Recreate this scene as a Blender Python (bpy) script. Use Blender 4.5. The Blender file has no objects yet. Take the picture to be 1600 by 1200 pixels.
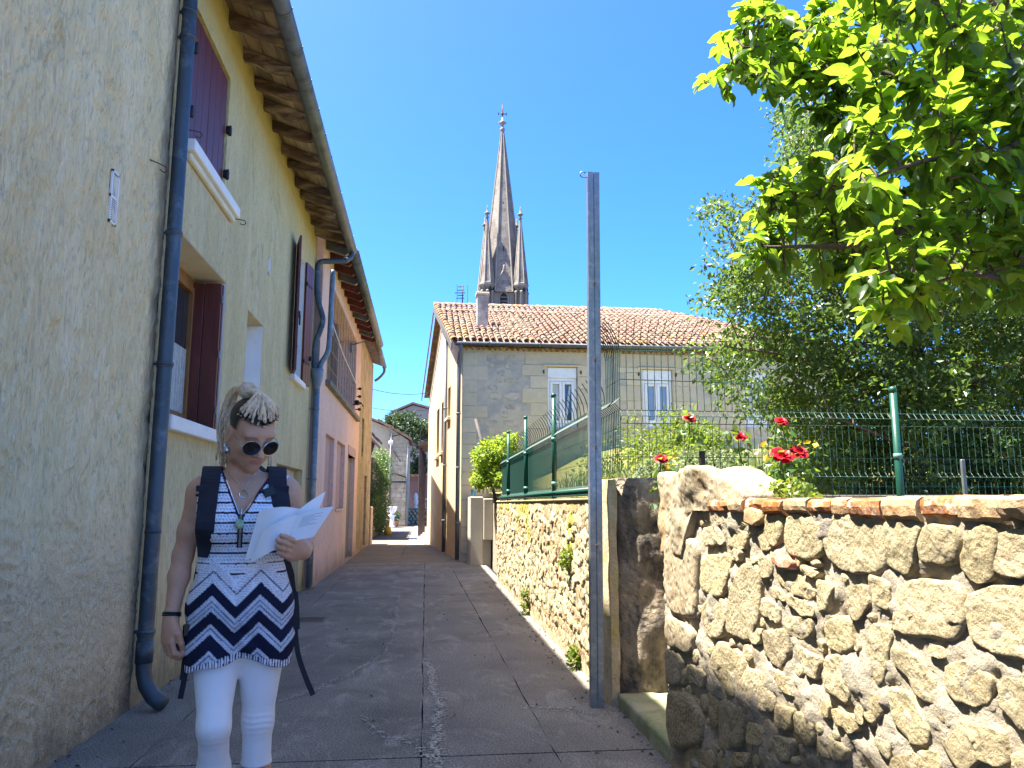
import bpy, bmesh, math, random
import numpy as np
from mathutils import Vector, Matrix, Euler, noise as mnoise
R = random.Random(7)
NP = np.random.RandomState(11)
rad = math.radians
SC = bpy.context.scene
COL = SC.collection

# ------------------------------------------------------------------ camera
EYE = 1.35                      # the photographer holds the phone at chest height
PITCH, YAW, FPX = math.atan(187/1200.), rad(6.343), 1200.
cam = bpy.data.cameras.new('camera'); cam.sensor_width = 36; cam.lens = 27.0
cam.clip_start = .05; cam.clip_end = 3000
camo = bpy.data.objects.new('camera', cam); COL.objects.link(camo)
camo.location = (0, 0, EYE); camo.rotation_euler = (math.pi/2 + PITCH, 0, -YAW)
SC.camera = camo
# ------------------------------------------------------------------ sky and sun
SUN = Vector((-1, -.06, 2.32)).normalized()
W = bpy.data.worlds.new('World'); SC.world = W; W.use_nodes = True
nt = W.node_tree; bg = nt.nodes['Background']
sky = nt.nodes.new('ShaderNodeTexSky'); sky.sky_type = 'NISHITA'; sky.sun_disc = False
sky.sun_elevation = math.asin(SUN.z); sky.sun_rotation = math.atan2(SUN.x, SUN.y)
sky.air_density = .32; sky.dust_density = 1.0; sky.ozone_density = 5.0; sky.altitude = 100
hsv = nt.nodes.new('ShaderNodeHueSaturation'); hsv.inputs['Saturation'].default_value = 1.27; hsv.inputs['Hue'].default_value = .5015
nt.links.new(sky.outputs[0], hsv.inputs['Color']); nt.links.new(hsv.outputs[0], bg.inputs[0])
bg.inputs[1].default_value = .15
sl = bpy.data.lights.new('sun', 'SUN'); sl.energy = 4.2; sl.angle = rad(.53); sl.color = (1, .95, .86)
so = bpy.data.objects.new('sun', sl); COL.objects.link(so)
so.rotation_euler = SUN.to_track_quat('Z', 'Y').to_euler()
vs = SC.view_settings; vs.view_transform = 'Standard'; vs.look = 'None'; vs.gamma = 1; vs.use_curve_mapping = False
vs.exposure = 2.72

# ------------------------------------------------------------------ measuring: a sight line of the photograph cut by a plane of the place
def ray(px, py):
    x = px-800; u = 600-py
    fw = FPX*math.cos(PITCH)-u*math.sin(PITCH); up = FPX*math.sin(PITCH)+u*math.cos(PITCH)
    return x*math.cos(YAW)+fw*math.sin(YAW), -x*math.sin(YAW)+fw*math.cos(YAW), up
def onX(px, py, X):
    r = ray(px, py); t = X/r[0]; return r[1]*t, EYE+r[2]*t
def onY(px, py, Y):
    r = ray(px, py); t = Y/r[1]; return r[0]*t, EYE+r[2]*t
def onG(px, py, z=0):
    r = ray(px, py); t = (z-EYE)/r[2]; return r[0]*t, r[1]*t

# ------------------------------------------------------------------ materials
def ramp(nt, src, stops, const=False):
    r = nt.nodes.new('ShaderNodeValToRGB'); e = r.color_ramp.elements
    if const: r.color_ramp.interpolation = 'CONSTANT'
    while len(e) < len(stops): e.new(.5)
    for i, (p, c) in enumerate(stops):
        e[i].position = p; e[i].color = (*c, 1) if len(c) == 3 else c
    nt.links.new(src, r.inputs[0]); return r.outputs[0]
def noise(nt, co, scale, detail=5, dist=0., rough=.55):
    n = nt.nodes.new('ShaderNodeTexNoise'); n.inputs['Scale'].default_value = scale
    n.inputs['Detail'].default_value = detail; n.inputs['Distortion'].default_value = dist
    n.inputs['Roughness'].default_value = rough; nt.links.new(co, n.inputs['Vector']); return n.outputs['Fac']
def mapping(nt, co, sc=(1, 1, 1), rot=(0, 0, 0)):
    m = nt.nodes.new('ShaderNodeMapping'); m.inputs['Scale'].default_value = sc; m.inputs['Rotation'].default_value = rot
    nt.links.new(co, m.inputs['Vector']); return m.outputs[0]
def mth(nt, op, a, b=None, c=None):
    m = nt.nodes.new('ShaderNodeMath'); m.operation = op
    for i, x in enumerate((a, b, c)):
        if x is None: continue
        if isinstance(x, (int, float)): m.inputs[i].default_value = x
        else: nt.links.new(x, m.inputs[i])
    return m.outputs[0]
def mixc(nt, f, a, b, mode='MIX'):
    m = nt.nodes.new('ShaderNodeMix'); m.data_type = 'RGBA'; m.blend_type = mode
    for s, x in ((m.inputs[0], f), (m.inputs[6], a), (m.inputs[7], b)):
        if isinstance(x, (int, float)): s.default_value = x
        elif isinstance(x, tuple): s.default_value = (*x, 1)
        else: nt.links.new(x, s)
    return m.outputs[2]
def new_mat(name):
    m = bpy.data.materials.new(name); m.use_nodes = True
    nt = m.node_tree; b = nt.nodes['Principled BSDF']
    pos = nt.nodes.new('ShaderNodeNewGeometry').outputs['Position']
    return m, nt, b, pos
def M(name, c1, c2=None, scale=6., stretch=(1, 1, 1), rough=.85, bump=.3, bscale=60., rnd=0., metal=0., spec=.3,
      stain=None, sscale=2., sth=.55, bstretch=None, dist=0., bdist=.01, pits=0., sstretch=(1, 1, 1)):
    """one weathered surface: two tones, a stain, a fine relief and a difference from piece to piece"""
    m, nt, b, pos = new_mat(name)
    c2 = c2 or tuple(x*.75 for x in c1)
    f = noise(nt, mapping(nt, pos, stretch), scale, 7, dist, .6)
    col = ramp(nt, f, [(.32, c2), (.68, c1)])
    if stain:
        s = noise(nt, mapping(nt, pos, sstretch), sscale, 8, .3, .65)
        s = ramp(nt, s, [(sth-.09, (0, 0, 0)), (sth+.09, (1, 1, 1))])
        col = mixc(nt, s, col, stain)
    if rnd:
        r = nt.nodes.new('ShaderNodeObjectInfo').outputs['Random']
        h = nt.nodes.new('ShaderNodeHueSaturation')
        nt.links.new(mth(nt, 'MULTIPLY_ADD', r, 2*rnd, 1-rnd), h.inputs['Value'])
        r2 = mth(nt, 'FRACT', mth(nt, 'MULTIPLY', r, 7.31))
        nt.links.new(mth(nt, 'MULTIPLY_ADD', r2, rnd*.9, 1-rnd*.45), h.inputs['Saturation'])
        r3 = mth(nt, 'FRACT', mth(nt, 'MULTIPLY', r, 17.7))
        nt.links.new(mth(nt, 'MULTIPLY_ADD', r3, rnd*.05, .5-rnd*.025), h.inputs['Hue'])
        nt.links.new(col, h.inputs['Color']); col = h.outputs[0]
    nt.links.new(col, b.inputs['Base Color'])
    b.inputs['Roughness'].default_value = rough; b.inputs['Metallic'].default_value = metal
    b.inputs['Specular IOR Level'].default_value = spec
    if bump:
        f2 = noise(nt, mapping(nt, pos, bstretch or stretch), bscale, 6, dist, .65)
        if pits:
            v = nt.nodes.new('ShaderNodeTexVoronoi'); v.inputs['Scale'].default_value = bscale*.7
            nt.links.new(pos, v.inputs['Vector'])
            f2 = mth(nt, 'MULTIPLY_ADD', ramp(nt, v.outputs[0], [(.1, (0, 0, 0)), (.45, (1, 1, 1))]), pits, f2)
        bp = nt.nodes.new('ShaderNodeBump'); bp.inputs['Strength'].default_value = bump; bp.inputs['Distance'].default_value = bdist
        nt.links.new(f2, bp.inputs['Height']); nt.links.new(bp.outputs[0], b.inputs['Normal'])
    return m
def plain(name, c, rough=.5, metal=0., spec=.4):
    return M(name, c, tuple(x*.88 for x in c), 14, rough=rough, metal=metal, spec=spec, bump=.08, bscale=120)

def render_mat(name, c1, c2, stain, strokes=1.0, grime=(.12, .11, .09), top=None, low=None, joint=None):
    """trowelled render with vertical strokes, soot near the joint and damp at the foot"""
    m, nt, b, pos = new_mat(name)
    sep = nt.nodes.new('ShaderNodeSeparateXYZ'); nt.links.new(pos, sep.inputs[0]); z = sep.outputs[2]
    big = noise(nt, mapping(nt, pos, (1, 1, .45)), 1.5, 6, .4)
    col = ramp(nt, big, [(.3, c2), (.7, c1)])
    st = noise(nt, mapping(nt, pos, (1, 1, .22)), 5, 8, .6, .7)
    col = mixc(nt, ramp(nt, st, [(.50, (0, 0, 0)), (.75, (.75, .75, .75))]), col, stain)
    h1 = noise(nt, mapping(nt, pos, (1, 1, .22)), 34, 5, 1.6, .6)      # vertical strokes
    h2 = noise(nt, mapping(nt, pos, (1, 1, .6), (.75, 0, 0)), 22, 5, 2.4, .6)   # crossing strokes below
    if low:
        k = mth(nt, 'ADD', z, mth(nt, 'MULTIPLY_ADD', big, .7, -.35))
        k = ramp(nt, mth(nt, 'MULTIPLY', k, .2), [(.2*low-.04, (0, 0, 0)), (.2*low+.04, (1, 1, 1))])
        mx = nt.nodes.new('ShaderNodeMix'); nt.links.new(k, mx.inputs[0]); nt.links.new(h2, mx.inputs[2]); nt.links.new(h1, mx.inputs[3])
        h = mx.outputs[0]
        col = mixc(nt, k, mixc(nt, .45, col, (.50, .46, .36)), col)
    else: h = h1
    fine = noise(nt, pos, 120, 4)
    col = mixc(nt, ramp(nt, h, [(.34, (.62, .62, .62)), (.48, (0, 0, 0))]), col, tuple(x*.45 for x in stain))  # hollows of the strokes darkened: their shade is put into the colour
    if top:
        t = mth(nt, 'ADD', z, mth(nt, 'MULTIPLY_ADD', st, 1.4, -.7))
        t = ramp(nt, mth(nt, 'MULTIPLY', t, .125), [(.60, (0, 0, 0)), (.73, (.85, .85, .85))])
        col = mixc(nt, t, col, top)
    foot = mth(nt, 'ADD', z, mth(nt, 'MULTIPLY_ADD', st, -1.1, .50))
    col = mixc(nt, ramp(nt, foot, [(.0, (.62, .62, .62)), (.16, (.30, .30, .30)), (.42, (0, 0, 0))]), col, grime)
    if joint:
        jy = mth(nt, 'ADD', sep.outputs[1], mth(nt, 'MULTIPLY_ADD', st, .30, -.15-joint))
        col = mixc(nt, ramp(nt, jy, [(.0, (0, 0, 0)), (.14, (.55, .55, .55)), (.3, (.8, .8, .8))]), col, grime)
    crk = noise(nt, mapping(nt, pos, (1, 1, .4)), .55, 9, .15, .5)
    col = mixc(nt, ramp(nt, crk, [(.4965, (0, 0, 0)), (.5, (.3, .3, .3)), (.5035, (0, 0, 0))]), col, grime)
    nt.links.new(col, b.inputs['Base Color']); b.inputs['Roughness'].default_value = .92; b.inputs['Specular IOR Level'].default_value = .15
    bp = nt.nodes.new('ShaderNodeBump'); bp.inputs['Strength'].default_value = strokes; bp.inputs['Distance'].default_value = .035
    nt.links.new(mth(nt, 'MULTIPLY_ADD', fine, .25, h), bp.inputs['Height']); nt.links.new(bp.outputs[0], b.inputs['Normal'])
    return m

def leaf_mat(name, c, c2, trans, gloss=.35, tfac=.5, young=None):
    m, nt, b, pos = new_mat(name)
    at = nt.nodes.new('ShaderNodeAttribute'); at.attribute_name = 'rnd'
    oi = nt.nodes.new('ShaderNodeObjectInfo').outputs['Random']
    f = mth(nt, 'FRACT', mth(nt, 'ADD', at.outputs['Fac'], oi))
    stops = [(0., c2), (.6, c)] + ([(.9, c), (1., young)] if young else [(1., c)])
    col = ramp(nt, f, stops)
    n = noise(nt, pos, 35, 3)
    col = mixc(nt, mth(nt, 'MULTIPLY', n, .45), col, c2)
    nt.links.new(col, b.inputs['Base Color']); b.inputs['Roughness'].default_value = gloss; b.inputs['Specular IOR Level'].default_value = .45
    tr = nt.nodes.new('ShaderNodeBsdfTranslucent')
    nt.links.new(mixc(nt, mth(nt, 'MULTIPLY', f, .4), trans, tuple(x*.6 for x in trans)), tr.inputs[0])
    mx = nt.nodes.new('ShaderNodeMixShader'); mx.inputs[0].default_value = tfac
    nt.links.new(b.outputs[0], mx.inputs[1]); nt.links.new(tr.outputs[0], mx.inputs[2])
    nt.links.new(mx.outputs[0], nt.nodes['Material Output'].inputs[0]); return m
def attr_mat(name, rough=.7, bump=.15, bscale=220, spec=.3, sss=0., layer='Col', grain=.12, bdist=.002):
    """a surface whose own colours (print, skin, stone faces) sit on its vertices"""
    m, nt, b, pos = new_mat(name)
    a = nt.nodes.new('ShaderNodeAttribute'); a.attribute_name = layer
    n = noise(nt, pos, bscale*.5, 4)
    col = mixc(nt, 1., a.outputs['Color'], ramp(nt, n, [(.3, (1-grain,)*3), (.7, (1+grain,)*3)]), 'MULTIPLY')
    nt.links.new(col, b.inputs['Base Color']); b.inputs['Roughness'].default_value = rough; b.inputs['Specular IOR Level'].default_value = spec
    if sss:
        b.inputs['Subsurface Weight'].default_value = sss; b.inputs['Subsurface Radius'].default_value = (.012, .005, .003); b.inputs['Subsurface Scale'].default_value = .5
    bp = nt.nodes.new('ShaderNodeBump'); bp.inputs['Strength'].default_value = bump; bp.inputs['Distance'].default_value = bdist
    nt.links.new(noise(nt, pos, bscale, 5), bp.inputs['Height']); nt.links.new(bp.outputs[0], b.inputs['Normal'])
    return m
def glass_mat(name, tint=(.03, .035, .04), rough=.05):
    m, nt, b, pos = new_mat(name)
    b.inputs['Base Color'].default_value = (*tint, 1); b.inputs['Roughness'].default_value = rough
    b.inputs['Specular IOR Level'].default_value = .8; return m

# ------------------------------------------------------------------ mesh helpers
BEV = None
class MB:
    def __init__(s): s.v = []; s.f = []; s.s = []
    def add(s, vs, fs, smooth=False):
        o = len(s.v); s.v += [tuple(p) for p in vs]; s.f += [tuple(i+o for i in f) for f in fs]; s.s += [smooth]*len(fs); return s
    def box(s, c, size, rot=None, bev=0.):
        hx, hy, hz = (max(q, 1e-4)/2 for q in size); c = Vector(c)
        if bev <= 0:
            vs = [Vector((x*hx, y*hy, z*hz)) for x in (-1, 1) for y in (-1, 1) for z in (-1, 1)]
            fs = [(0, 1, 3, 2), (4, 6, 7, 5), (0, 4, 5, 1), (2, 3, 7, 6), (0, 2, 6, 4), (1, 5, 7, 3)]
        else:
            b = min(bev, hx*.9, hy*.9, hz*.9); idx = {}; vs = []
            h = (hx, hy, hz)
            for sx in (-1, 1):
                for sy in (-1, 1):
                    for sz in (-1, 1):
                        for a in range(3):
                            sg = (sx, sy, sz)
                            idx[sg, a] = len(vs); vs.append(Vector([sg[i]*(h[i] if i == a else h[i]-b) for i in range(3)]))
            fs = []
            for a in range(3):
                o1, o2 = [i for i in range(3) if i != a]
                for sg in (-1, 1):
                    q = []
                    for p1, p2 in ((-1, -1), (1, -1), (1, 1), (-1, 1)):
                        t = [0, 0, 0]; t[a] = sg; t[o1] = p1; t[o2] = p2; q.append(idx[tuple(t), a])
                    fs.append(q)
                for s1 in (-1, 1):          # edge along axis a, between faces o1 and o2
                    for s2 in (-1, 1):
                        t0 = [0]*3; t1 = [0]*3; t0[a] = -1; t1[a] = 1
                        t0[o1] = t1[o1] = s1; t0[o2] = t1[o2] = s2
                        fs.append([idx[tuple(t0), o1], idx[tuple(t1), o1], idx[tuple(t1), o2], idx[tuple(t0), o2]])
            for sx in (-1, 1):
                for sy in (-1, 1):
                    for sz in (-1, 1): fs.append([idx[(sx, sy, sz), a] for a in range(3)])
            out = []
            for f in fs:
                n = (vs[f[1]]-vs[f[0]]).cross(vs[f[2]]-vs[f[0]]); m = sum((vs[i] for i in f), Vector())
                out.append(f if n.dot(m) > 0 else f[::-1])
            fs = out
        if rot is not None:
            Rm = Matrix.Rotation(rot, 3, 'Z') if isinstance(rot, (int, float)) else rot
            vs = [Rm @ v for v in vs]
        return s.add([v+c for v in vs], fs)
    def span(s, a, b, bev=0.):
        return s.box([(p+q)/2 for p, q in zip(a, b)], [abs(q-p) for p, q in zip(a, b)], bev=bev)
    def tube(s, pts, r, n=8, cap=True, flat=1., up=None):
        pts = [Vector(p) for p in pts]; k = len(pts); rs = r if isinstance(r, (list, tuple)) else [r]*k
        vs = []; prev = None
        for i, p in enumerate(pts):
            t = (pts[min(i+1, k-1)]-pts[max(i-1, 0)]).normalized()
            if prev is None:
                a = Vector(up) if up else (Vector((0, 0, 1)) if abs(t.z) < .9 else Vector((1, 0, 0)))
            else: a = prev
            a = (a-t*a.dot(t)).normalized(); prev = a; b = t.cross(a)
            for j in range(n):
                w = 2*math.pi*j/n
                vs.append(p+a*(math.cos(w)*rs[i])+b*(math.sin(w)*rs[i]*flat))
        fs = [(i*n+j, i*n+(j+1) % n, (i+1)*n+(j+1) % n, (i+1)*n+j) for i in range(k-1) for j in range(n)]
        if cap: fs += [tuple(range(n))[::-1], tuple((k-1)*n+j for j in range(n))]
        return s.add(vs, fs, n > 5)
    def lathe(s, prof, c=(0, 0, 0), n=16, smooth=True, ang=0.):
        c = Vector(c); k = len(prof)
        vs = [c+Vector((r*math.cos(ang+2*math.pi*j/n), r*math.sin(ang+2*math.pi*j/n), z)) for r, z in prof for j in range(n)]
        fs = [(i*n+j, i*n+(j+1) % n, (i+1)*n+(j+1) % n, (i+1)*n+j) for i in range(k-1) for j in range(n)]
        return s.add(vs, fs+[tuple(range(n))[::-1], tuple((k-1)*n+j for j in range(n))], smooth)
    def prism(s, pts, vec):
        pts = [Vector(p) for p in pts]; vec = Vector(vec); n = len(pts)
        fs = [tuple(range(n)), tuple(range(n, 2*n))[::-1]]+[(i+n, (i+1) % n+n, (i+1) % n, i) for i in range(n)]
        nn = Vector()
        for i in range(n): nn += pts[i].cross(pts[(i+1) % n])
        if nn.dot(vec) > 0: fs = [f[::-1] for f in fs]
        return s.add(pts+[p+vec for p in pts], fs)
    def band(s, pts, nrm, w, t=.003):
        """a flat strap: centre line, one outward normal per point, width, thickness"""
        pts = [Vector(p) for p in pts]; k = len(pts); ws = w if isinstance(w, (list, tuple)) else [w]*k; vs = []
        for i, p in enumerate(pts):
            tg = (pts[min(i+1, k-1)]-pts[max(i-1, 0)]).normalized(); n = Vector(nrm[i]); n = (n-tg*n.dot(tg)).normalized(); b = tg.cross(n)
            for sx, sn in ((-1, 0), (1, 0), (1, 1), (-1, 1)): vs.append(p+b*(sx*ws[i]/2)+n*(sn*t))
        fs = [(i*4+j, i*4+(j+1) % 4, (i+1)*4+(j+1) % 4, (i+1)*4+j) for i in range(k-1) for j in range(4)]
        return s.add(vs, fs+[(3, 2, 1, 0), tuple((k-1)*4+j for j in range(4))])
    def mesh(s, name, mat):
        me = bpy.data.meshes.new(name); me.from_pydata(s.v, [], s.f); me.materials.append(mat)
        me.polygons.foreach_set('use_smooth', s.s); me.update(); return me
    def build(s, name, mat, parent=None, **kw): return link(name, s.mesh(name, mat), parent, **kw)
def np_mesh(name, verts, faces, mat, smooth=True, attrs=None, cols=None):
    me = bpy.data.meshes.new(name); verts = np.asarray(verts, np.float32); faces = np.asarray(faces, np.int32); k = faces.shape[1]
    me.vertices.add(len(verts)); me.vertices.foreach_set('co', verts.ravel())
    me.loops.add(faces.size); me.loops.foreach_set('vertex_index', faces.ravel())
    me.polygons.add(len(faces)); me.polygons.foreach_set('loop_start', np.arange(0, faces.size, k, dtype=np.int32))
    me.polygons.foreach_set('use_smooth', np.full(len(faces), smooth)); me.materials.append(mat)
    me.update(calc_edges=True); me.validate()
    for n, a in (attrs or {}).items():
        me.attributes.new(n, 'FLOAT', 'POINT').data.foreach_set('value', np.asarray(a, np.float32))
    if cols is not None:
        c = np.ones((len(verts), 4), np.float32); c[:, :3] = cols
        me.attributes.new('Col', 'FLOAT_COLOR', 'POINT').data.foreach_set('color', c.ravel())
    return me
def link(name, data, parent=None, label=None, cat=None, group=None, kind=None, loc=None, rot=None):
    o = bpy.data.objects.new(name, data); COL.objects.link(o)
    if loc is not None: o.location = loc
    if rot is not None: o.rotation_euler = rot
    if parent is not None:
        o.parent = parent
        if loc is None: o.matrix_parent_inverse = Matrix.LocRotScale(parent.location, parent.rotation_euler, None).inverted() if not parent.get('deep') else Matrix()
    for k, v in (('label', label), ('category', cat), ('group', group), ('kind', kind)):
        if v: o[k] = v
    return o
def thing(name, label, cat, loc=(0, 0, 0), group=None, rotz=0.):
    return link(name, None, None, label, cat, group, None, loc, (0, 0, rotz))
def part(mb, name, mat, parent, label=None, kind=None):
    """parts are modelled in place: the parent may be a thing (an Empty) or a part of one (a mesh at the origin)"""
    o = link(name, mb.mesh(name, mat) if isinstance(mb, MB) else mb, None, label, None, None, kind)
    o.parent = parent
    if parent.parent is None: o.matrix_parent_inverse = Matrix.LocRotScale(parent.location, parent.rotation_euler, Vector((1, 1, 1))).inverted()
    return o
def fbm(p, sc, oct=3):
    return mnoise.fractal(Vector(p)*sc, 1., 2., oct)
def vnoise(P, seed=0):
    """value noise on an (N,3) array, -1..1"""
    i = np.floor(P).astype(np.int64); f = P-i; f = f*f*(3-2*f)
    def h(a):
        n = (a[:, 0]*374761393+a[:, 1]*668265263+a[:, 2]*2147483647+seed*974711) & 0x7fffffff
        n = ((n ^ (n >> 13))*1274126177) & 0x7fffffff
        return ((n ^ (n >> 16)) & 0xffff)/32767.5-1
    r = 0
    for dx in (0, 1):
        for dy in (0, 1):
            for dz in (0, 1):
                w = (f[:, 0] if dx else 1-f[:, 0])*(f[:, 1] if dy else 1-f[:, 1])*(f[:, 2] if dz else 1-f[:, 2])
                r = r+w*h(i+np.array([dx, dy, dz]))
    return r
def vfbm(P, sc, oct=4, seed=0, gain=.55):
    r = 0; a = 1.
    for o in range(oct): r = r+a*vnoise(P*sc*2**o, seed+o); a *= gain
    return r
def grid(nu, nv):
    i = np.arange((nu-1)*(nv-1)); u, v = i//(nv-1), i % (nv-1); a = u*nv+v
    return np.stack([a, a+nv, a+nv+1, a+1], 1)
def facade(name, mat, parent, origin, udir, nrm, u0, u1, z0, z1, holes, depth, back=.0):
    """a wall face with openings and their reveals. u runs along udir, holes = (ua, ub, za, zb[, depth])"""
    mb = MB(); O = Vector(origin); U = Vector(udir); N = Vector(nrm)
    us = sorted({u0, u1, *[q for h in holes for q in h[:2]]}); zs = sorted({z0, z1, *[q for h in holes for q in h[2:4]]})
    us = [u for u in us if u0 <= u <= u1]; zs = [z for z in zs if z0 <= z <= z1]
    P = lambda u, z, d=0.: O+U*u+Vector((0, 0, z))-N*d
    def quad(a, b, c, d, want):
        n = (b-a).cross(c-a); mb.add([a, b, c, d], [(0, 1, 2, 3) if n.dot(want) > 0 else (3, 2, 1, 0)])
    for a, b in zip(us, us[1:]):
        for c, d in zip(zs, zs[1:]):
            um, zm = (a+b)/2, (c+d)/2
            if any(h[0] < um < h[1] and h[2] < zm < h[3] for h in holes): continue
            quad(P(a, c), P(b, c), P(b, d), P(a, d), N)
    for h in holes:
        a, b, c, d = h[:4]; D = h[4] if len(h) > 4 else depth; Z = Vector((0, 0, 1))
        quad(P(a, c), P(a, d), P(a, d, D), P(a, c, D), U); quad(P(b, c), P(b, d), P(b, d, D), P(b, c, D), -U)
        quad(P(a, c), P(b, c), P(b, c, D), P(a, c, D), Z); quad(P(a, d), P(b, d), P(b, d, D), P(a, d, D), -Z)
        quad(P(a, c, D), P(b, c, D), P(b, d, D), P(a, d, D), N)
    return part(mb, name, mat, parent)
def half_pipe(mb, a, b, r, t=.006, n=9):
    """an eaves gutter: half round trough from a to b, open to the sky"""
    a, b = Vector(a), Vector(b); d = (b-a).normalized(); s = d.cross(Vector((0, 0, 1))).normalized()
    vs = []
    for p in (a, b):
        for rr in (r, r-t):
            for j in range(n):
                w = math.pi*j/(n-1); vs.append(p+s*(math.cos(w)*rr)-Vector((0, 0, math.sin(w)*rr)))
    fs = []
    for j in range(n-1):
        fs += [(j, j+1, 2*n+j+1, 2*n+j), (n+j+1, n+j, 3*n+j, 3*n+j+1), (j+1, j, n+j, n+j+1), (2*n+j, 2*n+j+1, 3*n+j+1, 3*n+j)]
    fs += [(0, 2*n, 3*n, n), (n-1, 2*n-1, 4*n-1, 3*n-1), tuple(range(n))[::-1], tuple(range(2*n, 3*n))]
    return mb.add(vs, fs, True)
def hook(mb, p, dirx, l=.12, r=.0045):
    p = Vector(p); d = Vector(dirx)
    pts = [p-d*.02]+[p+d*l*.5]+[p+d*(l*.75+.03*math.sin(w))+Vector((0, 0, -.025*(1-math.cos(w)))) for w in (.5, 1.2, 1.9, 2.6, 3.3, 4.1)]
    mb.tube(pts, r, 6)

# ================================================================== materials of the place
m_asph = None
def asphalt(name, c1, c2, pale):
    m, nt, b, pos = new_mat(name)
    n1 = noise(nt, pos, 1.1, 8, .6, .65); n2 = noise(nt, pos, 90, 3); n3 = noise(nt, mapping(nt, pos, (1, .45, 1)), 3.2, 9, .8, .7)
    col = ramp(nt, n1, [(.34, c2), (.66, c1)])
    col = mixc(nt, ramp(nt, n3, [(.52, (0, 0, 0)), (.66, (.7, .7, .7))]), col, pale)
    v = nt.nodes.new('ShaderNodeTexVoronoi'); v.inputs['Scale'].default_value = 95; nt.links.new(pos, v.inputs['Vector'])
    col = mixc(nt, ramp(nt, v.outputs['Color'], [(.45, (0, 0, 0)), (.95, (.55, .55, .55))]), col, (.26, .25, .23))
    col = mixc(nt, ramp(nt, n2, [(.42, (.6, .6, .6)), (.6, (0, 0, 0))]), col, (.035, .035, .036))
    nt.links.new(col, b.inputs['Base Color']); b.inputs['Roughness'].default_value = .88; b.inputs['Specular IOR Level'].default_value = .3
    bp = nt.nodes.new('ShaderNodeBump'); bp.inputs['Strength'].default_value = .7; bp.inputs['Distance'].default_value = .006
    nt.links.new(mth(nt, 'ADD', v.outputs[0], mth(nt, 'MULTIPLY', n1, 1.2)), bp.inputs['Height']); nt.links.new(bp.outputs[0], b.inputs['Normal'])
    return m
m_asph = asphalt('asphalt', (.35, .305, .24), (.17, .15, .12), (.54, .49, .40))
m_slab = asphalt('dark_concrete', (.315, .275, .218), (.18, .157, .124), (.47, .425, .345))
m_pale = asphalt('pale_concrete', (.24, .205, .15), (.165, .14, .105), (.29, .25, .19))
m_kerbc = asphalt('grey_concrete', (.33, .295, .23), (.22, .195, .155), (.42, .38, .31))
m_streak = asphalt('worn_mortar', (.56, .51, .42), (.44, .40, .33), (.62, .57, .48))
m_dirt = M('dirt', (.10, .075, .05), (.05, .04, .028), 8, bump=.6)
m_beige = render_mat('beige_render', (.88, .71, .42), (.72, .57, .31), (.90, .78, .54), .8, low=1.1, joint=5.36)
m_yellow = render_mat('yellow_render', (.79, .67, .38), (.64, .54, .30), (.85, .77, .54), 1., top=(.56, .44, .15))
m_pink = render_mat('pink_render', (.78, .53, .43), (.70, .47, .38), (.80, .58, .48), .22)
m_pinkd = M('pink_trim', (.50, .33, .30), (.44, .29, .26), 8, bump=.2)
m_white = M('white_paint', (.80, .80, .78), (.70, .70, .68), 6, bump=.15, rough=.6)
m_reveal = M('pale_plaster', (.72, .68, .58), (.62, .58, .48), 5, bump=.2)
m_burg = M('burgundy_paint', (.135, .022, .017), (.09, .015, .012), 9, stretch=(1, 1, .15), rough=.45, bump=.35, bscale=40, spec=.5)
m_brownsh = M('red_brown_varnish', (.145, .032, .018), (.075, .016, .010), 10, stretch=(1, 1, .1), rough=.4, bump=.3, bscale=40, spec=.5)
m_oak = M('varnished_oak', (.34, .165, .055), (.22, .10, .03), 12, stretch=(1, 1, .2), rough=.45, bump=.2)
m_raft = M('weathered_rafter', (.17, .11, .075), (.065, .043, .03), 14, stretch=(.25, 1, 1), rough=.85, bump=.8, bscale=30, rnd=.30, stain=(.42, .33, .24), sscale=6, sth=.57, sstretch=(.25, 1, 1), bdist=.02)
m_board = M('weathered_board', (.38, .285, .20), (.19, .135, .09), 10, stretch=(1, .2, 1), rough=.85, bump=.6, bscale=26, rnd=.35)
m_redwood = M('stained_red_wood', (.16, .05, .04), (.09, .03, .025), 10, rough=.7, bump=.3, rnd=.2)
m_zinc = M('grey_zinc', (.20, .215, .205), (.145, .16, .155), 7, rough=.5, metal=.45, bump=.15, bscale=30, stain=(.11, .12, .115), sscale=4)
m_pipe = M('blue_grey_pipe', (.075, .10, .122), (.05, .07, .088), 6, stretch=(1, 1, .3), rough=.42, metal=.25, bump=.12, bscale=30, stain=(.15, .18, .20), sscale=6, sth=.62)
m_iron = M('black_iron', (.02, .02, .022), (.03, .026, .024), 20, rough=.5, metal=.4, bump=.2)
m_rust = M('rusty_iron', (.13, .07, .045), (.07, .045, .035), 20, rough=.7, metal=.3, bump=.3)
m_glass = glass_mat('window_glass')
m_curt = M('net_curtain', (.55, .57, .55), (.35, .38, .38), 25, bump=.4, rough=.9)
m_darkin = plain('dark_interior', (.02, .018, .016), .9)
m_stone = M('limestone', (.56, .47, .31), (.42, .335, .205), 7, bump=.7, bscale=45, rnd=.14, stain=(.36, .29, .20), sscale=3, pits=.3)
m_tile = M('clay_tile', (.20, .113, .072), (.13, .07, .046), 16, rough=.85, bump=.4, rnd=.30, stain=(.27, .205, .14), sscale=5, sth=.54)
m_tiley = M('lichen_tile', (.27, .17, .04), (.19, .11, .035), 18, rough=.85, bump=.4, rnd=.2, stain=(.30, .2, .13), sscale=6, sth=.55)

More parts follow.
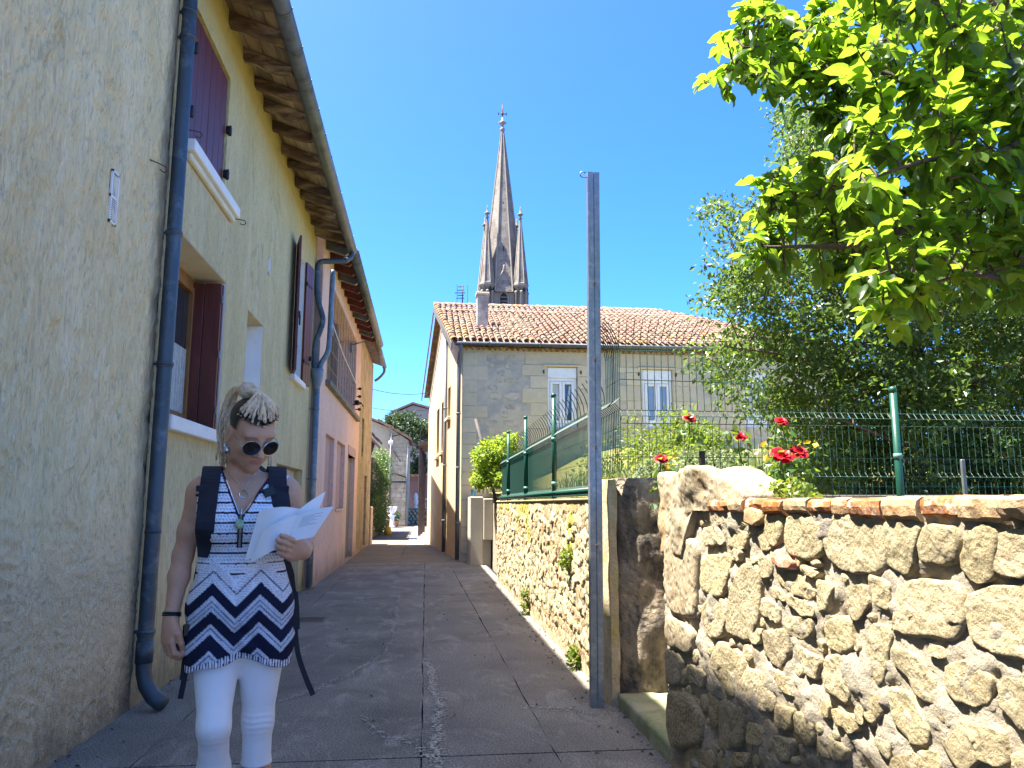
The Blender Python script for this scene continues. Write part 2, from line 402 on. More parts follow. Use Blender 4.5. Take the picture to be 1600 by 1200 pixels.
# ================================================================== the ground
def sheet(name, pts, mat, parent=None, z=0., thick=0., kind=None):
    mb = MB(); P3 = [(x, y, z) for x, y in pts]
    if thick: mb.prism(P3, (0, 0, -thick))
    else: mb.add(P3, [tuple(range(len(P3)))])
    if parent is None: return link(name, mb.mesh(name, mat), kind=kind or 'structure')
    return part(mb, name, mat, parent, kind=kind)
def jitter(a, b, amp, step=.18, seed=0):
    a, b = Vector(a), Vector(b); n = max(2, int((b-a).length/step)); d = (b-a).normalized(); s = Vector((-d.y, d.x)); out = []
    for i in range(n):
        p = a+(b-a)*i/n; q = mnoise.noise(Vector((p.x*2.3+seed, p.y*2.3, 1.7)))+.5*mnoise.noise(Vector((p.x*9, p.y*9+seed, 3.1)))
        out.append(p+s*(amp*q))
    return [(p.x, p.y) for p in out]
g = MB(); g.add([(-900, -300, -.30), (900, -300, -.30), (900, 1500, -.30), (-900, 1500, -.30)], [(0, 1, 2, 3)])
link('ground', g.mesh('ground', m_dirt), kind='structure')
alley = link('alley', None, kind='structure')
sub = MB(); sub.span((-2.6, -4, -.25), (1.42, 95, -.035)); part(sub, 'roadbed', M('joint_soil', (.03, .028, .025), (.05, .045, .03), 20, bump=.5), alley)
def slab(x0, x1, y0, y1, mat, amp=.012, seed=0, z=0., name='slab'):
    gp = .004
    pts = (jitter((x0[0]+gp, y0+gp), (x1[0]-gp, y0+gp), amp*.5, seed=seed)+jitter((x1[0]-gp, y0+gp), (x1[1]-gp, y1-gp), amp, seed=seed+2)
           + jitter((x1[1]-gp, y1-gp), (x0[1]+gp, y1-gp), amp*.5, seed=seed+3)+jitter((x0[1]+gp, y1-gp), (x0[0]+gp, y0+gp), amp, seed=seed+5))
    return sheet(name, pts, mat, alley, z, .05)
JX = lambda y: .735-.0125*(y-4)     # the right hand joint drifts towards the middle
for i, (a, b) in enumerate(((-4, 4.42), (4.43, 11.94), (11.95, 18.3))):
    slab((-1.50, -1.50), (0, 0), a, b, m_asph, seed=i*9)
    slab((0, 0), (JX(a), JX(b)), a, b, m_slab, seed=i*9+1)
    slab((JX(a), JX(b)), (1.36, 1.36), a, b, m_slab, seed=i*9+4)
    slab((-2.0, -2.0), (-1.50, -1.50), a, b, m_kerbc if i else m_asph, seed=i*9+6)
slab((-2.3, -2.3), (-.6, -.6), 18.32, 26, m_pale, seed=31); slab((-.6, -.6), (1.3, 1.3), 18.32, 26, m_pale, seed=32)
slab((-2.6, -2.6), (-.62, -.62), 26.02, 62, m_pale, seed=33); slab((-.02, -.02), (1.4, 1.4), 26.02, 62, m_pale, seed=35)
m_paver = M('pale_paver', (.56, .52, .45), (.48, .44, .37), 9, bump=.2, rnd=.1)
pm = MB().box((0, 0, 0), (.295, .36, .06), bev=.006).mesh('paver', m_paver)
for r_ in range(66):
    for c_ in range(2):
        if r_ > 66: break
        o = link('paver', pm); o.parent = alley; o.location = (-.47+.30*c_, 26.25+.367*r_, -.022)
# worn pale streak of old mortar wandering over the asphalt, and one along the middle joint
def streak(px, w, z=.0035, dens=170):
    P = [onG(*p) for p in px]; mb = MB()
    for i, (x, y) in enumerate(P[:-1]):
        x2, y2 = P[i+1]; L = math.hypot(x2-x, y2-y)
        for k in range(int(L*dens*(1+w*12))):
            t = R.random(); s = abs(R.gauss(0, 1)); r = w*.27*math.exp(-s*.8)*R.uniform(.2, 1.)+.002
            X = x+(x2-x)*t+R.choice((-1, 1))*s*w*.5+.05*mnoise.noise(Vector((x*3+t*L*3, y, 6))); Y = y+(y2-y)*t+R.gauss(0, w*.5); n = 7; a0 = R.uniform(0, 6.3); zz_ = z+R.uniform(0, .0012)
            mb.add([(X+math.cos(a0+6.283*q/n)*r*R.uniform(.5, 1.2), Y+math.sin(a0+6.283*q/n)*r*1.5*R.uniform(.5, 1.2), zz_) for q in range(n)], [tuple(range(n))])
    return part(mb, 'mortar_streak', m_streak, alley, kind='stuff')
streak([(625, 932), (620, 965), (613, 1000), (598, 1025), (560, 1046), (528, 1062), (470, 1086), (430, 1098)], .05)
streak([(668, 1030), (676, 1070), (690, 1100), (684, 1135), (680, 1170), (684, 1215)], .07)
streak([(664, 940), (664, 990), (668, 1030)], .02)
streak([(560, 1120), (600, 1150), (640, 1160), (668, 1185)], .06, dens=60); streak([(820, 1105), (880, 1108), (935, 1112)], .05, dens=90); streak([(520, 1000), (560, 985), (600, 990)], .03, dens=70)
m_grate = M('cast_iron', (.13, .11, .085), (.09, .075, .06), 30, rough=.6, metal=.6, bump=.5)
for px, py in ((474, 968),):
    x, y = onG(px, py); t = thing('drain_cover', 'flat dark iron cover let into the left edge of the alley', 'drain cover', (x, y, 0))
    b_ = MB()
    for (cx, cy, sx, sy) in ((0, -.15, .52, .03), (0, .15, .52, .03), (-.245, 0, .03, .27), (.245, 0, .03, .27)): b_.box((x+cx, y+cy, .001), (sx, sy, .008))
    part(b_, 'frame', m_grate, t); b_ = MB()
    for k in range(5): b_.box((x, y-.11+.055*k, .0), (.46, .035, .008))
    b_.box((x, y, -.003), (.46, .27, .005)); part(b_, 'plate', m_grate, t)

# ================================================================== left hand houses
XW = -1.93
def z_at(px, py, X=XW): return onX(px, py, X)[1]
def roof_slab(mb, xe, ze, y0, y1, run, slope, th=.1):
    mb.prism([(xe, y0, ze), (xe-run, y0, ze+run*slope), (xe-run, y0, ze+run*slope+th), (xe, y0, ze+th)], (0, y1-y0, 0))
# ---- near beige house
bh = thing('beige_house', 'beige roughly rendered house at the near left edge of the alley', 'house', (XW-4, 2, 0))
facade('wall', m_beige, bh, (XW-.006, 0, 0), (0, 1, 0), (1, 0, 0), -4, 2.2, -.1, 6.5, [], .2)
ny, nz = 360, 560; YY, ZZ = np.meshgrid(np.linspace(2.2, 5.60, ny), np.linspace(-.1, 6.5, nz), indexing='ij'); Pw = np.stack([np.full(YY.size, XW), YY.ravel(), ZZ.ravel()], 1)
wq = vfbm(Pw, 3, 3, 61)*.10; up_q = Pw*np.array([0, 1, .26]); up_q[:, 1] += wq; lo_q = np.stack([Pw[:, 0]*0, Pw[:, 1]*.8+Pw[:, 2]*.5+wq, Pw[:, 2]*.9-Pw[:, 1]*.25-wq], 1); lo_r = np.stack([Pw[:, 0]*0, Pw[:, 1]*.8-Pw[:, 2]*.6+wq, Pw[:, 2]*.4], 1)
up_r = .35-np.abs(vfbm(up_q, 14, 2, 3))*.9+.45*vfbm(up_q, 36, 2, 13); lo_d = np.maximum(.40-np.abs(vfbm(lo_q, 11, 2, 23))*1.1, .40-np.abs(vfbm(lo_r, 12, 2, 29))*1.1)+.3*vfbm(lo_q, 30, 2, 33)
kz = np.clip((Pw[:, 2]-1.15-.35*vfbm(Pw, 1.2, 2, 71))/.25, 0, 1); Pw[:, 0] += (.017*up_r*kz+.015*lo_d*(1-kz))
part(np_mesh('wall_face', Pw, grid(ny, nz), m_beige), 'wall_face', m_beige, bh)
e_ = MB(); e_.span((XW-8, -4, -.1), (XW-.02, 5.58, 6.5)); part(e_, 'house_body', m_beige, bh)
rf = MB(); roof_slab(rf, -1.40, 6.52, -4.2, 5.66, 9, .3, .14); part(rf, 'roof', m_tile, bh)
b_ = MB(); half_pipe(b_, (-1.36, -4.2, 6.58), (-1.36, 5.66, 6.58), .07); part(b_, 'gutter', m_zinc, bh)
def vent(root, y, z, w, h, n, rows=2, X=XW):
    f = MB(); d = .012
    for (a, b, c, e) in ((-w/2, -w/2+.014, -h/2, h/2), (w/2-.014, w/2, -h/2, h/2), (-w/2, w/2, h/2-.014, h/2), (-w/2, w/2, -h/2, -h/2+.014)):
        f.span((X, y+a, z+c), (X+d, y+b, z+e))
    if rows == 2: f.span((X, y-w/2, z-.008), (X+d-.001, y+w/2, z+.008))
    v = part(f, 'vent_grille', m_white, root)
    s = MB(); s.span((X+.0005, y-w/2+.01, z-h/2+.01), (X+.003, y+w/2-.01, z+h/2-.01)); part(s, 'vent_opening', m_darkin, v)
    s = MB()
    for k in range(n):
        zz = z-h/2+.022+(h-.044)*(k+.5)/n; s.box((X+.008, y, zz), (.004, w-.026, (h-.04)/n*.45))
    part(s, 'vent_slat', m_white, v, kind='stuff')
vent(bh, 4.70, 3.195, .105, .33, 20)
h_ = MB(); hook(h_, (XW, 5.26, 3.70), (.6, .8, 0), .13); part(h_, 'hook', m_rust, bh)
# ---- yellow house
Y0, Y1 = 5.60, 12.98
yh = thing('yellow_house', 'yellow rendered house with burgundy shutters and wooden eaves beside the downpipe', 'house', (XW-4, 9, 0))
up1 = (6.00, 7.10, 4.22, 5.38); low1 = (5.90, 7.38, 2.00, 3.44); niche = (8.28, 9.07, 1.95, 3.41); up2 = (11.05, 11.83, 3.18, 5.05); gar = (10.3, 12.4, 0.02, 1.87)
facade('wall', m_yellow, yh, (XW, 0, 0), (0, 1, 0), (1, 0, 0), Y0, Y1, -.1, 6.05, [(*up1, .07), (*low1, .34), (*niche, .30), (*up2, .25), (*gar, .18)], .3)
e_ = MB(); e_.span((XW-8, Y0+.02, -.1), (XW-.5, Y1-.02, 6.0)); part(e_, 'house_body', m_yellow, yh)
# white painted inner faces of the openings (thin plaster linings)
def lining(root, hole, dep, mat, sides='nfb'):
    a, b, c, d = hole; t = .006; m_ = MB()
    if 'f' in sides: m_.span((XW-dep+.002, b-t, c+.002), (XW-.004, b-.001, d-.002))
    if 'n' in sides: m_.span((XW-dep+.002, a+.001, c+.002), (XW-.004, a+t, d-.002))
    if 't' in sides: m_.span((XW-dep+.002, a+t, d-t), (XW-.004, b-t, d-.001))
    part(m_, 'lining', mat, root)
[lining(yh, h_, d_, m_, s_) for h_, d_, m_, ss in ((low1, .34, m_white, 'nf'), (low1, .34, m_reveal, 't'), (niche, .30, m_white, 'nf'), (up2, .25, m_white, 'nft')) for s_ in ss]
def sill(root, y0, y1, z, h=.09, proj=.07, mat=None):
    s = MB(); s.span((XW-.30, y0, z-h), (XW+proj, y1, z), bev=.008); return part(s, 'sill', mat or m_white, root)
sill(yh, 5.84, 7.50, 2.0, .11, .075); sill(yh, 5.93, 7.42, 4.20, .10, .08)
s_ = MB(); s_.span((XW, 5.97, 4.045), (XW+.045, 7.38, 4.10), bev=.01); part(s_, 'sill_moulding', m_reveal, yh)
sill(yh, 10.95, 11.95, 3.17, .09, .07); 
def board_shutter(root, plane, a, b, z0, z1, mat, n=3, hinges=True, th=.03):
    """a boarded shutter hung in the vertical plane through points a and b (x, y)"""
    A, B = Vector((*a, 0)), Vector((*b, 0)); d = (B-A); w = d.length; d.normalize(); nrm = Vector((d.y, -d.x, 0))
    if nrm.dot(Vector(plane)) < 0: nrm = -nrm
    Rm = Matrix((d, nrm, Vector((0, 0, 1)))).transposed()
    sh = MB(); sh.box(A+d*w/2+Vector((0, 0, (z0+z1)/2))-nrm*th*.35, (w-.01, th*.5, z1-z0-.01), Rm); s = part(sh, 'shutter', mat, root)
    for k in range(n):
        p = MB(); p.box(A+d*(w*(k+.5)/n)+Vector((0, 0, (z0+z1)/2))+nrm*.004, (w/n-.006, th*.6, z1-z0), Rm, .004); part(p, 'plank', mat, s)
    if hinges:
        for zz in (z0+.18*(z1-z0), z0+.82*(z1-z0)):
            h = MB(); h.box(A+d*(w*.42)+Vector((0, 0, zz))+nrm*(.017+.003), (w*.8, .006, .035), Rm, .002); h.tube([A+Vector((0, 0, zz-.03))+nrm*.02, A+Vector((0, 0, zz+.03))+nrm*.02], .012, 8); part(h, 'hinge', m_iron, s)
    return s
# upper window, closed
s1 = board_shutter(yh, (1, 0, 0), (XW-.035, 6.01), (XW-.035, 6.55), 4.23, 5.36, m_burg, 3, False)
s2 = board_shutter(yh, (1, 0, 0), (XW-.035, 7.09), (XW-.035, 6.56), 4.23, 5.36, m_burg, 3, False)
for yy, par_, zs in ((5.985, s1, (4.45, 5.0)), (7.115, s2, (4.42, 4.86))):
    for zz in zs:
        h = MB(); h.box((XW+.006, yy, zz), (.05, .055, .085), bev=.01); h.tube([(XW+.02, yy, zz-.05), (XW+.02, yy, zz+.05)], .012, 8); part(h, 'hinge', m_iron, par_)
for yy, zz in ((5.93, 4.27), (7.47, 4.12)):
    h = MB(); hook(h, (XW, yy, zz), (.9, .3, 0), .13); part(h, 'hook', m_rust, yh)
# lower window: oak frame, casement, net curtain, shutter folded into the reveal
wf = MB(); X0 = XW-.33; a, b, c, d = low1
for s in ((a+.01, a+.07, c, d-.01), (b-.09, b-.02, c, d-.01), (a+.07, b-.09, d-.09, d-.01), (a+.07, b-.09, c+.0, c+.07), ((a+b)/2-.05, (a+b)/2+.05, c+.07, d-.09)):
    wf.span((X0, s[0], s[2]), (X0+.06, s[1], s[3]), bev=.006)
win = part(wf, 'window', m_oak, yh)
for (p, q) in ((a+.07, (a+b)/2-.05), ((a+b)/2+.05, b-.09)):
    fr = MB()
    for s in ((p, p+.05, c+.07, d-.09), (q-.05, q, c+.07, d-.09), (p+.05, q-.05, d-.15, d-.09), (p+.05, q-.05, c+.07, c+.15)): fr.span((X0+.012, s[0]+.002, s[2]+.002), (X0+.075, s[1]-.002, s[3]-.002), bev=.005)
    part(fr, 'sash', m_oak, win)
    pn = MB(); pn.span((X0+.03, p+.05, c+.15), (X0+.036, q-.05, d-.15)); part(pn, 'pane', m_glass, win)
    ct = MB(); n = 14
    for k in range(n):
        y_ = p+.06+(q-p-.12)*k/n; ct.span((X0+.0385, y_, c+.16), (X0+.042+.004*(k % 2), y_+(q-p-.12)/n, c+.75))
    part(ct, 'curtain', m_curt, win)
bs = board_shutter(yh, (0, -1, 0), (XW-.32, 7.325), (XW-.005, 7.325), 2.02, 3.40, m_brownsh, 3, False, .035)
bs2 = board_shutter(yh, (0, -1, 0), (XW-.32, 7.28), (XW-.01, 7.28), 2.02, 3.40, m_brownsh, 2, False, .035)
for zz in (2.2, 2.72, 3.25):
    h = MB(); h.box((XW-.004, 7.28, zz), (.012, .05, .07), bev=.003); part(h, 'hinge', m_zinc, bs2)
# niche window
n_ = MB(); n_.span((XW-.28, niche[0]+.01, niche[2]), (XW-.24, niche[1]-.01, niche[3]-.01)); part(n_, 'blind', m_white, yh)
# second upper window: two shutters swung half open
w2 = MB(); w2.span((XW-.24, up2[0]+.01, up2[2]), (XW-.20, up2[1]-.01, up2[3]-.01)); w2p = part(w2, 'window', m_white, yh)
g_ = MB(); g_.span((XW-.199, up2[0]+.1, up2[2]+.1), (XW-.195, up2[1]-.1, up2[3]-.1)); part(g_, 'pane', m_glass, w2p)
l1 = board_shutter(yh, (1, 0, 0), (XW+.02, 11.03), (XW+.13, 10.60), up2[2]-.02, up2[3]+.03, m_burg, 3)
l2 = board_shutter(yh, (1, 0, 0), (XW+.02, 11.85), (XW+.075, 12.22), up2[2]-.02, up2[3]+.03, m_burg, 3)
h = MB(); h.box((XW+.13, 10.66, 3.95), (.05, .05, .10), bev=.01); h.tube([(XW+.15, 10.66, 3.80), (XW+.15, 10.66, 3.95)], .012, 6); part(h, 'latch', m_iron, l1)
h = MB(); h.box((XW+.09, 12.15, 3.6), (.05, .05, .07), bev=.01); part(h, 'latch', m_iron, l2)
# garage recess behind the walker
gd = MB(); gd.span((XW-.17, gar[0], gar[2]), (XW-.14, gar[1], gar[3]-.01)); gdo = part(gd, 'garage_door', M('pale_grey_paint', (.50, .50, .47), (.44, .44, .42), 6, rough=.6), yh)
for k in range(7):
    q = MB(); q.span((XW-.139, gar[0]+.02+k*.295, gar[2]+.02), (XW-.125, gar[0]+.30+k*.295, gar[3]-.03), bev=.004); part(q, 'panel', bpy.data.materials['pale_grey_paint'], gdo)
vent(yh, 9.21, 4.18, .09, .20, 12, 1); vent(yh, 5.87, 1.14, .09, .19, 12, 1); vent(yh, 5.90, .80, .08, .22, 12, 1)
# eaves: rafters, roof boards, gutter
ZE, XE, SL = 5.70, -1.40, .36                      # gutter height, gutter line, roof pitch
yr = list(np.arange(5.95, 13.1, .52))
for i, y in enumerate(yr):
    r_ = MB(); w = R.uniform(.085, .12); hh = R.uniform(.11, .14); x0, x1 = XW-.05, XE-.02-R.uniform(0, .05); zt = ZE+.07
    z0_ = zt+(XE-x0)*SL; z1_ = zt+(XE-x1)*SL; yj = y+R.uniform(-.05, .05); tw = R.uniform(-.03, .03)
    n = 7; vs = []
    for k in range(n):
        t = k/(n-1); x = x0+(x1-x0)*t; z = z0_+(z1_-z0_)*t; ww = w*(1-.12*t)*(1+.10*fbm((x*3, y*3, 2), 3)); h2 = hh*(1-.35*max(0, t-.7)/.3)*(1+.12*fbm((x*3, y, 5), 3)); yy = yj+tw*t+.012*fbm((x*2, y, 9), 4)
        vs += [(x, yy-ww/2, z), (x, yy+ww/2, z), (x, yy+ww/2*.95, z-h2*.85), (x, yy+ww*.38, z-h2), (x, yy-ww*.38, z-h2), (x, yy-ww/2*.95, z-h2*.85)]
    fs = [(k*6+j, k*6+(j+1) % 6, (k+1)*6+(j+1) % 6, (k+1)*6+j) for k in range(n-1) for j in range(6)]+[tuple(range(6))[::-1], tuple((n-1)*6+j for j in range(6))]
    r_.add(vs, fs); part(r_, 'rafter', m_raft, yh)
for j in range(4):
    y = Y0+.05
    while y < Y1-.1:
        L_ = R.choice((.98, 1.03, 1.5, .55)); y2 = min(y+L_, Y1)
        xa = XE-.02-.155*j; xb = xa-.148; za = ZE+.078+(XE-xa)*SL+R.uniform(0, .006); zb = za+.148*SL
        b_ = MB(); b_.prism([(xa, y+.004, za), (xb, y+.004, zb), (xb, y+.004, zb+.02), (xa, y+.004, za+.02)], (0, y2-y-.008, 0)); part(b_, 'roof_board', m_board, yh); y = y2
rf = MB(); roof_slab(rf, XE+.03, ZE+.10, Y0+.0, Y1, 8.5, SL, .09); part(rf, 'roof', m_tile, yh)
b_ = MB(); half_pipe(b_, (XE+.045, Y0, ZE+.075), (XE+.045, Y1+.25, ZE+.055), .082); gut = part(b_, 'gutter', m_zinc, yh)
for y in np.arange(Y0+.3, Y1+.2, .60):
    b_ = MB(); half_pipe(b_, (XE+.045, y, ZE+.075), (XE+.045, y+.022, ZE+.075), .0875, .005); b_.tube([(XE+.045-.082, y+.01, ZE+.075), (XE+.045-.095, y+.01, ZE+.12)], .006, 6); part(b_, 'gutter_joint', m_zinc, gut)
# downpipes
def downpipe(root, pts, r, mat, collars, shoe=True, name='downpipe'):
    p = MB(); p.tube(pts, r, 14); d = part(p, name, mat, root)
    for c in collars:
        q = MB(); q.tube([(c[0], c[1], c[2]-.012), (c[0], c[1], c[2]+.012)], r+.008, 14); q.tube([(c[0], c[1], c[2]-.028), (c[0], c[1], c[2]-.02)], r+.005, 14)
        q.span((XW-.01, c[1]-.006, c[2]-.012), (c[0]-r*.8, c[1]+.006, c[2]+.008)); part(q, 'pipe_bracket', mat, d)
    return d
xp, yp = XW+.075, 5.60
d1 = downpipe(yh, [(xp, yp, 7.4), (xp, yp, 3.6), (xp, yp, .34), (xp+.004, yp, .24), (xp+.03, yp-.01, .155), (xp+.085, yp-.03, .085), (xp+.16, yp-.06, .045)], .052, m_pipe, [(xp, yp, .50), (xp, yp, 2.33), (xp, yp, 3.30), (xp, yp, 4.85), (xp, yp, 5.06)])
q = MB(); q.tube([(xp, yp, .30), (xp, yp, .44)], .057, 14); part(q, 'pipe_socket', m_pipe, d1)
q = MB(); q.tube([(xp, yp, 1.15), (xp, yp, 1.18)], .054, 14); part(q, 'pipe_socket', m_pipe, d1)
def smooth_path(P, n=6):
    P = [Vector(p) for p in P]; out = []
    for i in range(len(P)-1):
        a, b, c, d = P[max(i-1, 0)], P[i], P[i+1], P[min(i+2, len(P)-1)]
        for k in range(n):
            t = k/n; out.append(.5*((2*b)+(c-a)*t+(2*a-5*b+4*c-d)*t*t+(3*b-a-3*c+d)*t**3))
    return out+[P[-1]]
m_pipe2 = M('grey_blue_pipe', (.19, .24, .28), (.12, .16, .20), 6, rough=.45, metal=.3, bump=.15, bscale=30, stain=(.28, .31, .33), sscale=7, sth=.6)
y2_ = 12.86; xq = XW+.075
sw = smooth_path([(XE+.045, 13.12, ZE+.0), (XE+.035, 13.10, ZE-.10), (XE-.05, 13.02, ZE-.20), (XE-.25, 12.92, ZE-.25), (xq+.0, y2_, ZE-.30), (xq-.035, y2_, ZE-.48), (xq-.02, y2_, ZE-.85), (xq+.02, y2_, ZE-1.05), (xq+.085, y2_, ZE-1.28), (xq+.05, y2_, ZE-1.48), (xq-.015, y2_, ZE-1.70), (xq-.02, y2_, ZE-2.05), (xq, y2_, ZE-2.2)])
d2 = downpipe(yh, sw, .047, m_pipe, [])
for i in (12, 24, 36, 52, 66):
    if i < len(sw)-1: q = MB(); t = (sw[i+1]-sw[i]).normalized()*.012; q.tube([sw[i]-t, sw[i]+t], .052, 14); part(q, 'pipe_socket', m_pipe, d2)
q = MB(); q.lathe([(.05, -2.55+ZE), (.055, -2.45+ZE), (.09, -2.30+ZE), (.10, -2.2+ZE), (.105, -2.14+ZE), (.098, -2.14+ZE)], (xq+.03, y2_, 0), 16); part(q, 'pipe_hopper', m_pipe2, d2)
d3 = downpipe(yh, [(xq+.03, y2_, ZE-2.5), (xq+.03, y2_, .03)], .052, m_pipe2, [(xq+.03, y2_, 2.9), (xq+.03, y2_, 1.75), (xq+.03, y2_, .5)])
sw = smooth_path([(xq+.20, 13.05, ZE-.38), (xq+.20, 13.0, ZE-.7), (xq+.195, 12.96, ZE-1.6), (xq+.17, 12.93, ZE-1.85), (xq+.09, 12.90, ZE-2.02), (xq+.06, 12.88, ZE-2.18)])
downpipe(yh, sw, .045, m_pipe2, [])

# ---- pink house
XP = -1.82
ph = thing('pink_house', 'pink rendered house with a wired loggia under a brown wooden soffit', 'house', (XP-4, 17, 0))
PY0, PY1 = 13.0, 21.0
logg = (13.95, 19.6, 3.55, 5.45); pw1 = (14.2, 15.55, 1.28, 2.62); pw2 = (16.05, 17.6, 1.25, 2.64); pdr = (18.3, 20.1, .03, 2.50)
facade('wall', m_pink, ph, (XP, 0, 0), (0, 1, 0), (1, 0, 0), PY0, PY1, -.1, 6.2, [(*logg, .55), (*pw1, .12), (*pw2, .12), (*pdr, .16)], .3)
e_ = MB(); e_.span((XP-8, PY0+.002, -.1), (XP-.56, PY1, 6.2)); e_.span((XP-.57, PY0+.002, -.1), (XP-.002, PY0+.14, 6.0)); part(e_, 'house_body', m_pinkd, ph)
for (a, b, c, d) in (pw1, pw2):
    s_ = MB(); s_.span((XP-.11, a+.01, c), (XP-.085, b-.01, d-.01)); w_ = part(s_, 'window_panel', m_pinkd, ph)
    s_ = MB(); s_.span((XP-.2, a-.03, c-.05), (XP+.03, b+.03, c)); part(s_, 'sill', m_pink, ph)
dr = MB(); dr.span((XP-.155, pdr[0]+.01, pdr[2]), (XP-.12, pdr[1]-.01, pdr[3]-.01)); dr_ = part(dr, 'door', M('grey_green_door', (.20, .21, .20), (.13, .14, .14), 7, stretch=(1, 1, .3), rough=.6, bump=.3), ph)
for k in range(3): q = MB(); q.span((XP-.12, pdr[0]+.08+k*.57, .1), (XP-.105, pdr[0]+.6+k*.57, 2.38), bev=.01); part(q, 'panel', bpy.data.materials['grey_green_door'], dr_)
q = MB(); q.box((XP-.085, pdr[0]+.2, 1.05), (.04, .12, .02), bev=.005); part(q, 'handle', m_iron, dr_)
q = MB(); q.span((XP-.15, pdr[0]-.05, pdr[3]), (XP+.012, pdr[1]+.05, pdr[3]+.22)); part(q, 'lintel', m_pinkd, ph)
q = MB(); q.span((XP-.5, 13.85, 3.45), (XP+.10, 20.2, 3.55), bev=.012); part(q, 'ledge', m_kerbc, ph)
m_gboard = M('grey_boards', (.105, .09, .078), (.065, .055, .05), 8, stretch=(1, 1, .2), rough=.8, bump=.4, rnd=.25)
for k in range(19):
    q = MB(); q.span((XP-.545, 13.96+k*.296, 3.56), (XP-.52, 14.245+k*.296, 5.44), bev=.004); part(q, 'board', m_gboard, ph)
for y in (15.8, 17.7):
    q = MB(); q.span((XP-.35, y-.06, 3.55), (XP-.23, y+.06, 5.44), bev=.008); part(q, 'post', M('tan_post', (.36, .25, .18), rough=.7, rnd=.1), ph)
wi = MB()
for k in range(11): wi.tube([(XP-.03, 14.0+k*.55, 3.56), (XP-.03, 14.0+k*.55, 5.44)], .006, 4)
for z in (3.9, 4.25, 4.6, 4.95): wi.tube([(XP-.03, 13.96, z), (XP-.03, 19.6, z)], .006, 4)
part(wi, 'wire_mesh', M('grey_wire', (.25, .25, .24), rough=.5, metal=.5, bump=0), ph)
q = MB(); q.tube([(XP+.02, 13.9, 4.75), (XP+.03, 16.5, 4.45), (XP+.02, 19.5, 4.35), (XP+.02, 19.65, 4.0)], .012, 6); part(q, 'cable', m_white, ph)
for z in (4.25, 4.05, 3.88, 3.72):
    q = MB(); q.tube([(XP, 19.75, z), (XP+.1, 19.75, z)], .012, 6); q.lathe([(.02, -.03), (.045, -.01), (.045, .02), (.025, .04)], (XP+.1, 19.75, z), 10); part(q, 'insulator', m_iron, ph)
q = MB(); q.tube([(XP, 19.0, 3.75), (XP+.22, 19.0, 3.78), (XP+.26, 19.0, 3.70)], .014, 6); q.box((XP+.1, 19.0, 3.8), (.12, .1, .12), bev=.02); part(q, 'cable_bracket', m_iron, ph)
q = MB(); q.tube([(XP, 17.9, 5.0), (XP+.35, 17.9, 5.12)], .016, 6); q.box((XP+.03, 17.9, 4.95), (.06, .16, .2)); part(q, 'bracket', m_zinc, ph)
for y in np.arange(13.25, 21.2, .62):
    r_ = MB(); zt = ZE+.09; x0, x1 = XP-.05, XE-.03
    r_.prism([(x0, y, zt+(XE-x0)*SL), (x1, y, zt+(XE-x1)*SL), (x1, y, zt+(XE-x1)*SL-.09), (x1-.05, y, zt+(XE-x1)*SL-.13), (x0, y, zt+(XE-x0)*SL-.16)], (0, .10, 0)); part(r_, 'rafter', m_redwood if int(y*3) % 3 else m_zinc, ph)
for j in range(3):
    b_ = MB(); xa = XE-.02-.16*j; xb = xa-.155; za = ZE+.095+(XE-xa)*SL
    b_.prism([(xa, PY0, za), (xb, PY0, za+.155*SL), (xb, PY0, za+.155*SL+.02), (xa, PY0, za+.02)], (0, 8.3, 0)); part(b_, 'roof_board', m_redwood, ph)
rf = MB(); roof_slab(rf, XE+.03, ZE+.115, PY0, 21.3, 8.5, SL, .09); part(rf, 'roof', m_tile, ph)
b_ = MB(); half_pipe(b_, (XE+.06, 13.25, ZE+.08), (XE+.06, 21.4, ZE+.06), .09); gut = part(b_, 'gutter', m_zinc, ph)
for y in np.arange(13.5, 21.4, .75):
    b_ = MB(); half_pipe(b_, (XE+.06, y, ZE+.08), (XE+.06, y+.03, ZE+.08), .096, .005); part(b_, 'gutter_joint', m_zinc, gut)
# ---- narrow stone house beyond
XS = -1.84
sh_ = thing('ochre_stone_house', 'narrow ochre stone house just beyond the pink house', 'house', (XS-4, 23.5, 0))
m_ochre = M('ochre_rubble', (.58, .45, .26), (.42, .31, .17), 4, bump=1., bscale=14, stain=(.34, .24, .13), sscale=2.4, bdist=.05, pits=.5)
facade('wall', m_ochre, sh_, (XS, 0, 0), (0, 1, 0), (1, 0, 0), 21.02, 26.0, -.1, 6.0, [(23.6, 24.5, .1, 2.2), (22.2, 22.9, 2.7, 3.8)], .2)
e_ = MB(); e_.span((XS-7, 21.02, -.1), (XS-.21, 26.0, 6.0)); e_.span((XS-.3, 25.99, -.1), (XS-.001, 26.1, 6.)); part(e_, 'house_body', m_ochre, sh_)
q = MB(); q.span((XS-.19, 23.62, .1), (XS-.15, 24.48, 2.18)); part(q, 'door', m_redwood, sh_)
q = MB(); q.span((XS-.19, 22.22, 2.7), (XS-.15, 22.88, 3.78)); part(q, 'window_panel', m_gboard, sh_)
rf = MB(); roof_slab(rf, XS+.32, 5.98, 21.4, 26.2, 7, .33, .1); part(rf, 'roof', m_tile, sh_)
b_ = MB(); half_pipe(b_, (XS+.36, 21.5, 6.0), (XS+.36, 26.2, 5.98), .08); gut = part(b_, 'gutter', m_zinc, sh_)
b_ = MB(); b_.tube(smooth_path([(XS+.36, 26.0, 5.93), (XS+.36, 26.0, 5.75), (XS+.2, 26.0, 5.55), (XS+.06, 26.0, 5.45)]), .045, 10); part(b_, 'downpipe', m_zinc, sh_)
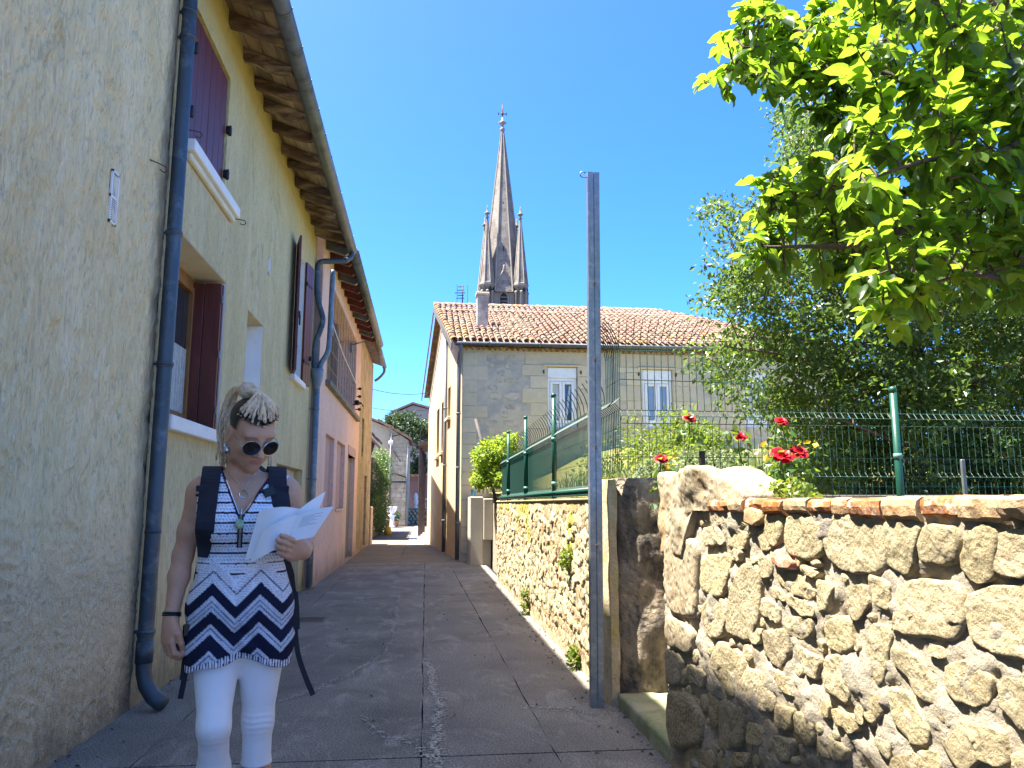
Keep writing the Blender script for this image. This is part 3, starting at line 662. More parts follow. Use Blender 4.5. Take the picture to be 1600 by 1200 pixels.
b_ = MB(); b_.span((XS-.3, 26.12, -.05), (XS+.06, 26.9, 1.25), bev=.02); part(b_, 'plinth', M('orange_render', (.66, .43, .24), rough=.9), sh_)

# ================================================================== tiles
def tile_geo(w, L, n=6):
    """one canal tile, convex side up: lower end at y=0 wide, upper end narrower; x across, y up the slope"""
    mb = MB(); vs = []; t = .014
    for (y, s, dz) in ((0, 1, .012), (L, .82, 0)):
        for rr in (w/2*s, w/2*s-t):
            for j in range(n+1):
                a = math.pi*j/n; vs.append((math.cos(a)*rr, y, dz+math.sin(a)*rr*.85))
    m = n+1; fs = []
    for j in range(n):
        fs += [(j+1, j, 2*m+j, 2*m+j+1), (j, j+1, m+j+1, m+j)]
    mb.add(vs, fs, False); mb.s = [k % 2 == 0 for k in range(len(fs))]; return mb
def tiled_slope(root, O, U, V, cols, rows, cs, rs, mats, inside=None, limit=300, pick=None):
    O, U, V = Vector(O), Vector(U).normalized(), Vector(V).normalized(); N = U.cross(V)
    g_ = tile_geo(cs*.80, rs*1.22); mm = [g_.mesh('roof_tile', m) for m in mats]; inv = Matrix.Translation(root.location).inverted()
    cand = []
    for r in range(rows):
        for c in range(cols):
            p = O+U*(cs*(c+.5))+V*(rs*r)
            if inside is None or inside(p): cand.append((r, c, p))
    cand.sort(key=lambda q: (q[0], q[1])); rest = MB(); done = 0
    for k, (r, c, p) in enumerate(cand):
        a = R.uniform(-.035, .035); u = (U+V*a).normalized(); v = (V-U*a).normalized(); n = (N+V*.055).normalized()
        Mx = Matrix((u, v, n)).transposed().to_4x4(); Mx.translation = p+N*(.006+R.uniform(0, .012))+U*R.uniform(-.008, .008)+V*R.uniform(-.02, .02)
        if k < limit:
            o = link('roof_tile', mm[pick(r, c) if pick else 0]); o.parent = root; o.matrix_parent_inverse = inv; o.matrix_basis = Mx
        else: rest.add([Mx @ Vector(q) for q in g_.v], g_.f); rest.s[-len(g_.f):] = g_.s
    if rest.v: part(rest, 'roof_tiles', mats[0], root, kind='stuff')

# ---- lean-to tiled canopy past the stone house
lt = thing('tiled_canopy', 'small canopy of curved clay tiles jutting over the left of the alley', 'canopy', (-2.6, 30.3, 0))
q = MB(); q.prism([(-3.1, 29.5, 4.90), (-1.86, 29.5, 3.62), (-1.86, 29.5, 3.50), (-3.1, 29.5, 4.78)], (0, 2.0, 0)); part(q, 'roof_deck', m_board, lt)
tiled_slope(lt, (-1.82, 29.45, 3.67), (0, 1, 0), (-1.24, 0, 1.28), 10, 5, .2, .34, [m_tile])
q = MB(); q.prism([(-2.2, 29.6, 2.8), (-2.2, 29.6, 3.8), (-1.95, 29.6, 3.6)], (0, .12, 0)); part(q, 'bracket', m_redwood, lt)
q = MB(); q.span((-3.6, 29.6, -.2), (-2.2, 31.4, 3.9)); part(q, 'wall', m_ochre, lt)
# ---- leaf clouds
def leaf_cloud(name, centres, n, size, mat, spread, up=.5, flat=1., asp=.55):
    """many single leaves: centres = [(x, y, z, radius)], n leaves in all"""
    C = np.array(centres, float); w = C[:, 3]**2; idx = NP.choice(len(C), n, p=w/w.sum())
    d = NP.normal(size=(n, 3)); d /= np.linalg.norm(d, axis=1)[:, None]; rr = NP.uniform(.35, 1.0, n)**.6*(1+.25*NP.normal(size=n)*.5)
    P = C[idx, :3]+d*(C[idx, 3]*rr*spread)[:, None]*np.array([1, 1, flat])
    a = NP.normal(size=(n, 3))*.8+d*.5; a[:, 2] -= .35; a /= np.linalg.norm(a, axis=1)[:, None]
    nn = NP.normal(size=(n, 3))*.7+d*.35; nn[:, 2] += up; b = np.cross(nn, a); b /= np.linalg.norm(b, axis=1)[:, None]; nn = np.cross(a, b)
    s = size*NP.uniform(.6, 1.25, n)[:, None]
    V = np.stack([P, P+a*s*.5+b*s*asp*.5+nn*s*.10, P+a*s+nn*s*-.06, P+a*s*.5-b*s*asp*.5+nn*s*.10], 1).reshape(-1, 3)
    F = (np.arange(n)*4)[:, None, None]+np.array([[0, 1, 2], [0, 2, 3]])[None]
    return np_mesh(name, V, F.reshape(-1, 3), mat, False, {'rnd': np.repeat(NP.uniform(0, 1, n), 4)})
m_ivy = leaf_mat('ivy_leaf', (.075, .135, .022), (.035, .07, .014), (.20, .32, .04), .4, .3, (.12, .17, .03))
m_vine = leaf_mat('vine_leaf', (.20, .30, .03), (.12, .20, .02), (.42, .52, .05), .5, .5, (.30, .34, .05))
m_dgreen = leaf_mat('dark_leaf', (.06, .10, .036), (.035, .06, .024), (.08, .14, .03), .45, .25, (.12, .15, .08))
m_plum = leaf_mat('plum_leaf', (.06, .11, .024), (.033, .062, .015), (.20, .30, .038), .35, .42, (.15, .20, .05))
m_lime = leaf_mat('lime_leaf', (.11, .165, .016), (.065, .105, .012), (.26, .33, .03), .5, .45, (.36, .36, .05))
m_big = leaf_mat('broad_leaf', (.038, .085, .014), (.02, .045, .010), (.27, .43, .026), .34, .58, (.08, .14, .018))
m_grey = leaf_mat('grey_green_leaf', (.20, .24, .12), (.12, .16, .08), (.3, .36, .12), .6, .3)
m_bark = M('bark', (.12, .085, .06), (.05, .036, .028), 14, stretch=(1, 1, .3), bump=.9, bscale=30)
# ---- ivy covered garden wall
iv = thing('ivy_wall', 'low garden wall smothered in hanging green ivy on the left of the alley', 'wall', (-1.9, 34, 0))
q = MB(); q.span((-3.0, 31.6, -.1), (-2.12, 39.0, 3.2)); q.span((-3.2, 31.5, -.1), (-2.3, 31.6, 4.1)); part(q, 'wall', m_ochre, iv)
cs = [(-2.45+R.uniform(-.35, .25), 31.4, R.uniform(.4, 3.0), .34) for k in range(26)]+[(-2.02+R.uniform(-.1, .1), R.uniform(31.6, 38.5), R.uniform(.3, 3.6), .34) for k in range(80)]
iv2 = part(leaf_cloud('ivy', cs, 15000, .085, m_ivy, 1.), 'ivy', m_ivy, iv, kind='stuff')
m_dead = leaf_mat('dry_creeper', (.20, .13, .08), (.10, .07, .045), (.2, .14, .08), .7, .2)
part(leaf_cloud('dry_creeper', [(-2.7+R.uniform(-.2, .2), 31.4, R.uniform(3.0, 4.0), .25) for k in range(9)], 1800, .08, m_dead, 1.), 'dry_creeper', m_dead, iv, kind='stuff')
# yellow bag against the ivy
q = MB()
P_ = []
for k, (z, w) in enumerate(((0, .13), (.06, .17), (.2, .16), (.32, .12), (.40, .05), (.46, .09))): P_.append((w, z))
q.lathe(P_, (-1.62, 34.5, 0), 9); ob = link('refuse_bag', q.mesh('refuse_bag', M('yellow_plastic', (.75, .50, .04), (.6, .4, .03), 12, rough=.4, bump=.6, bscale=20)), None, 'yellow tied bag standing on the ground at the foot of the ivy', 'bag')
# ---- far stone house at the bend
fy = 47.
fh = thing('far_stone_house', 'tall pale stone house with a dish aerial at the far bend of the alley', 'house', (-1.8, fy+2, 0))
m_ash = M('pale_ashlar', (.50, .40, .25), (.38, .30, .19), 2.5, bump=.8, bscale=12, stain=(.27, .22, .16), sscale=1.3, bdist=.04)
xa, xb = onY(607, 720, fy)[0], onY(637.5, 720, fy)[0]; zt1, zt2 = onY(612, 668, fy)[1], onY(637, 688, fy)[1]; xl = onY(588, 700, fy)[0]-1.2
q = MB(); q.prism([(xa, fy, -.2), (xb, fy, -.2), (xb, fy, zt2), (xa, fy, zt1)], (0, 6, 0)); part(q, 'wall', m_ash, fh)
zl = onY(600, 668, fy)[1]
q = MB(); q.prism([(xl, fy+.35, -.2), (xa-.002, fy+.35, -.2), (xa-.002, fy+.35, zl), (xl, fy+.35, zl+.8)], (0, 5, 0)); part(q, 'wall', M('cream_render', (.60, .50, .33), (.52, .42, .27), 5, bump=.3), fh)
q = MB(); q.prism([(xl, fy+.1, zl+.82), (xa+.25, fy+.1, zl-.02), (xa+.25, fy+.1, zl+.10), (xl, fy+.1, zl+.95)], (0, 5, 0)); part(q, 'roof', m_tile, fh)
q = MB(); q.prism([(xa-.7, fy-.15, zt1+.38), (xb+.2, fy-.15, zt2+.0), (xb+.2, fy-.15, zt2+.16), (xa-.7, fy-.15, zt1+.55)], (0, 6.3, 0)); part(q, 'roof', m_tile, fh)
for r_ in range(20):                                  # courses of dressed stone, a few centimetres proud
    z = .12+r_*.27; x = xa+.02+(r_ % 2)*.1
    while x < xb-.12:
        w = min(R.uniform(.28, .5), xb-.01-x)
        if z+.25 < zt2-.1 and R.random() < .8:
            q = MB(); q.span((x, fy-.02-R.uniform(0, .015), z), (x+w-.02, fy+.05, z+.25), bev=.012); part(q, 'stone', m_stone, fh)
        x += w
q = MB(); q.tube([(xa+.12, fy-.08, zt1-.3), (xa+.12, fy-.08, .05)], .055, 8); part(q, 'downpipe', m_zinc, fh)
q = MB(); q.tube([(xb-.04, fy-.07, zt2-.2), (xb-.04, fy-.07, .05)], .05, 8); part(q, 'downpipe', m_zinc, fh)
q = MB(); q.tube([(xa+.2, fy-.1, onY(614, 682, fy)[1]), (xb-.1, fy-.1, onY(633, 676, fy)[1])], .03, 6); q.tube([(xa+.15, fy-.1, onY(612, 700, fy)[1]), (xa+.75, fy-.1, onY(632, 722, fy)[1])], .015, 6); q.tube([(xa+.15, fy-.1, onY(612, 738, fy)[1]), (xb-.1, fy-.1, onY(632, 746, fy)[1])], .03, 6); q.span((xa, fy-.07, onY(612, 754, fy)[1]), (xb-.05, fy-.02, onY(612, 752, fy)[1])); part(q, 'cable', m_iron, fh)
q = MB(); dx, dz = onY(611, 692, fy); q.lathe([(.0, .04), (.08, .03), (.15, 0), (.155, -.01), (.08, .015)], (0, 0, 0), 14)
q.v = [(dx+v[0], fy-.22-v[2], dz+v[1]) for v in q.v]; q.tube([(dx, fy, dz-.1), (dx, fy-.2, dz)], .02, 6); part(q, 'dish_aerial', m_white, fh)
# flower pots in front of it
def pot_plant(x, y, r, h, mat, label, flowers=None):
    t = thing('potted_plant', label, 'potted plant', (x, y, 0)); q = MB(); q.lathe([(r*.65, 0), (r, h), (r*1.12, h), (r*1.12, h+.04), (r*.9, h+.04), (r*.85, h)], (x, y, 0), 14); part(q, 'pot', mat, t)
    part(leaf_cloud('foliage', [(x, y, h+.22, r*1.2), (x+.1, y, h+.4, r)], 500, .09, m_dgreen, 1.), 'foliage', m_dgreen, t)
    if flowers: part(leaf_cloud('blossom', [(x, y, h+.4, r*1.3)], 160, .06, flowers, 1.), 'blossom', flowers, t)
m_terra = M('terracotta', (.46, .22, .12), rough=.85)
m_rosel = leaf_mat('pink_petal', (.45, .12, .16), (.3, .06, .1), (.4, .1, .12), .5, .2)
pot_plant(onY(612, 800, 46)[0], 46.0, .26, .4, m_terra, 'terracotta pot of reddish flowers against the far stone house', m_rosel)
pot_plant(onY(618, 800, 45.4)[0], 45.4, .2, .3, m_terra, 'smaller terracotta pot of green leaves in front of the far stone house')
ux, uy = onY(613, 800, 44.6)[0], 44.6
t = thing('garden_urn', 'white urn on a pedestal before the flower pots of the far stone house', 'urn', (ux, uy, 0))
q = MB(); q.lathe([(.2, 0), (.2, .1), (.12, .16), (.12, .6), (.2, .66), (.2, .72)], (ux, uy, 0), 12); part(q, 'pedestal', m_white, t)
q = MB(); q.lathe([(.08, .72), (.10, .8), (.24, .98), (.27, 1.15), (.30, 1.17), (.26, 1.18), (.2, 1.0)], (ux, uy, 0), 14); part(q, 'bowl', m_white, t)
# ---- end of the alley: cobble wall with balustrade, car, red building, round tree, gabled house
ex0, ex1 = onY(636, 800, 52)[0], onY(663, 800, 52)[0]
cw = thing('cobble_wall', 'low cobble wall closing the far end of the alley', 'wall', ((ex0+ex1)/2, 52, 0))
q = MB(); q.span((ex0-.3, 52, -.2), (ex1+.6, 52.35, .95)); part(q, 'wall', m_kerbc, cw)
pr = [MB().lathe([(.02, 0), (.13, .01), (.15, .05), (.10, .10), (.0, .12)], (0, 0, 0), 8).mesh('cobble', m_stone)]
for r_ in range(5):
    for c_ in range(7):
        x = ex0-.15+c_*.27+(r_ % 2)*.13
        o = link('cobble', pr[0]); o.parent = cw; o.matrix_parent_inverse = Matrix.Translation(cw.location).inverted(); o.location = (x, 52.03, .12+r_*.19); o.rotation_euler = (math.pi/2, R.uniform(0, 3), 0); o.scale = (R.uniform(.75, .95), R.uniform(.6, .75), 1)
q = MB(); q.span((ex0-.3, 51.95, .95), (ex1+.6, 52.4, 1.05), bev=.015); part(q, 'coping', m_kerbc, cw)
bx = onY(649.5, 780, 52.2)[0]
t = thing('stone_vase', 'white stone vase standing on the coping of the far cobble wall', 'vase', (bx, 52.2, 1.05))
q = MB(); q.lathe([(.17, 1.05), (.17, 1.12), (.09, 1.2), (.14, 1.35), (.19, 1.5), (.12, 1.68), (.16, 1.8), (.12, 1.84)], (bx, 52.2, 0), 12); part(q, 'bowl', m_white, t)
q = MB(); q.lathe([(.10, 1.84), (.13, 1.92), (.08, 2.0), (.02, 2.08)], (bx, 52.2, 0), 12); part(q, 'finial', m_white, t)
q = MB(); x0, x1 = bx+.3, ex1+.5; q.span((x0, 52.15, 1.62), (x1, 52.25, 1.70)); q.span((x0, 52.15, 1.05), (x1, 52.25, 1.10))
for k in range(5): q.lathe([(.04, 1.1), (.07, 1.25), (.035, 1.45), (.05, 1.62)], (x0+.08+k*.22, 52.2, 0), 8)
ob = link('balustrade', q.mesh('balustrade', m_white), None, 'short white balustrade on the far cobble wall beside the vase', 'balustrade')
# car
cx0, cx1, cyy = onY(625, 790, 55)[0], onY(645, 790, 55)[0], 55.
car = thing('parked_car', 'white parked car half hidden behind the far cobble wall', 'car', (cx1-1, cyy+.9, 0)); L_ = 3.9; xe = cx1+.1; prof = [(0, .35), (0, .75), (.12, .95), (.95, 1.05), (1.5, 1.52), (2.9, 1.56), (3.6, 1.1), (3.9, 1.0), (3.9, .35)]
q = MB(); pts = [(xe-a, cyy, z) for a, z in prof]; q.prism(pts, (0, 1.65, 0)); part(q, 'body', M('car_white', (.80, .80, .82), (.78, .78, .80), rough=.2, bump=0, spec=.6), car)
for side in (-.006, 1.656):
    q = MB(); q.prism([(xe-1.05, cyy+side, 1.06), (xe-1.55, cyy+side, 1.45), (xe-2.75, cyy+side, 1.48), (xe-3.3, cyy+side, 1.1)], (0, .004, 0)); part(q, 'window', m_glass, car)
for a in (.75, 3.1):
    for yy in (cyy-.02, cyy+1.5):
        q = MB(); q.tube([(xe-a, yy, .31), (xe-a, yy+.18, .31)], .31, 16); w_ = part(q, 'wheel', m_iron, car); q = MB(); q.tube([(xe-a, yy-.01, .31), (xe-a, yy+.19, .31)], .18, 12); part(q, 'rim', m_zinc, w_)
q = MB(); q.box((xe+.0, cyy+.2, .8), (.06, .3, .12), bev=.02); part(q, 'headlight', m_glass, car)
rb = thing('red_outbuilding', 'dull red outbuilding in shade behind the far cobble wall', 'building', (1, 60, 0))
q = MB(); q.span((onY(634, 760, 60)[0], 60, -.2), (onY(668, 760, 60)[0]+1, 64, onY(650, 745, 60)[1])); part(q, 'wall', M('dull_red_render', (.20, .11, .085), (.16, .085, .07), 4), rb)
q = MB(); q.span((onY(634, 760, 60)[0]-.2, 59.7, onY(650, 745, 60)[1]), (onY(668, 760, 60)[0]+1.2, 64.2, onY(650, 741, 60)[1])); part(q, 'roof', m_tile, rb)
def crown_tree(name, label, x, y, z0, blobs, n, size, mat, trunk_r, group=None):
    t = thing(name, label, 'tree', (x, y, 0), group); q = MB(); q.tube([(x, y, -.3), (x+.05, y, z0*.5), (x, y+.05, z0), (x, y, z0+1)], [trunk_r*1.3, trunk_r, trunk_r*.8, trunk_r*.3], 8); tk = part(q, 'trunk', m_bark, t)
    for k in range(5):
        b_ = blobs[k % len(blobs)]; q = MB(); q.tube(smooth_path([(x, y, z0*.8), ((x+b_[0])/2+R.uniform(-.2, .2), (y+b_[1])/2, (z0+b_[2])/2), b_[:3]], 3), [trunk_r*.6*(1-i/8) for i in range(7)], 6); part(q, 'branch', m_bark, tk)
    part(leaf_cloud('crown', blobs, n, size, mat, 1.), 'crown', mat, t)
ty = 66.; tx, tz = onY(630, 692, ty); bl = []
for k in range(60):
    a, e = R.uniform(0, 6.28), R.uniform(-1.2, 1.3); bl.append((tx+2.0*math.cos(a)*math.cos(e), ty+2.0*math.sin(a)*math.cos(e), tz-.4+2.6*math.sin(e), R.uniform(.5, .8)))
bl += [(onY(650, 740, ty)[0]+R.uniform(-.9, .5), ty+R.uniform(-.5, .5), R.uniform(2.6, 4.6), .6) for k in range(14)]
crown_tree('round_tree', 'dense round dark green tree behind the far stone house', tx, ty, 3., bl, 15000, .26, m_dgreen, .2)
gb = thing('gabled_house', 'pinkish grey gabled house rising behind the round tree', 'house', (0, 90, 0)); gy = 90.
pk, le, ri = onY(645, 633, gy), onY(618, 645, gy), onY(672, 641, gy)
q = MB(); q.prism([(le[0], gy, -.2), (ri[0]+2, gy, -.2), (ri[0]+2, gy, ri[1]-.4), (pk[0], gy, pk[1]), (le[0], gy, le[1])], (0, 8, 0)); part(q, 'wall', M('grey_pink_render', (.36, .30, .24), (.30, .25, .20), 1, bump=.3, bscale=6), gb)
q = MB(); q.prism([(le[0]-.4, gy-.3, le[1]), (pk[0], gy-.3, pk[1]+.12), (pk[0], gy-.3, pk[1]+.35), (le[0]-.4, gy-.3, le[1]+.22)], (0, 8.5, 0)); q.prism([(pk[0]+.002, gy-.3, pk[1]+.12), (ri[0]+2.4, gy-.3, ri[1]-.5), (ri[0]+2.4, gy-.3, ri[1]-.27), (pk[0]+.002, gy-.3, pk[1]+.35)], (0, 8.5, 0)); part(q, 'roof', m_tile, gb)
# brown gate posts and lean-to beyond the right hand house
gp = thing('wooden_porch', 'dark timber porch on posts beyond the corner of the right hand house', 'porch', (.6, 34, 0))
for (px_, yy) in ((656.5, 33.), (659.5, 35.), (662.5, 37.)):
    x = onY(px_, 760, yy)[0]; q = MB(); q.span((x-.07, yy-.07, -.2), (x+.07, yy+.07, 3.7), bev=.01); part(q, 'post', M('dark_timber', (.10, .075, .07), (.06, .045, .045), 8, rnd=.1) if 'dark_timber' not in bpy.data.materials else bpy.data.materials['dark_timber'], gp)
q = MB(); q.prism([(-.35, 32.6, 3.75), (1.4, 32.6, 4.1), (1.4, 32.6, 4.25), (-.35, 32.6, 3.9)], (0, 5, 0)); part(q, 'roof', m_tile, gp)
q = MB(); q.span((.35, 32.7, -.2), (1.3, 37.5, 3.8)); part(q, 'wall', bpy.data.materials['dull_red_render'], gp)

# ================================================================== right hand house
FY = 18.5; XA = .83; ZEV = 5.17; XR = 10.7; YB = 27.6; XB = XA-.0846*(YB-FY); YR = 23.4
rh = thing('tiled_stone_house', 'stone house with pale rubble front and curved clay tile roof facing the garden', 'house', (XA, FY, 0))
m_mort = M('lime_mortar', (.55, .475, .345), (.47, .405, .295), 5, bump=.5, bscale=40, stain=(.36, .335, .29), sscale=2.2)
m_rub = M('grey_rubble', (.57, .485, .34), (.44, .375, .27), 9, bump=.6, bscale=40, rnd=.10, stain=(.33, .30, .25), sscale=5)
m_quoin = M('dressed_stone', (.60, .51, .345), (.52, .44, .295), 6, bump=.35, bscale=50, rnd=.08)
wins = []
for (a, b, c, d) in ((855, 903, 573, 668), (1003, 1053, 577, 668), (1160, 1203, 580, 668)):
    x0, zt = onY(a, c, FY); x1, zb = onY(b, d, FY); wins.append((x0, x1, zb, zt))
facade('wall', m_mort, rh, (0, FY, 0), (1, 0, 0), (0, -1, 0), XA, XR, -.2, ZEV-.02, wins, .16)
sv = Vector((XB-XA, YB-FY, 0)).normalized(); sn = Vector((-sv.y, sv.x, 0)); LS = (YB-FY)/sv.y
m_side = M('ochre_render', (.54, .43, .25), (.46, .35, .19), 3, bump=.6, bscale=26, stain=(.46, .35, .21), sscale=2.0)
facade('wall', m_side, rh, (XA, FY, 0), sv, sn, 0, LS, -.2, ZEV-.02, [(2.35, 2.95, 3.7, 4.55), (3.9, 4.7, 2.85, 4.35), (5.3, 6.1, 2.8, 4.3), (3.2, 3.75, .8, 2.1)], .2)
ur = (YR-FY)/sv.y; ZR = onY(690, 478, YR)[1]; P0 = Vector((XA, FY, 0))
q = MB(); q.add([P0+Vector((0, 0, ZEV-.02)), P0+sv*LS+Vector((0, 0, ZEV-.02)), P0+sv*ur+Vector((0, 0, ZR-.12))], [(1, 0, 2)]); part(q, 'gable', m_side, rh)
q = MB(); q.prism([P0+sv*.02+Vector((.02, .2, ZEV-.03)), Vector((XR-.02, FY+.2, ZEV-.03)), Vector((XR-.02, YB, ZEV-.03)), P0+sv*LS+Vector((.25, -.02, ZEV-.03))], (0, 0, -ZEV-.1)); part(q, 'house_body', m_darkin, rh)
for (u, z0_, z1_, w) in ((2.65, 3.7, 4.55, .6), (4.3, 2.85, 4.35, .8), (5.7, 2.8, 4.3, .8), (3.47, .8, 2.1, .55)):
    c = P0+sv*u; Rm = Matrix((sv, -sn, Vector((0, 0, 1)))).transposed()
    q = MB(); q.box(c-sn*.16+Vector((0, 0, (z0_+z1_)/2)), (w-.02, .04, z1_-z0_-.02), Rm); o_ = part(q, 'window', m_redwood, rh)
    q = MB(); q.box(c-sn*.138+Vector((0, 0, (z0_+z1_)/2)), (w-.2, .01, z1_-z0_-.2), Rm); part(q, 'pane', m_glass, o_)
    q = MB(); q.box(c+sn*.02+Vector((0, 0, z0_-.05)), (w+.12, .16, .09), Rm, .01); part(q, 'sill', m_quoin, rh)
# windows of the front
for k, (x0, x1, zb, zt) in enumerate(wins):
    f = MB(); fy_ = FY+.09; bx_ = zt-.27
    f.span((x0+.01, fy_-.06, bx_), (x1-.01, fy_+.06, zt-.01), bev=.008)
    for s in ((x0+.01, x0+.07, zb, bx_-.002), (x1-.07, x1-.01, zb, bx_-.002), (x0+.07, x1-.07, bx_-.08, bx_-.003), (x0+.07, x1-.07, zb, zb+.09)): f.span((s[0], fy_-.03, s[2]), (s[1], fy_+.04, s[3]), bev=.006)
    wn = part(f, 'window', m_white, rh); xm = (x0+x1)/2
    for (a, b) in ((x0+.075, xm-.004), (xm+.004, x1-.075)):
        f = MB()
        for s in ((a, a+.065, zb+.095, bx_-.085), (b-.065, b, zb+.095, bx_-.085), (a+.067, b-.067, bx_-.15, bx_-.085), (a+.067, b-.067, zb+.095, zb+.18)): f.span((s[0], fy_-.045, s[2]), (s[1], fy_+.03, s[3]), bev=.006)
        part(f, 'sash', m_white, wn); f = MB(); f.span((a+.065, fy_+.002, zb+.18), (b-.065, fy_+.008, bx_-.15)); part(f, 'pane', m_glass if k == 0 else glass_mat('sky_tint_glass', (.20, .26, .34), .15) if k == 1 else m_curt, wn)  # middle window: the sky's reflection is put into the blue tint of its panes
        if k == 0:
            f = MB(); f.prism([(a+.07, fy_+.0, zb+.2), (a+.12, fy_+.0, zb+.2), (b-.07, fy_+.0, bx_-.2), (b-.12, fy_+.0, bx_-.18)] if a > xm else [(a+.07, fy_+.0, zb+.2), (b-.07, fy_, zb+.2), (b-.07, fy_, bx_-.16), (a+.07, fy_, bx_-.16)], (0, -.004, 0)); part(f, 'curtain', m_curt, wn)
    f = MB(); f.span((x0-.12, FY-.05, zt+.005), (x1+.12, FY+.02, zt+.05), bev=.01); part(f, 'drip_edge', m_quoin, rh)
    for xx in (x0-.09, x1+.09):
        f = MB(); f.box((xx, FY-.03, zt-.13), (.03, .05, .09), bev=.008); part(f, 'shutter_hinge', m_iron, rh)
# dressed blocks round the openings and at the corner, rubble between
blocks = []
for (x0, x1, zb, zt) in wins:
    blocks.append((x0-.55, x1+.6, zt+.06, zt+.38)); z = zb-.4; i = 0
    while z < zt-.05:
        h = R.uniform(.30, .40); h = min(h, zt+.05-z); w = .62 if i % 2 else .42
        blocks.append((x0-.01-w, x0-.012, z, z+h-.012)); blocks.append((x1+.012, x1+.01+(1.04-w), z, z+h-.012)); z += h; i += 1
z = .2; i = 0
while z < ZEV-.35:
    h = R.uniform(.28, .38); w = .62 if i % 3 == 1 else .36; blocks.append((XA+.012, XA+w, z, z+h-.012)); z += h; i += 1
def slab_stone(mb, poly, y, t, cham=.014):
    n = len(poly); cx_ = sum(p[0] for p in poly)/n; cz_ = sum(p[1] for p in poly)/n
    vs = [(x, y+.01, z) for x, z in poly]+[(x, y-t*.6, z) for x, z in poly]+[(x+(cx_-x)*cham/max(.05, math.hypot(cx_-x, cz_-z)), y-t, z+(cz_-z)*cham/max(.05, math.hypot(cx_-x, cz_-z))) for x, z in poly]
    fs = [(k*n+i, k*n+(i+1) % n, (k+1)*n+(i+1) % n, (k+1)*n+i) for k in range(2) for i in range(n)]+[tuple(2*n+i for i in range(n))]
    return mb.add(vs, fs)
for (a, b, c, d) in blocks:
    if b-a < .05 or d-c < .05 or b > XR: continue
    j = lambda: R.uniform(-.012, .012)
    q = MB(); slab_stone(q, [(a+j()*.5, c+j()*.5), ((a+b)/2, c+j()*.3), (b+j()*.5, c+j()*.5), (b, (c+d)/2), (b+j()*.5, d+j()*.5), ((a+b)/2, d+j()*.3), (a+j()*.5, d+j()*.5), (a, (c+d)/2)], FY, R.uniform(.010, .018)); part(q, 'dressed_block', m_quoin, rh)
occ = blocks+[(w[0]-.02, w[1]+.02, w[2], w[3]+.05) for w in wins]; cnt = 0; z = .9
while z < ZEV-.16:
    h = R.uniform(.15, .27); x = XA+.5+R.uniform(0, .2)
    while x < 9.4:
        w = R.uniform(.16, .48); bx_ = (x, x+w, z, z+h)
        if R.random() < .95 and not any(bx_[0] < o[1]+.02 and bx_[1] > o[0]-.02 and bx_[2] < o[3]+.015 and bx_[3] > o[2]-.015 for o in occ):
            cx_, cz_ = x+w/2, z+h/2+R.uniform(-.02, .02); nv = R.choice((7, 8, 9)); sq = R.uniform(.6, 1.)
            poly = []
            for k in range(nv):
                a = 2*math.pi*k/nv+R.uniform(-.2, .2); ca, sa = math.cos(a), math.sin(a); m = max(abs(ca), abs(sa))**(-sq*.8)
                poly.append((cx_+ca*m*(w/2-.018)*R.uniform(.8, 1), cz_+sa*m*(h/2-.012)*R.uniform(.8, 1)))
            q = MB(); slab_stone(q, poly, FY, R.uniform(.005, .012), .010); part(q, 'rubble_stone', m_rub, rh); cnt += 1
        x += w
    z += h
# roof: front slope, hip to the right, verge on the left
EV = Vector((XA-.18, FY-.22, ZEV+.06)); vs_ = Vector((0, YR-EV.y, ZR-EV.z)); XH = 7.3
q = MB()
A_, B_, C_, D_ = EV, Vector((XR+.2, FY-.22, ZEV+.06)), Vector((XH, YR, ZR)), Vector((XA-.0846*(YR-FY)-.18, YR, ZR))
E_, F_ = Vector((XB-.18, YB+.2, ZEV+.06)), Vector((XR+.2, YB+.2, ZEV+.06)); dn = Vector((0, 0, -.09))
for poly in ((A_, B_, C_, D_), (D_, C_, F_, E_), (B_, F_, C_)):
    p = list(poly); q.add(p+[v+dn for v in p], [tuple(range(len(p))), tuple(range(len(p), 2*len(p)))[::-1]]+[(i+len(p), (i+1) % len(p)+len(p), (i+1) % len(p), i) for i in range(len(p))])
part(q, 'roof_deck', m_tile, rh)
slope_len = vs_.length; csz = .162; rows = 14; rsz = slope_len*.80/rows
hipx = lambda y: B_.x+(C_.x-B_.x)*(y-B_.y)/(C_.y-B_.y)
def ins(p):
    return p.x < hipx(p.y)-.05 and p.x > (D_.x-A_.x)*(p.y-A_.y)/(D_.y-A_.y)+A_.x-.03
ncol = int((B_.x-A_.x+.6)/csz)
tiled_slope(rh, A_+Vector((-.45, -.05, .03)), (1, 0, 0), vs_, ncol+3, rows, csz, rsz, [m_tile, m_tiley], ins, 300, lambda r, c: 1 if (c < 5 and R.random() < .45) or R.random() < .05 else 0)
tiled_slope(rh, A_+Vector((-.45, -.05, .03))+vs_*.815, (1, 0, 0), vs_, ncol+3, 3, csz, slope_len*.19/3, [m_tile, m_tiley], ins, 0, lambda r, c: 0)
def ridge_row(a, b, n, mats, sz=.2, nm='ridge_tile'):
    a, b = Vector(a), Vector(b); d = (b-a).normalized(); s_ = d.cross(Vector((0, 0, 1))).normalized(); n_ = s_.cross(d); L = (b-a).length/n
    g_ = tile_geo(sz, L*1.15); me = [g_.mesh(nm, m) for m in mats]; inv = Matrix.Translation(rh.location).inverted()
    for k in range(n):
        Mx = Matrix((s_, d, n_)).transposed().to_4x4(); Mx.translation = a+d*(L*k)+n_*(R.uniform(0, .012)-.01)
        o = link(nm, me[k % len(me)]); o.parent = rh; o.matrix_parent_inverse = inv; o.matrix_basis = Mx
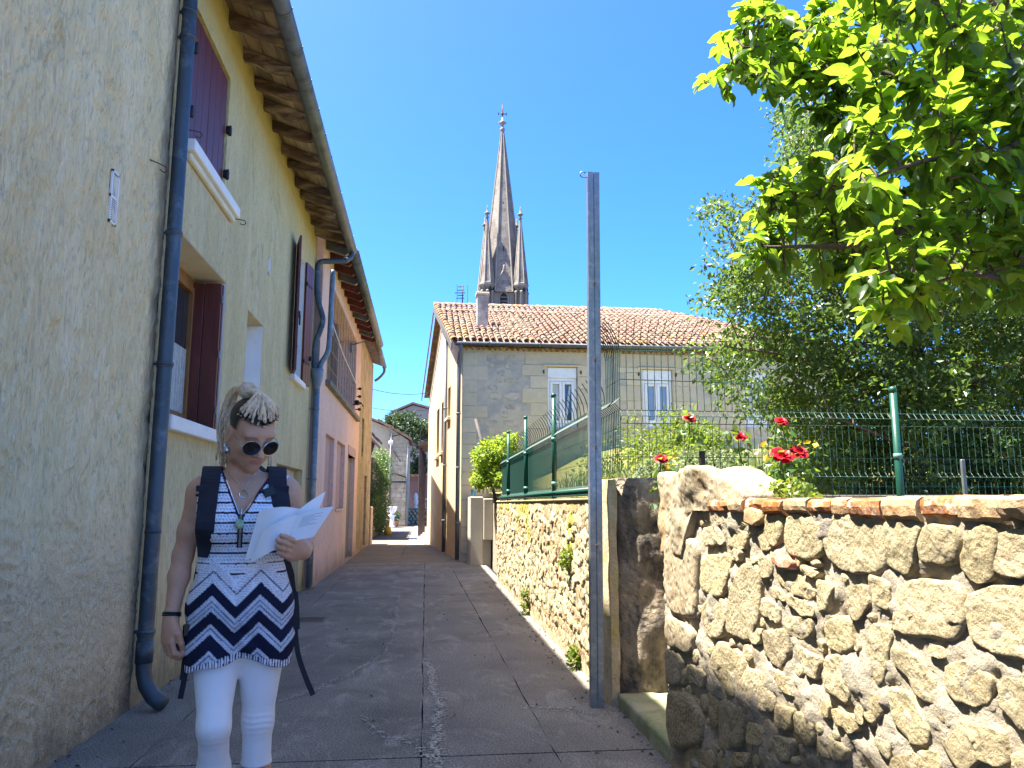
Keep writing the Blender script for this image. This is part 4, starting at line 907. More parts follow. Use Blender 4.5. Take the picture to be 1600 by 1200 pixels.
ridge_row(A_+vs_*.805+Vector((-.3, 0, .035)), A_+vs_*.805+Vector((hipx(A_.y+vs_.y*.8)-A_.x, 0, .035)), 26, [m_tile], .15)
ridge_row(D_+Vector((-.1, 0, .03)), C_+Vector((0, 0, .03)), 20, [m_tile, m_tiley]); ridge_row(B_+Vector((0, 0, .02)), C_+Vector((0, 0, .02)), 16, [m_tile])
ridge_row(A_+Vector((-.02, 0, .03)), D_+Vector((-.02, 0, .03)), 16, [m_tiley, m_tile], .19, 'verge_tile')
bd = MB(); bd.prism([A_+Vector((-.1, 0, -.02)), D_+Vector((-.1, 0, -.02)), D_+Vector((-.1, 0, -.2)), A_+Vector((-.1, 0, -.2))], (.03, 0, 0)); bd.prism([D_+Vector((-.1, 0, -.02)), E_+Vector((-.1, 0, -.02)), E_+Vector((-.1, 0, -.2)), D_+Vector((-.1, 0, -.2))], (.03, 0, 0)); part(bd, 'verge_board', m_gboard, rh)
# saw-tooth tile course under the gutter, the gutter, downpipes
zz = MB()
for k in range(70): zz.prism([(XA+.06+k*.14, FY-.13, ZEV-.03), (XA+.19+k*.14, FY-.13, ZEV-.03), (XA+.125+k*.14, FY-.13, ZEV-.10)], (0, .14, 0))
part(zz, 'saw_tooth_course', m_tile, rh, kind='stuff')
b_ = MB(); half_pipe(b_, (XA-.14, FY-.27, ZEV+.05), (XR+.1, FY-.27, ZEV+.05), .075); gg = part(b_, 'gutter', M('slate_grey_pvc', (.13, .145, .165), (.10, .11, .13), rough=.5, bump=.05), rh); mg = bpy.data.materials['slate_grey_pvc']
for k in range(8): q = MB(); half_pipe(q, (XA+.6+k*1.25, FY-.27, ZEV+.05), (XA+.66+k*1.25, FY-.27, ZEV+.05), .081, .005); part(q, 'gutter_joint', mg, gg)
q = MB(); q.tube(smooth_path([(XA-.05, FY-.27, ZEV-.02), (XA-.05, FY-.26, ZEV-.13), (XA-.07, FY-.14, ZEV-.30), (XA-.08, FY-.06, ZEV-.50), (XA-.08, FY-.06, ZEV-.9)])+[Vector((XA-.08, FY-.06, .05))], .05, 10); dp = part(q, 'downpipe', mg, rh)
for z in (.9, 2.2, 3.5): q = MB(); q.tube([(XA-.08, FY-.06, z-.02), (XA-.08, FY-.06, z+.02)], .058, 10); part(q, 'pipe_bracket', mg, dp)
c = P0+sv*3.05+sn*.07; q = MB(); q.tube([(c.x, c.y, ZEV+.9), (c.x, c.y, .05)], .05, 10); dp = part(q, 'downpipe', mg, rh)
for z in (.9, 2.4, 4.): q = MB(); q.tube([(c.x, c.y, z-.02), (c.x, c.y, z+.02)], .058, 10); part(q, 'pipe_bracket', mg, dp)
# chimney
cy = 20.0; cx_ = onY(753.5, 500, cy)[0]; zc0 = EV.z+(cy-EV.y)/vs_.y*vs_.z; zc1 = onY(753, 459, cy)[1]
q = MB(); q.span((cx_-.15, cy-.17, zc0-.35), (cx_+.15, cy+.17, zc1-.08), bev=.01); ch = part(q, 'chimney', M('chimney_render', (.36, .29, .235), (.24, .19, .155), 5, bump=.7, bscale=30, stain=(.5, .44, .36), sscale=4), rh)
q = MB(); q.span((cx_-.18, cy-.2, zc1-.078), (cx_+.18, cy+.2, zc1), bev=.012); part(q, 'chimney_cap', m_rub, ch)
q = MB(); q.box((cx_+.1, cy-.22, zc0-.06), (.62, .24, .05), bev=.01); part(q, 'flashing', m_kerbc, ch)
# aerial on the ridge
ax, az = onY(722.5, 476, YR); q = MB(); at_ = onY(722.5, 446, YR)[1]
t = thing('tv_aerial', 'thin rooftop aerial mast with small cross bars at the left end of the tiled roof', 'aerial', (ax, YR, ZR))
q.tube([(ax, YR, ZR-.1), (ax, YR, at_)], .018, 6); part(q, 'mast', m_iron, t); q = MB()
for k, (z, w) in enumerate(((.05, .09), (.16, .12), (.25, .2), (.33, .10), (.42, .14))): q.tube([(ax-w-.05, YR, at_-z), (ax+w*.4, YR, at_-z+.01)], .014, 5)
q.tube([(ax-.17, YR, at_-.65), (ax-.17, YR, at_+.02)], .007, 5); q.tube([(ax+.16, YR, at_-.55), (ax+.16, YR, at_+.02)], .006, 5); part(q, 'aerial_bar', m_iron, t)
# overhead cables
for (a, b, yy, lab, sag) in (((575, 606), (669, 614), 26.5, 'upper black cable slung across the alley between the houses', .12), ((575, 636), (669, 640), 30., 'lower thin cable slung across the alley between the houses', .1), ((636, 698), (672, 700), 42., 'cable strung from the far stone house to the right', .1)):
    p0, p1 = onY(*a, yy), onY(*b, yy); q = MB(); q.tube([(p0[0]+(p1[0]-p0[0])*k/10, yy, p0[1]+(p1[1]-p0[1])*k/10-sag*4*(k/10)*(1-k/10)) for k in range(11)], .011, 5)
    link('overhead_cable', q.mesh('overhead_cable', m_iron), None, lab, 'cable')

# ================================================================== church spire
CY = 92.; CX, ZTIP = onY(785, 205, CY); k_ = CY/1200.
ch = thing('church_steeple', 'tall grey stone church spire with four pinnacles and a cross on top', 'church', (CX, CY, 0))
m_ch = M('church_stone', (.255, .22, .175), (.185, .16, .128), 1.2, bump=.9, bscale=7, stain=(.13, .108, .088), sscale=.7, bdist=.1)
m_chl = M('church_pale_stone', (.27, .235, .185), (.20, .175, .135), 1.2, bump=.5, bscale=8, stain=(.25, .21, .17), sscale=.9, bdist=.05)
zb = onY(785, 452, CY)[1]; rm = 2.72
SP = MB(); n = 13
prof = [(rm*(1-i/n)+.16*(i/n), zb-1.0+(ZTIP-zb+1.0)*i/n) for i in range(n+1)]
SP.lathe(prof, (CX, CY, 0), 8, False, math.pi/8); part(SP, 'spire', m_ch, ch)
rb_ = MB()
for j in range(8):
    a = math.pi/8+j*math.pi/4
    rb_.tube([(CX+math.cos(a)*(r+.02), CY+math.sin(a)*(r+.02), z) for r, z in prof], [.13-.07*i/n for i in range(n+1)], 5)
part(rb_, 'spire_rib', m_chl, ch)
for k in range(9):                        # bands of narrow slits up the faces
    z = zb+2.5+k*2.0; r = (rm*(1-(z-zb+1)/(ZTIP-zb+1)))*math.cos(math.pi/8)
    if k % 3 == 1:
        q = MB(); q.box((CX, CY-r-.0, z), (.12, .12, .8)); part(q, 'spire_slit', m_darkin, ch)
fin = MB(); fin.lathe([(.2, ZTIP-.1), (.32, ZTIP+.15), (.32, ZTIP+.3), (.16, ZTIP+.55), (.16, ZTIP+.8), (.38, ZTIP+1.05), (.38, ZTIP+1.22), (.15, ZTIP+1.5), (.1, ZTIP+1.9)], (CX, CY, 0), 10)
for a in range(4): fin.box((CX+math.cos(a*1.57)*.42, CY+math.sin(a*1.57)*.42, ZTIP+1.14), (.2, .2, .22), bev=.06)
part(fin, 'finial', m_chl, ch); zt = onY(785, 164, CY)[1]
cr = MB(); cr.tube([(CX, CY, ZTIP+1.8), (CX, CY, zt)], .07, 6); zc = onY(785, 178, CY)[1]; cr.tube([(CX-.55, CY, zc), (CX+.55, CY, zc)], .06, 6); cr.tube([(CX, CY-.55, zc), (CX, CY+.55, zc)], .06, 6)
for s in (-.5, .5): cr.box((CX+s, CY, zc), (.12, .12, .3))
cr.lathe([(.05, zc-.25), (.2, zc), (.05, zc+.25)], (CX, CY, 0), 8); part(cr, 'cross', m_rust, ch)
za = onY(785, 486, CY)[1]-8
tw = MB(); tw.box((CX, CY, (za+zb-.2)/2), (3.6, 3.6, zb-.2-za)); tw.span((CX-2.9, CY-2.9, -.2), (CX+2.9, CY+2.9, za+4)); part(tw, 'tower', m_chl, ch)
zp = onY(785, 345, CY)[1]
for sx, sy in ((-1, -1), (1, -1), (-1, 1), (1, 1)):
    px_, py_ = CX+sx*2.05, CY+sy*2.05; pn = MB()
    pn.lathe([(.98, zb-.05), (.98, zb+.05), (.90, zb+.15)]+[(.90*(1-i/8)+.10*i/8, zb+.15+(zp-zb-.6)*i/8) for i in range(1, 9)], (px_, py_, 0), 8, False, math.pi/8); po = part(pn, 'pinnacle', m_ch, ch)
    f = MB(); z = zp-.45; f.lathe([(.1, z-.1), (.26, z+.05), (.12, z+.2), (.12, z+.35), (.34, z+.5), (.34, z+.62), (.1, z+.75), (.08, z+1.2), (.02, z+1.6)], (px_, py_, 0), 8); part(f, 'finial', m_ch, po)
    f = MB()
    for j in range(8):
        a = math.pi/8+j*math.pi/4
        f.tube([(px_+math.cos(a)*.92, py_+math.sin(a)*.92, zb+.1), (px_+math.cos(a)*.11, py_+math.sin(a)*.11, zp-.5)], [.07, .03], 4)
    part(f, 'pinnacle_rib', m_chl, po)
    f = MB(); f.lathe([(.62, za), (.62, zb-.75), (.98, zb-.35), (1.05, zb-.2), (1.05, zb-.05)], (px_, py_, 0), 8, False, math.pi/8); part(f, 'turret', m_chl, po)
    for j in range(8):
        a = j*math.pi/4; cxx, cyy_ = px_+math.cos(a)*.86, py_+math.sin(a)*.86
        f = MB(); f.lathe([(.13, za), (.13, zb-1.25), (.2, zb-1.1), (.2, zb-.98), (.12, zb-.9)], (cxx, cyy_, 0), 8); part(f, 'colonnette', m_chl, po)
        f = MB(); a2 = a+math.pi/8; Rm = Matrix.Rotation(a2-math.pi/2, 3, 'Z'); c_ = Vector((px_+math.cos(a2)*.88, py_+math.sin(a2)*.88, zb-.75)); f.prism([c_+Rm @ Vector(v) for v in ((-.17, 0, -.28), (.17, 0, -.28), (.17, 0, .05), (0, 0, .32), (-.17, 0, .05))], Rm @ Vector((0, .06, 0))); part(f, 'niche', m_darkin, po)
for (ax_, sg) in ((1, -1), (1, 1), (0, -1), (0, 1)):         # gabled dormers with a pointed opening on the four faces
    d_ = Vector((0, sg, 0)) if ax_ else Vector((sg, 0, 0)); u_ = Vector((1, 0, 0)) if ax_ else Vector((0, 1, 0)); C_ = Vector((CX, CY, 0)); Z_ = Vector((0, 0, 1))
    zg = onY(785, 428, CY)[1]; f = MB(); f.prism([C_+d_*2.35-u_*.85+Z_*(zb+.0), C_+d_*2.35+u_*.85+Z_*(zb+.0), C_+d_*2.35+Z_*(zg-.25)], -d_*1.2); go = part(f, 'dormer_gable', m_chl, ch)
    f = MB()
    for s in (-1, 1): f.tube([C_+d_*2.38+u_*(s*.95)+Z_*zb, C_+d_*2.38+Z_*(zg-.15)], .11, 5)
    f.lathe([(.08, zg-.3), (.18, zg-.05), (.08, zg+.1), (.14, zg+.25), (.03, zg+.45)], C_+d_*2.38, 8); part(f, 'coping', m_chl, go)
    f = MB(); f.prism([C_+d_*1.55-u_*1.2+Z_*za, C_+d_*1.55+u_*1.2+Z_*za, C_+d_*1.55+u_*1.2+Z_*(zb), C_+d_*1.55-u_*1.2+Z_*(zb)], d_*.6); part(f, 'belfry_face', m_chl, ch)
    zo0, zo1 = zb-2.9, zb-1.0; arch = [(-.45, zo0), (.45, zo0), (.45, zo1-.6), (.30, zo1-.25), (0, zo1), (-.30, zo1-.25), (-.45, zo1-.6)]
    f = MB(); f.prism([C_+d_*2.16+u_*x+Z_*z for x, z in arch], -d_*.05); wo = part(f, 'belfry_opening', m_darkin, ch)
    f = MB(); f.tube([C_+d_*2.18+u_*(x*1.25)+Z_*(z+(.12 if z > zo0 else 0)) for x, z in arch[1:]+arch[:1]], .10, 5); part(f, 'arch_moulding', m_chl, wo)
    for q_ in range(3):
        f = MB(); f.box(C_+d_*2.17+Z_*(zo0+.3+.5*q_), (.85 if ax_ else .12, .12 if ax_ else .85, .1)); part(f, 'louvre', m_ch, wo)

# ================================================================== right hand side: near rubble wall
XN = 1.285; WE = 4.12
nw = thing('rubble_wall', 'near rubble stone wall with brick coping along the right of the alley', 'wall', (XN+.2, 1, 0))
m_mortar = M('sandy_mortar', (.34, .29, .21), (.26, .22, .16), 9, bump=.9, bscale=90, stain=(.25, .215, .17), sscale=4, sth=.6, bdist=.012, rough=.95)
m_rock = M('yellow_limestone', (.41, .335, .195), (.29, .235, .135), 16, bump=1., bscale=55, rnd=.13, stain=(.34, .28, .19), sscale=16, sth=.63, bdist=.022, pits=.22, rough=.95, spec=.15)
m_brick = M('orange_brick', (.33, .135, .05), (.245, .095, .035), 22, bump=.8, bscale=60, rnd=.16, stain=(.58, .50, .38), sscale=14, sth=.60, pits=.3)
m_brickp = M('pale_brick', (.35, .25, .145), (.27, .17, .085), 22, bump=.8, bscale=60, rnd=.12, stain=(.50, .27, .13), sscale=10, sth=.6)
m_redb = M('red_brick', (.46, .17, .09), (.38, .13, .07), 30, bump=.6, rnd=.1, stain=(.55, .45, .34), sscale=20, sth=.62)
m_ochst = M('ochre_stained_stone', (.33, .27, .175), (.235, .185, .115), 7, stretch=(1, 1, .35), bump=1., bscale=30, rnd=.05, stain=(.33, .21, .10), sscale=5, sth=.60, sstretch=(1, 1, .3), bdist=.02, pits=.3)
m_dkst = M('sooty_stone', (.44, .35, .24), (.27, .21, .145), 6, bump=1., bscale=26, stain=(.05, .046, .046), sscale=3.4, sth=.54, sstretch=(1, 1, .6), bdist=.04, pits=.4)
ny, nz = 430, 140
Y_ = np.linspace(-2.2, WE, ny); Z_ = np.linspace(-.12, 1.32, nz); YY, ZZ = np.meshgrid(Y_, Z_, indexing='ij')
Pn = np.stack([np.full(YY.size, XN), YY.ravel(), ZZ.ravel()], 1)
dn_ = .016*vfbm(Pn, 7, 3, 1)+.007*vfbm(Pn, 40, 3, 5)
Pn[:, 0] -= dn_
part(np_mesh('wall_face', Pn, grid(ny, nz)[:, ::-1], m_mortar), 'wall_face', m_mortar, nw)
q = MB(); q.span((XN+.03, -2.2, -.12), (XN+.42, WE-.02, 1.318)); part(q, 'wall_core', m_mortar, nw)
def stone_mesh(poly, X, h, mat, seed, n=44, rings=(1., .99, .95, .88, .76, .60, .42, .22), name='stone', amp=.0075, grow=1.):
    """one stone of a wall: its outline on the face plane, bulging out towards the alley"""
    P = [Vector(p) for p in poly]; c0 = sum(P, Vector((0, 0)))/len(P); P = [c0+(p-c0)*grow for p in P]
    for _ in range(2):                                  # soften the corners
        Q = []
        for i in range(len(P)):
            a, b = P[i], P[(i+1) % len(P)]; Q += [a*.86+b*.14, a*.14+b*.86]
        P = Q
    L = [0.]
    for i in range(len(P)): L.append(L[-1]+(P[(i+1) % len(P)]-P[i]).length)
    out = []; k = 0
    for i in range(n):
        t = L[-1]*i/n
        while L[k+1] < t: k += 1
        f = (t-L[k])/max(1e-9, L[k+1]-L[k]); out.append(P[k]*(1-f)+P[(k+1) % len(P)]*f)
    c = sum(out, Vector((0, 0)))/n
    V = []; prof = (-.030, .45*h, .85*h, .98*h, h, h, h*1.01, h*1.01) if len(rings) > 4 else (-.02, .6*h, h, h)
    for s, d in zip(rings, prof):
        for p in out: V.append(((p-c)*s+c).to_tuple()+(d,))
    V.append((c.x, c.y, h*1.04)); V = np.array(V)
    S = np.stack([V[:, 0], V[:, 1], V[:, 2]*.6+seed*3.7], 1)
    rim = np.clip(V[:, 2]/h, 0, 1)
    d1 = vfbm(S, 8, 2, 2)*amp*.9+vfbm(S, 26, 2, 8)*amp*.6; e = vfbm(S, 22, 3, 21)*.010; e2 = vfbm(S, 22, 3, 33)*.010
    V2 = np.stack([X-V[:, 2]-d1*rim, V[:, 0]+e*rim, V[:, 1]+e2*rim], 1); m = len(rings)
    area = sum(out[i].x*out[(i+1) % n].y-out[(i+1) % n].x*out[i].y for i in range(n))
    F = [(r*n+i, r*n+(i+1) % n, (r+1)*n+(i+1) % n, (r+1)*n+i) for r in range(m-1) for i in range(n)]
    F += [((m-1)*n+i, (m-1)*n+(i+1) % n, m*n, m*n) for i in range(n)]
    tri = []
    for f in F:
        tri.append(f[:3])
        if f[2] != f[3]: tri.append((f[0], f[2], f[3]))
    F = np.array(tri)
    if area > 0: F = F[:, ::-1]
    return np_mesh(name, V2, F, mat, True)
ST = """445,215 515,225 520,275 450,260|520,235 600,228 600,285 525,275|665,240 730,240 725,330 690,355 665,300|740,240 858,255 862,370 820,400 738,370|865,250 960,232 1090,255 1085,440 1000,445 930,430 880,370|1095,255 1215,270 1190,420 1165,460 1088,410|1235,275 1330,280 1350,320 1340,410 1225,410 1215,330|1375,290 1480,290 1490,330 1475,460 1400,480 1350,420|1490,310 1640,285 1640,450 1500,460 1480,420|445,285 500,285 520,340 450,350|530,292 600,300 590,360 530,350|635,300 680,290 690,360 650,370|440,390 550,380 530,470 505,535 440,510|580,420 640,430 640,620 610,690 525,650 540,520|640,380 690,400 690,450 645,465|700,430 770,450 830,520 820,550 760,520 710,480|745,520 840,560 835,605 790,595 740,550|650,530 715,560 715,625 650,590|450,545 510,540 525,600 515,670 470,680 440,620|735,600 830,610 830,670 770,685 735,650|660,655 745,650 750,740 715,785 665,730|790,412 850,440 845,465 800,450|850,480 905,490 890,590 850,580|880,620 960,600 975,720 930,740 880,700|875,740 975,755 970,880 950,915 880,870|950,500 1010,490 1030,560 975,620 955,560|1030,450 1105,480 1105,590 1060,560|1130,490 1200,475 1350,490 1365,640 1320,690 1200,670 1115,640|1380,540 1440,500 1640,495 1640,770 1510,745 1400,690 1370,600|1040,630 1110,650 1100,760 1080,860 1015,830 1015,720|1125,720 1200,735 1265,830 1255,920 1200,870 1120,760|1310,770 1400,760 1465,830 1450,910 1390,920 1300,870|1500,830 1640,850 1640,1020 1560,1000 1490,920|1100,860 1160,870 1245,1000 1235,1060 1190,1060 1125,980|1020,880 1065,870 1080,950 1045,1000 1015,950|1300,1000 1360,980 1500,1010 1510,1150 1420,1120 1350,1160 1290,1070|1060,1030 1110,1050 1100,1120 1055,1060|900,930 985,960 990,1015 920,1000|830,900 885,910 885,970 835,950|760,700 850,750 840,830 800,800|700,790 765,830 765,895 705,850|590,790 650,800 690,880 690,940 610,930 570,880|500,690 580,740 585,860 540,890 470,770|650,770 700,800 690,850 655,830|695,920 760,930 750,1010 690,990|770,940 840,980 830,1065 770,1050|680,1030 760,1040 750,1120 690,1125|600,980 650,990 660,1060 600,1060|510,900 590,935 580,1060 515,1080 505,1000|390,770 450,800 440,860 390,830|465,880 500,905 500,1000 468,985|390,1070 480,1080 480,1150 380,1150|500,1090 600,1090 590,1150 500,1150|850,1020 950,1070 940,1120 850,1110|970,850 1005,850 1005,900 970,900|1120,1100 1200,1100 1200,1160 1110,1160|1240,700 1290,710 1300,750 1250,745|1210,1075 1270,1090 1280,1150 1210,1150|610,640 650,650 645,700 615,690|545,360 580,365 575,410 540,400|1040,300 1040,300|905,640 905,640|800,500 840,505 840,540 805,530|1530,1090 1640,1080 1640,1180 1540,1180|985,920 1010,930 1005,990 980,980|850,680 872,690 870,740 850,730|690,490 735,520 735,555 695,530|1400,980 1400,980|1270,560 1270,560"""
def z7(zx, zy): return 900+zx/2.2857, 700+zy/2.2857
polys = []
for k, s in enumerate(ST.split('|')):
    pz = [tuple(map(float, p.split(','))) for p in s.split()]
    if len(pz) < 3: continue
    polys.append([onX(*z7(*p), XN-.02) for p in pz])
for k, pw in enumerate(polys):
    big = (max(p[1] for p in pw)-min(p[1] for p in pw))
    part(stone_mesh(pw, XN, .009+.020*min(big, .3)*R.uniform(.7, 1.3), m_rock, k, grow=1.10), 'stone', m_rock, nw)
for k, (s, m_) in enumerate((('600,215 660,215 660,278 600,272', m_brickp), ('692,385 780,405 775,440 700,415', m_redb))):
    pw = [onX(*z7(*map(float, p.split(','))), XN-.02) for p in s.split()]
    part(stone_mesh(pw, XN, .028, m_, 90+k, 32, amp=.004), 'brick', m_, nw)
# large worn corner blocks at the free end
for k, (s, h) in enumerate((('310,305 437,325 432,470 427,622 318,578', .03), ('316,590 420,645 412,742 318,700', .028), ('318,712 372,735 372,852 318,845', .024), ('322,862 400,872 455,962 448,1060 350,1085 322,1000', .03))):
    pw = [onX(*z7(*map(float, p.split(','))), XN-.02) for p in s.split()]
    pw = [(min(y, WE+.0), z) for y, z in pw]
    part(stone_mesh(pw, XN, h, m_ochst if k < 2 else m_rock, 70+k, 40), 'corner_block', m_ochst if k < 2 else m_rock, nw)
# stones of the stretch beside and behind the photographer, below the frame too
def free(bx, boxes): return not any(bx[0] < o[1] and bx[1] > o[0] and bx[2] < o[3] and bx[3] > o[2] for o in boxes)
bxs = [(min(p[0] for p in pw)-.006, max(p[0] for p in pw)+.006, min(p[1] for p in pw)-.006, max(p[1] for p in pw)+.006) for pw in polys]+[(3.2, 4.2, .1, 1.4)]
cnt = 0
for att in range(2600):
    y0, z0 = R.uniform(-1.2, 4.0), R.uniform(.0, 1.22); big = 1 if att < 1500 else .5
    w, h = R.uniform(.07, .26)*big, R.uniform(.06, .18)*big; bx_ = (y0, y0+w, z0, z0+h)
    if y0+w > WE-.02 or z0+h > 1.30 or not free(bx_, bxs): continue
    bxs.append((y0-.012, y0+w+.012, z0-.012, z0+h+.012)); pw = []
    for k in range(7):
        a = 2*math.pi*k/7+R.uniform(-.25, .25); m = max(abs(math.cos(a)), abs(math.sin(a)))**-.6; pw.append((y0+w/2+math.cos(a)*m*w/2*R.uniform(.85, 1), z0+h/2+math.sin(a)*m*h/2*R.uniform(.85, 1)))
    part(stone_mesh(pw, XN, R.uniform(.010, .019)*(1 if big == 1 else .7), m_rock, 200+att, 24 if big == 1 else 18), 'stone', m_rock, nw); cnt += 1
    if cnt > 110: break
# pinning stones in the gaps
PB_ = polys+[[(b[0], b[2]), (b[1], b[2]), (b[1], b[3]), (b[0], b[3])] for b in bxs[len(polys)+1:]]
bp_ = np.array([(a[0]*(1-t)+b[0]*t, a[1]*(1-t)+b[1]*t) for pw in PB_ for a, b in zip(pw, pw[1:]+pw[:1]) for t in (0, .2, .4, .6, .8)])
def inside(x, y, P):
    r = False
    for i in range(len(P)):
        (x1, y1), (x2, y2) = P[i], P[i-1]
        if (y1 > y) != (y2 > y) and x < (x2-x1)*(y-y1)/(y2-y1)+x1: r = not r
    return r
cnt = 0
for att in range(9000):
    y0, z0 = R.uniform(1.2, 3.95), R.uniform(.05, 1.29); d = np.hypot(bp_[:, 0]-y0, bp_[:, 1]-z0).min()
    if d < (.022 if att < 5000 else .013) or any(inside(y0, z0, P) for P in PB_): continue
    r = min(d*.98, .055); asp = R.uniform(.7, 1.); a0 = R.uniform(0, 6.3); pw = [(y0+math.cos(a)*r*R.uniform(.8, 1.05), z0+math.sin(a)*r*asp*R.uniform(.8, 1.05)) for a in np.arange(a0, a0+6.2, 1.05)]
    part(stone_mesh(pw, XN, R.uniform(.006, .013), m_rock, 900+att, 16, (1., .93, .7, .35), amp=.004), 'stone', m_rock, nw); bp_ = np.concatenate([bp_, np.array(pw)]); cnt += 1
    if cnt > 105: break
# brick coping, brick by brick
bz = [455, 530, 580, 650, 720, 800, 885, 945, 1065, 1190, 1325, 1480, 1600]
bys = [onX(*z7(x, 185), XN-.04)[0] for x in bz]
y = bys[-1]
while y > -2.0: y -= .19; bys.append(y)
for k, (ya, yb) in enumerate(zip(bys, bys[1:])):
    n_ = 9; vs = []; zt = 1.368+R.uniform(-.004, .004); zl = 1.312+R.uniform(-.006, .006); xo = XN-.026+R.uniform(-.012, .008)
    prof = [(XN+.20, zt), (xo+.02, zt), (xo+.004, zt-.008), (xo, zt-.025), (xo+.004, zl+.012), (xo+.018, zl), (XN+.20, zl)]
    for i in range(n_):
        yy = ya+(yb-ya)*(i/(n_-1)*.96+.02); e = .8 if i in (0, n_-1) else 1
        for (x, z) in prof:
            d = .006*fbm((x*3, yy, z), 22, 3)+(.005 if i in (0, n_-1) else 0); vs.append((x+d, yy, z+.004*fbm((yy, x, z), 30)-(d if z == zl else 0)))
    m = len(prof); fs = [(i*m+j, i*m+(j+1) % m, (i+1)*m+(j+1) % m, (i+1)*m+j) for i in range(n_-1) for j in range(m)]+[tuple(range(m))[::-1], tuple((n_-1)*m+j for j in range(m))]
    q = MB(); q.add(vs, fs); pale = k in (1, 4, 6, 10, 14, 17) 
    part(q, 'coping_brick', m_brickp if pale or R.random() < .25 else m_brick, nw)
def rock(lo, hi, mat, amp=.02, sc=6, n=14, seed=0, shape=None):
    """a rough block: a finely divided box pushed about by noise; shape(P) may cut it"""
    V = []; F = []; lo, hi = np.array(lo, float), np.array(hi, float); idx = {}
    def vid(i, j, k):
        if (i, j, k) not in idx: idx[(i, j, k)] = len(V); V.append((i/n, j/n, k/n))
        return idx[(i, j, k)]
    for a in range(n):
        for b in range(n):
            F += [(vid(0, a, b), vid(0, a, b+1), vid(0, a+1, b+1), vid(0, a+1, b)), (vid(n, a, b), vid(n, a+1, b), vid(n, a+1, b+1), vid(n, a, b+1)),
                  (vid(a, 0, b), vid(a+1, 0, b), vid(a+1, 0, b+1), vid(a, 0, b+1)), (vid(a, n, b), vid(a, n, b+1), vid(a+1, n, b+1), vid(a+1, n, b)),
                  (vid(a, b, 0), vid(a, b+1, 0), vid(a+1, b+1, 0), vid(a+1, b, 0)), (vid(a, b, n), vid(a+1, b, n), vid(a+1, b+1, n), vid(a, b+1, n))]
    U = np.array(V); C = U*2-1; r = .16                              # round the arrises
    sz = (hi-lo)/2; C = C*sz; inner = sz-np.minimum(r*sz.min()*1.2, sz*.9); Q = np.clip(C, -inner, inner); D = C-Q; dl = np.linalg.norm(D, axis=1)[:, None]; md = np.max(np.abs(D), axis=1)[:, None]
    C = Q+np.where(dl > 1e-6, D/np.maximum(dl, 1e-6)*md, 0); P = C+(lo+hi)/2
    if shape: P = shape(P)
    N = C/np.maximum(np.linalg.norm(C/sz, axis=1)[:, None], 1e-6)/sz; N /= np.maximum(np.linalg.norm(N, axis=1)[:, None], 1e-6)
    P = P+N*(vfbm(P, sc, 4, seed)*amp)[:, None]
    return np_mesh('rock', P, np.array(F), mat, True)
def capshape(P):
    t = np.clip((WE-P[:, 1])/(WE-3.0), 0, 1); P = P.copy(); lift = np.clip((P[:, 2]-1.2)/.32, 0, 1)
    P[:, 2] -= lift*np.clip((t-.62)/.38, 0, 1)**1.3*.13; P[:, 0] += lift*.03*np.sin(t*9)
    low = np.clip((1.34-P[:, 2])/.1, 0, 1)*np.clip((t-.34)/.15, 0, 1); P[:, 2] += low*np.maximum(0, 1.345-P[:, 2])
    return P
part(rock((XN-.03, 3.0, 1.08), (XN+.22, WE+.01, 1.515), m_ochst, .030, 6, 40, 4, capshape), 'capstone', m_ochst, nw)
# ---- gate pier with its sooty face, and the sill of the blocked gateway
gt = thing('gate_pier', 'sooty dark stone gate pier between the galvanised post and the rubble wall', 'pier', (1.5, 5.4, 0))
def pier_shape(P):
    P = P.copy(); f = P[:, 1] < 5.4; P[:, 1] += f*np.clip(1.455-P[:, 0], 0, .2)*.85; return P  # front slanted at the left, a shape added so this edge catches the sun
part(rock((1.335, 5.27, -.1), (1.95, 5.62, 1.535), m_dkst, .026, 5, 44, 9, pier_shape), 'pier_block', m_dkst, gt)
part(rock((1.262, 5.30, -.1), (1.325, 5.90, 1.52), M('mossy_stone', (.50, .40, .25), (.36, .28, .17), 6, bump=1., bscale=30, stain=(.34, .27, .05), sscale=4, sth=.58, bdist=.02), .010, 6, 30, 12), 'jamb_stone', bpy.data.materials['mossy_stone'], gt)
part(rock((1.30, 4.10, -.1), (1.66, 5.29, .10), M('damp_stone', (.30, .29, .19), (.20, .20, .13), 6, bump=.8, bscale=30, stain=(.16, .19, .08), sscale=4), .012, 6, 20, 3), 'sill_stone', bpy.data.materials['damp_stone'], gt)
q = MB(); q.span((1.64, 4.0, -.1), (1.9, 5.26, 1.40)); part(q, 'blocking_wall', m_mortar, gt)
# dead leaves and grit along the foot of the wall
def litter(n, x0, x1, y0, y1):
    V = []; F = []
    for k in range(n):
        x, y = x1-(x1-x0)*R.random()**2.2, R.uniform(y0, y1); s = R.uniform(.006, .022); a = R.uniform(0, 6.3); o = len(V)
        V += [(x+math.cos(a)*s, y+math.sin(a)*s, .004), (x-math.sin(a)*s*.5, y+math.cos(a)*s*.5, .006+s*.5), (x-math.cos(a)*s, y-math.sin(a)*s, .004), (x+math.sin(a)*s*.5, y-math.cos(a)*s*.5, .007)]; F += [(o, o+1, o+2), (o, o+2, o+3), (o, o+3, o+1)]
    return V, F
V1, F1 = litter(230, 1.02, 1.30, 3.0, 14.0); V2_, F2 = litter(90, -1.6, -1.92, 3.5, 13); V3, F3 = litter(45, -1.4, 1.1, 3.4, 12)
for a, b in ((V2_, F2), (V3, F3)): o = len(V1); V1 += a; F1 += [tuple(i+o for i in f) for f in b]
